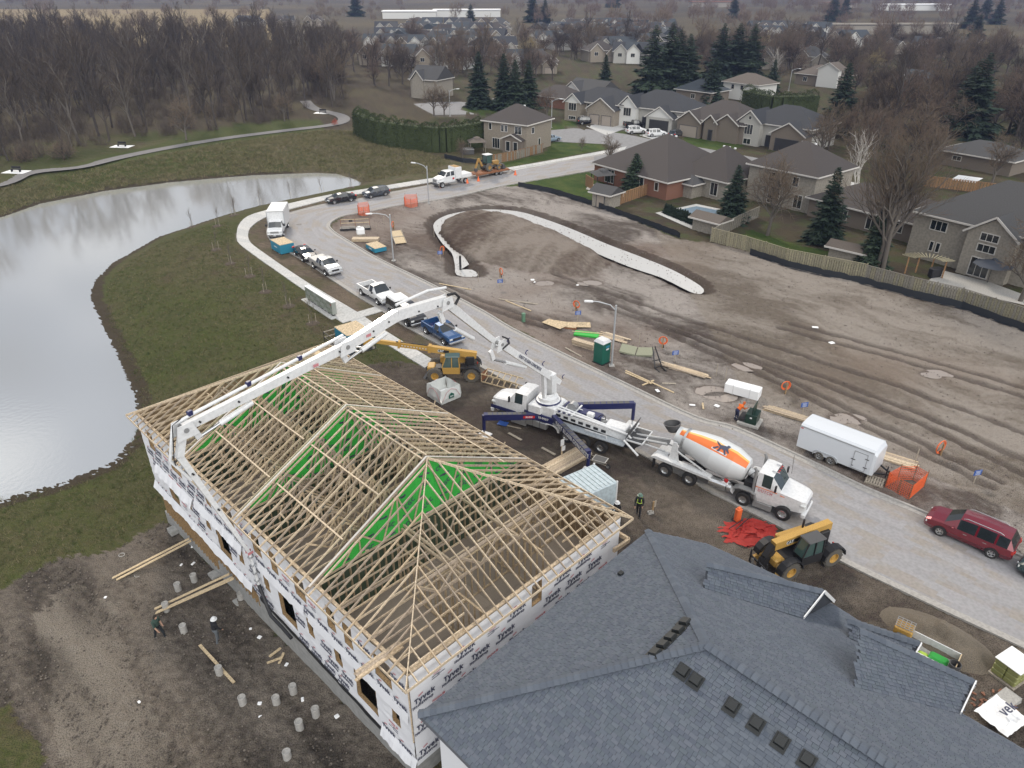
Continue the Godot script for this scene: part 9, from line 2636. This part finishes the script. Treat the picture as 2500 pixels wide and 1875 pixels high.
	house("grey gabled house between the bare trees behind the hedge", V3(-25.93, 0, -226.45), -0.493, 9.0, 9.0, 5.2, 3.4, "gable", "wallbeige", "roofgrey", [["f", 0, 1.4, 1.4, 1.6], ["f", 0, 4.2, 1.2, 1.2]], [[-1.5, 4.0, .8, 5.0, 2.6, "wallbeige"]])
	house("dark roofed bungalow among the russet trees", V3(10.1, 0, -209.52), -0.743, 12.0, 9.0, 2.8, 2.6, "hip", "wallbrick", "roofbrown", [["f", 0, 1.5, 1.4, 1.2]])
	house("dark bungalow behind the bluish spruce", V3(51.67, 0, -220.01), -0.833, 12.0, 9.0, 3.0, 2.6, "hip", "wallbrown", "roofblue", [["f", 0, 1.5, 1.4, 1.2]])
	house("grey garden shed with a pitched roof at the lawn edge", V3(13.61, 0, -110.57), -0.749, 3.2, 3.0, 2.3, 1.0, "gable", "wallbeige", "roofgrey", [], [], [[0, 1.5, 1.9, .02, "garagetan"]], "garden_shed")
	house("low pale shed beside the pool at the site edge", V3(26.73, 0, -98.03), -0.835, 4.0, 2.6, 1.9, .7, "gable", "wallbeige", "rooftan", [], [], [], "garden_shed")
	house("small flat shed behind the wooden fence", V3(41.47, 0, -86.07), -0.764, 4.2, 2.4, 1.7, .6, "gable", "wallbeige", "rooftan", [], [], [], "garden_shed")
	house("small pale pool house with a hip roof", V3(27.6, 0, -117.03), -0.888, 3.6, 3.2, 2.3, 1.1, "hip", "wallbeige", "roofgrey", [], [], [], "garden_shed")
	board_fence("tall pale board fence along the edge of the site", [V3(26.7, 0, -94.09), V3(30.24, 0, -90.58), V3(33.95, 0, -85.47), V3(37.56, 0, -82.89), V3(41.41, 0, -80.04)], 1.9, .27, ["fencenew", "fencenew2"])
	board_fence("weathered grey board fence before the beige house", [V3(41.41, 0, -80.04), V3(44.85, 0, -76.23), V3(48.7, 0, -72.82), V3(52.32, 0, -67.19), V3(56.26, 0, -61)], 1.8, .27, ["fenceold", "fencenew2"])
	board_fence("brown board fence running from the shed to the pool", [V3(15.17, 0, -110.34), V3(20.5, 0, -116.28), V3(26.49, 0, -122.8)], 1.8, .3, ["fencebrown", "fencebrown2"])
	board_fence("brown plank fence behind the trailer", [V3(-3.52, 0, -140.68), V3(0, 0, -143.51), V3(6.25, 0, -151.05)], 1.7, .32, ["fencebrown2", "fenceold"])
	board_fence("orange brown fence around the covered pool on the hill", [V3(70.11, 0, -123.62), V3(76.58, 0, -119.59), V3(80.14, 0, -117.03)], 1.8, .4, ["fencebrown", "fencebrown2"])
	board_fence("grey plank fence between the back gardens", [V3(26.7, 0, -94.09), V3(32.08, 0, -100.49), V3(36.37, 0, -105.12)], 1.7, .32, ["fenceold"])
	for q in [[[V3(1.05, 0, -123.62), V3(6.44, 0, -119.59), V3(12.2, 0, -112.42), V3(15.47, 0, -107.67)], "black silt fence along the green lawn"], [[V3(15.47, 0, -107.67), V3(19.9, 0, -100.88), V3(22.97, 0, -95.85)], "black silt fence below the cedar row"], [[V3(30.57, 0, -89.13), V3(33.97, 0, -84.31), V3(37.19, 0, -81.51), V3(40.91, 0, -78.73), V3(44.53, 0, -74.9), V3(48.28, 0, -71.7), V3(51.53, 0, -65.91), V3(55.18, 0, -59.49)], "black silt fence at the foot of the board fence"], [[V3(-13.34, 0, -146.07), V3(-9.47, 0, -142.08), V3(-3.5, 0, -139.98)], "black silt fence below the tan house garden"]]:
		var c: Vector3 = q[0][0]
		var b := MB.new()
		for i in q[0].size() - 1:
			for k in 8:
				var a: Vector3 = q[0][i].lerp(q[0][i + 1], k / 8.0) - c; var e: Vector3 = q[0][i].lerp(q[0][i + 1], (k + 1) / 8.0) - c
				var ha := .75 + .15 * nf.get_noise_1d(k * 30.0 + i * 90.0); var hb := .75 + .15 * nf.get_noise_1d((k + 1) * 30.0 + i * 90.0)
				b.quad(a, e, e + V3(0, hb, 0), a + V3(0, ha, 0))
				b.quad(a + V3(0, .04, .5), e + V3(0, .04, .5), e, a)
		one("silt_fence", b, M("siltblack", Color(.018, .022, .028), {"r": .6}), q[1], "silt fence", c)
	struct("patio", sheet(FLATS[0], .03), M("concrete"), "pale patio beside the brick bungalow")
	struct("pool_deck", sheet(FLATS[1], .02), M("slabpad"), "pale paving around the covered pool")
	struct("terrace", sheet(FLATS[2], .02), M("concrete"), "paved terrace behind the beige house")
	var pc := sheet(PackedVector2Array([Vector2(23.02, -107.67), Vector2(28.64, -111.26), Vector2(35.4, -105.53), Vector2(29.81, -100.3)]), .06)
	one("pool_cover", pc, M("poolblue", Color(.16, .23, .30), {"r": .35, "t": "conc", "s": .2, "w": true}), "blue grey cover stretched over the garden pool", "pool cover")
	one("pool_cover", sheet(PackedVector2Array([Vector2(80.29, -131.51), Vector2(83.33, -129.08), Vector2(79.93, -125.59), Vector2(76.91, -127.9)]), .08), M("foam"), "white winter cover on the hillside pool", "pool cover")
	var o := thing("garden_gazebo", "dark roofed garden gazebo beside the brick bungalow", "gazebo", V3(15.32, 0, -123.35), .3)
	for x in [-1.5, 1.5]:
		for z in [-1.3, 1.3]: bxp(o, "post", "black", V3(x, 1.1, z), V3(.1, 2.2, .1))
	var gr := MB.new()
	gr.lathe([[2.5, 2.2], [1.0, 2.75], [.9, 2.9], [0, 3.2]], 4, Transform3D(Basis(Vector3.UP, PI / 4), Vector3.ZERO))
	part("canopy", gr, M("roofgrey"), o)
	bxp(o, "screen", "fencebrown", V3(-2.4, .95, 0), V3(.08, 1.9, 3.2))
	o = thing("garden_gazebo", "brown pitched garden gazebo behind the tan house", "gazebo", V3(-7.08, 0, -151.05), .2)
	for x in [-1.5, 1.5]:
		for z in [-1.3, 1.3]: bxp(o, "post", "fenceold", V3(x, 1.1, z), V3(.12, 2.2, .12))
	part("canopy", gr, M("rooftan"), o)
	o = thing("hot_tub", "covered square hot tub on the tan house patio", "hot tub", V3(-8.85, 0, -149.87), .2)
	bxp(o, "tub", "darkgrey", V3(0, .45, 0), V3(2.2, .9, 2.2), 0.08)
	bxp(o, "cover", "grey", V3(0, .95, 0), V3(2.25, .12, 2.25), 0.04)
	o = thing("patio_umbrella", "open dark grey patio umbrella before the beige house", "umbrella", V3(55.4, 0, -79.12), .4)
	var um := MB.new()
	um.lathe([[2.1, 2.2], [.3, 2.75], [.28, 2.9], [0, 3.0]], 8)
	part("canopy", um, M("umbrellagrey", Color(.055, .065, .085), {"r": .8}), o)
	tubep(o, "pole", "darkgrey", [V3(0, 0, 0), V3(0, 2.8, 0)], .04, 6)
	o = thing("garden_pergola", "curved pergola of round logs behind the board fence", "pergola", V3(48.94, 0, -81.51), -.3)
	for k in 16:
		var a := .4 + k * .14
		bxp(o, "rafter_log", "fencenew", V3(cos(a) * 2.4, 2.2, -sin(a) * 2.4 + 1.5), V3(1.6, .1, .1), 0.0, Basis(Vector3.UP, a))
	for k in 4:
		var a := .5 + k * .65
		bxp(o, "post", "fencebrown", V3(cos(a) * 2.4, 1.05, -sin(a) * 2.4 + 1.5), V3(.14, 2.1, .14))
	for q in [[V3(50.13, 0, -80.97), "black covered barbecue beside the pergola"]]:
		o = thing("barbecue", q[1], "barbecue", q[0], .3)
		bxp(o, "cover", "black", V3(0, .6, 0), V3(1.5, 1.15, .8), 0.12)
		bxp(o, "wheel_base", "darkgrey", V3(0, .05, 0), V3(1.2, .1, .6))
	for q in FLATS.slice(3): struct("driveway", sheet(q, .012), M("slabpad"))
	car("parked_suv", "black car in the driveway of the light two gabled house", "car", V3(18.14, 0, -184.09), .2, mats["carblack"], "suv", 4.7, 1.9, 1.7, 2.8)
	car("parked_suv", "white car in the driveway of the black roofed house", "car", V3(28.28, 0, -171.89), .25, M("white"), "suv", 4.7, 1.9, 1.7, 2.8)
	car("parked_suv", "white car parked at the street beyond the brick bungalow", "car", V3(32.36, 0, -168.46), .2, M("white"), "hatch", 4.6, 1.9, 1.65, 2.8)
	pickup("dark_pickup", "black pickup in the driveway of the black roofed house", V3(29.08, 0, -178.59), .2, mats["carblack"], 2.1, 1.9, "open")
	car("parked_car", "grey car beside the brown brick bungalow", "car", V3(36.68, 0, -167.98), .9, mats["cargrey"], "hatch", 4.4, 1.85, 1.6, 2.7)
	car("parked_car", "pale blue car beside the tan two storey house", "car", V3(8.45, 0, -162.42), .6, M("carpale", Color(.25, .32, .4), {"r": .3, "cc": 1.0}), "sedan", 4.6, 1.85, 1.45, 2.7)
	rng.seed = 99
	var protos := []
	for i in 4:
		var wm: String = ["wallwhite", "wallbeige", "wallstone", "walltan"][i]
		var rm: String = ["roofblue", "roofgrey", "roofdark", "roofbrown"][i]
		protos.append(house("distant grey roofed house in the rows beyond the bare trees", V3(-4000, 0, -4000), 0, 13.0, 11.0, 4.4, 3.4, "hip" if i % 2 else "gable", wm, rm, [["f", -3.6, 3.2, 1.6, 1.4, 1.2]], [[-3.4, 5.4, 1.2, 4.4, 2.8, wm], [3.6, 5.2, .9, 3.2, 2.4, wm]], [[3.6, 3.6, 2.2, .9, "garagetan"]], "distant_house", "distant houses"))
	var rows := [[900, 120, 1240, 128, 12], [940, 100, 1240, 104, 12], [890, 152, 1130, 160, 5], [930, 80, 1240, 82, 12], [1000, 66, 1240, 64, 6], [1340, 92, 1660, 96, 14], [1330, 80, 1640, 82, 14], [1380, 68, 1640, 70, 11], [1330, 112, 1640, 118, 7], [1455, 142, 1640, 150, 4], [1470, 128, 1600, 130, 3], [1830, 92, 2000, 98, 9], [1850, 78, 2010, 82, 8], [1930, 105, 2110, 108, 4], [560, 62, 800, 56, 5], [2150, 125, 2440, 130, 4], [1250, 168, 1340, 175, 2], [1760, 165, 2000, 160, 3]]
	var first := [true, true, true, true]
	for q in rows:
		for k in q[4]:
			var t: float = (k + .5 + rng.randf_range(-.25, .25)) / q[4]
			var p := far_g(lerpf(q[0], q[2], t), lerpf(q[1], q[3], t) + 8.0 + rng.randf_range(-2, 2))
			var i := rng.randi() % 4
			var y := rng.randf_range(-.35, .35) + (PI / 2 if rng.randf() < .25 else 0.0)
			if first[i]:
				first[i] = false
				protos[i].position = p
				protos[i].rotation.y = y
			else:
				copy(protos[i], "distant_house", "distant grey roofed house in the rows beyond the bare trees", p, y, "distant houses")
	for q in [[2240, 20, 70, 18, "long pale flat industrial hall beyond the trees", "foam"], [1740, 12, 50, 16, "long dark school building on the horizon", "wallbrick"], [2050, 14, 40, 14, "dark flat block on the horizon", "wallbrick"], [1170, -20, 420, 20, "row of pale greenhouse roofs on the horizon", "containerblue"], [1000, 40, 46, 16, "bright metal roofed barns beyond the houses", "foam"], [2160, 78, 90, 5, "long low pale wall of the railway yard", "wallbeige"], [1140, 36, 60, 14, "pale low warehouse beyond the houses", "foam"]]:
		var p := far_g(q[0], q[1] + 6.0)
		var ob := thing("distant_hall", q[4], "building", p, .05)
		bxp(ob, "wall", "wallbeige" if q[5] != "foam" else "wallwhite", V3(0, 2.5, -q[3] / 2), V3(q[2], 5, q[3]))
		bxp(ob, "roof", q[5], V3(0, 5.8, -q[3] / 2), V3(q[2] + 1, .8, q[3] + 1))
func build_all() -> void:
	build_house()
	build_vehicles()
	build_site()
	build_green()
	build_town()
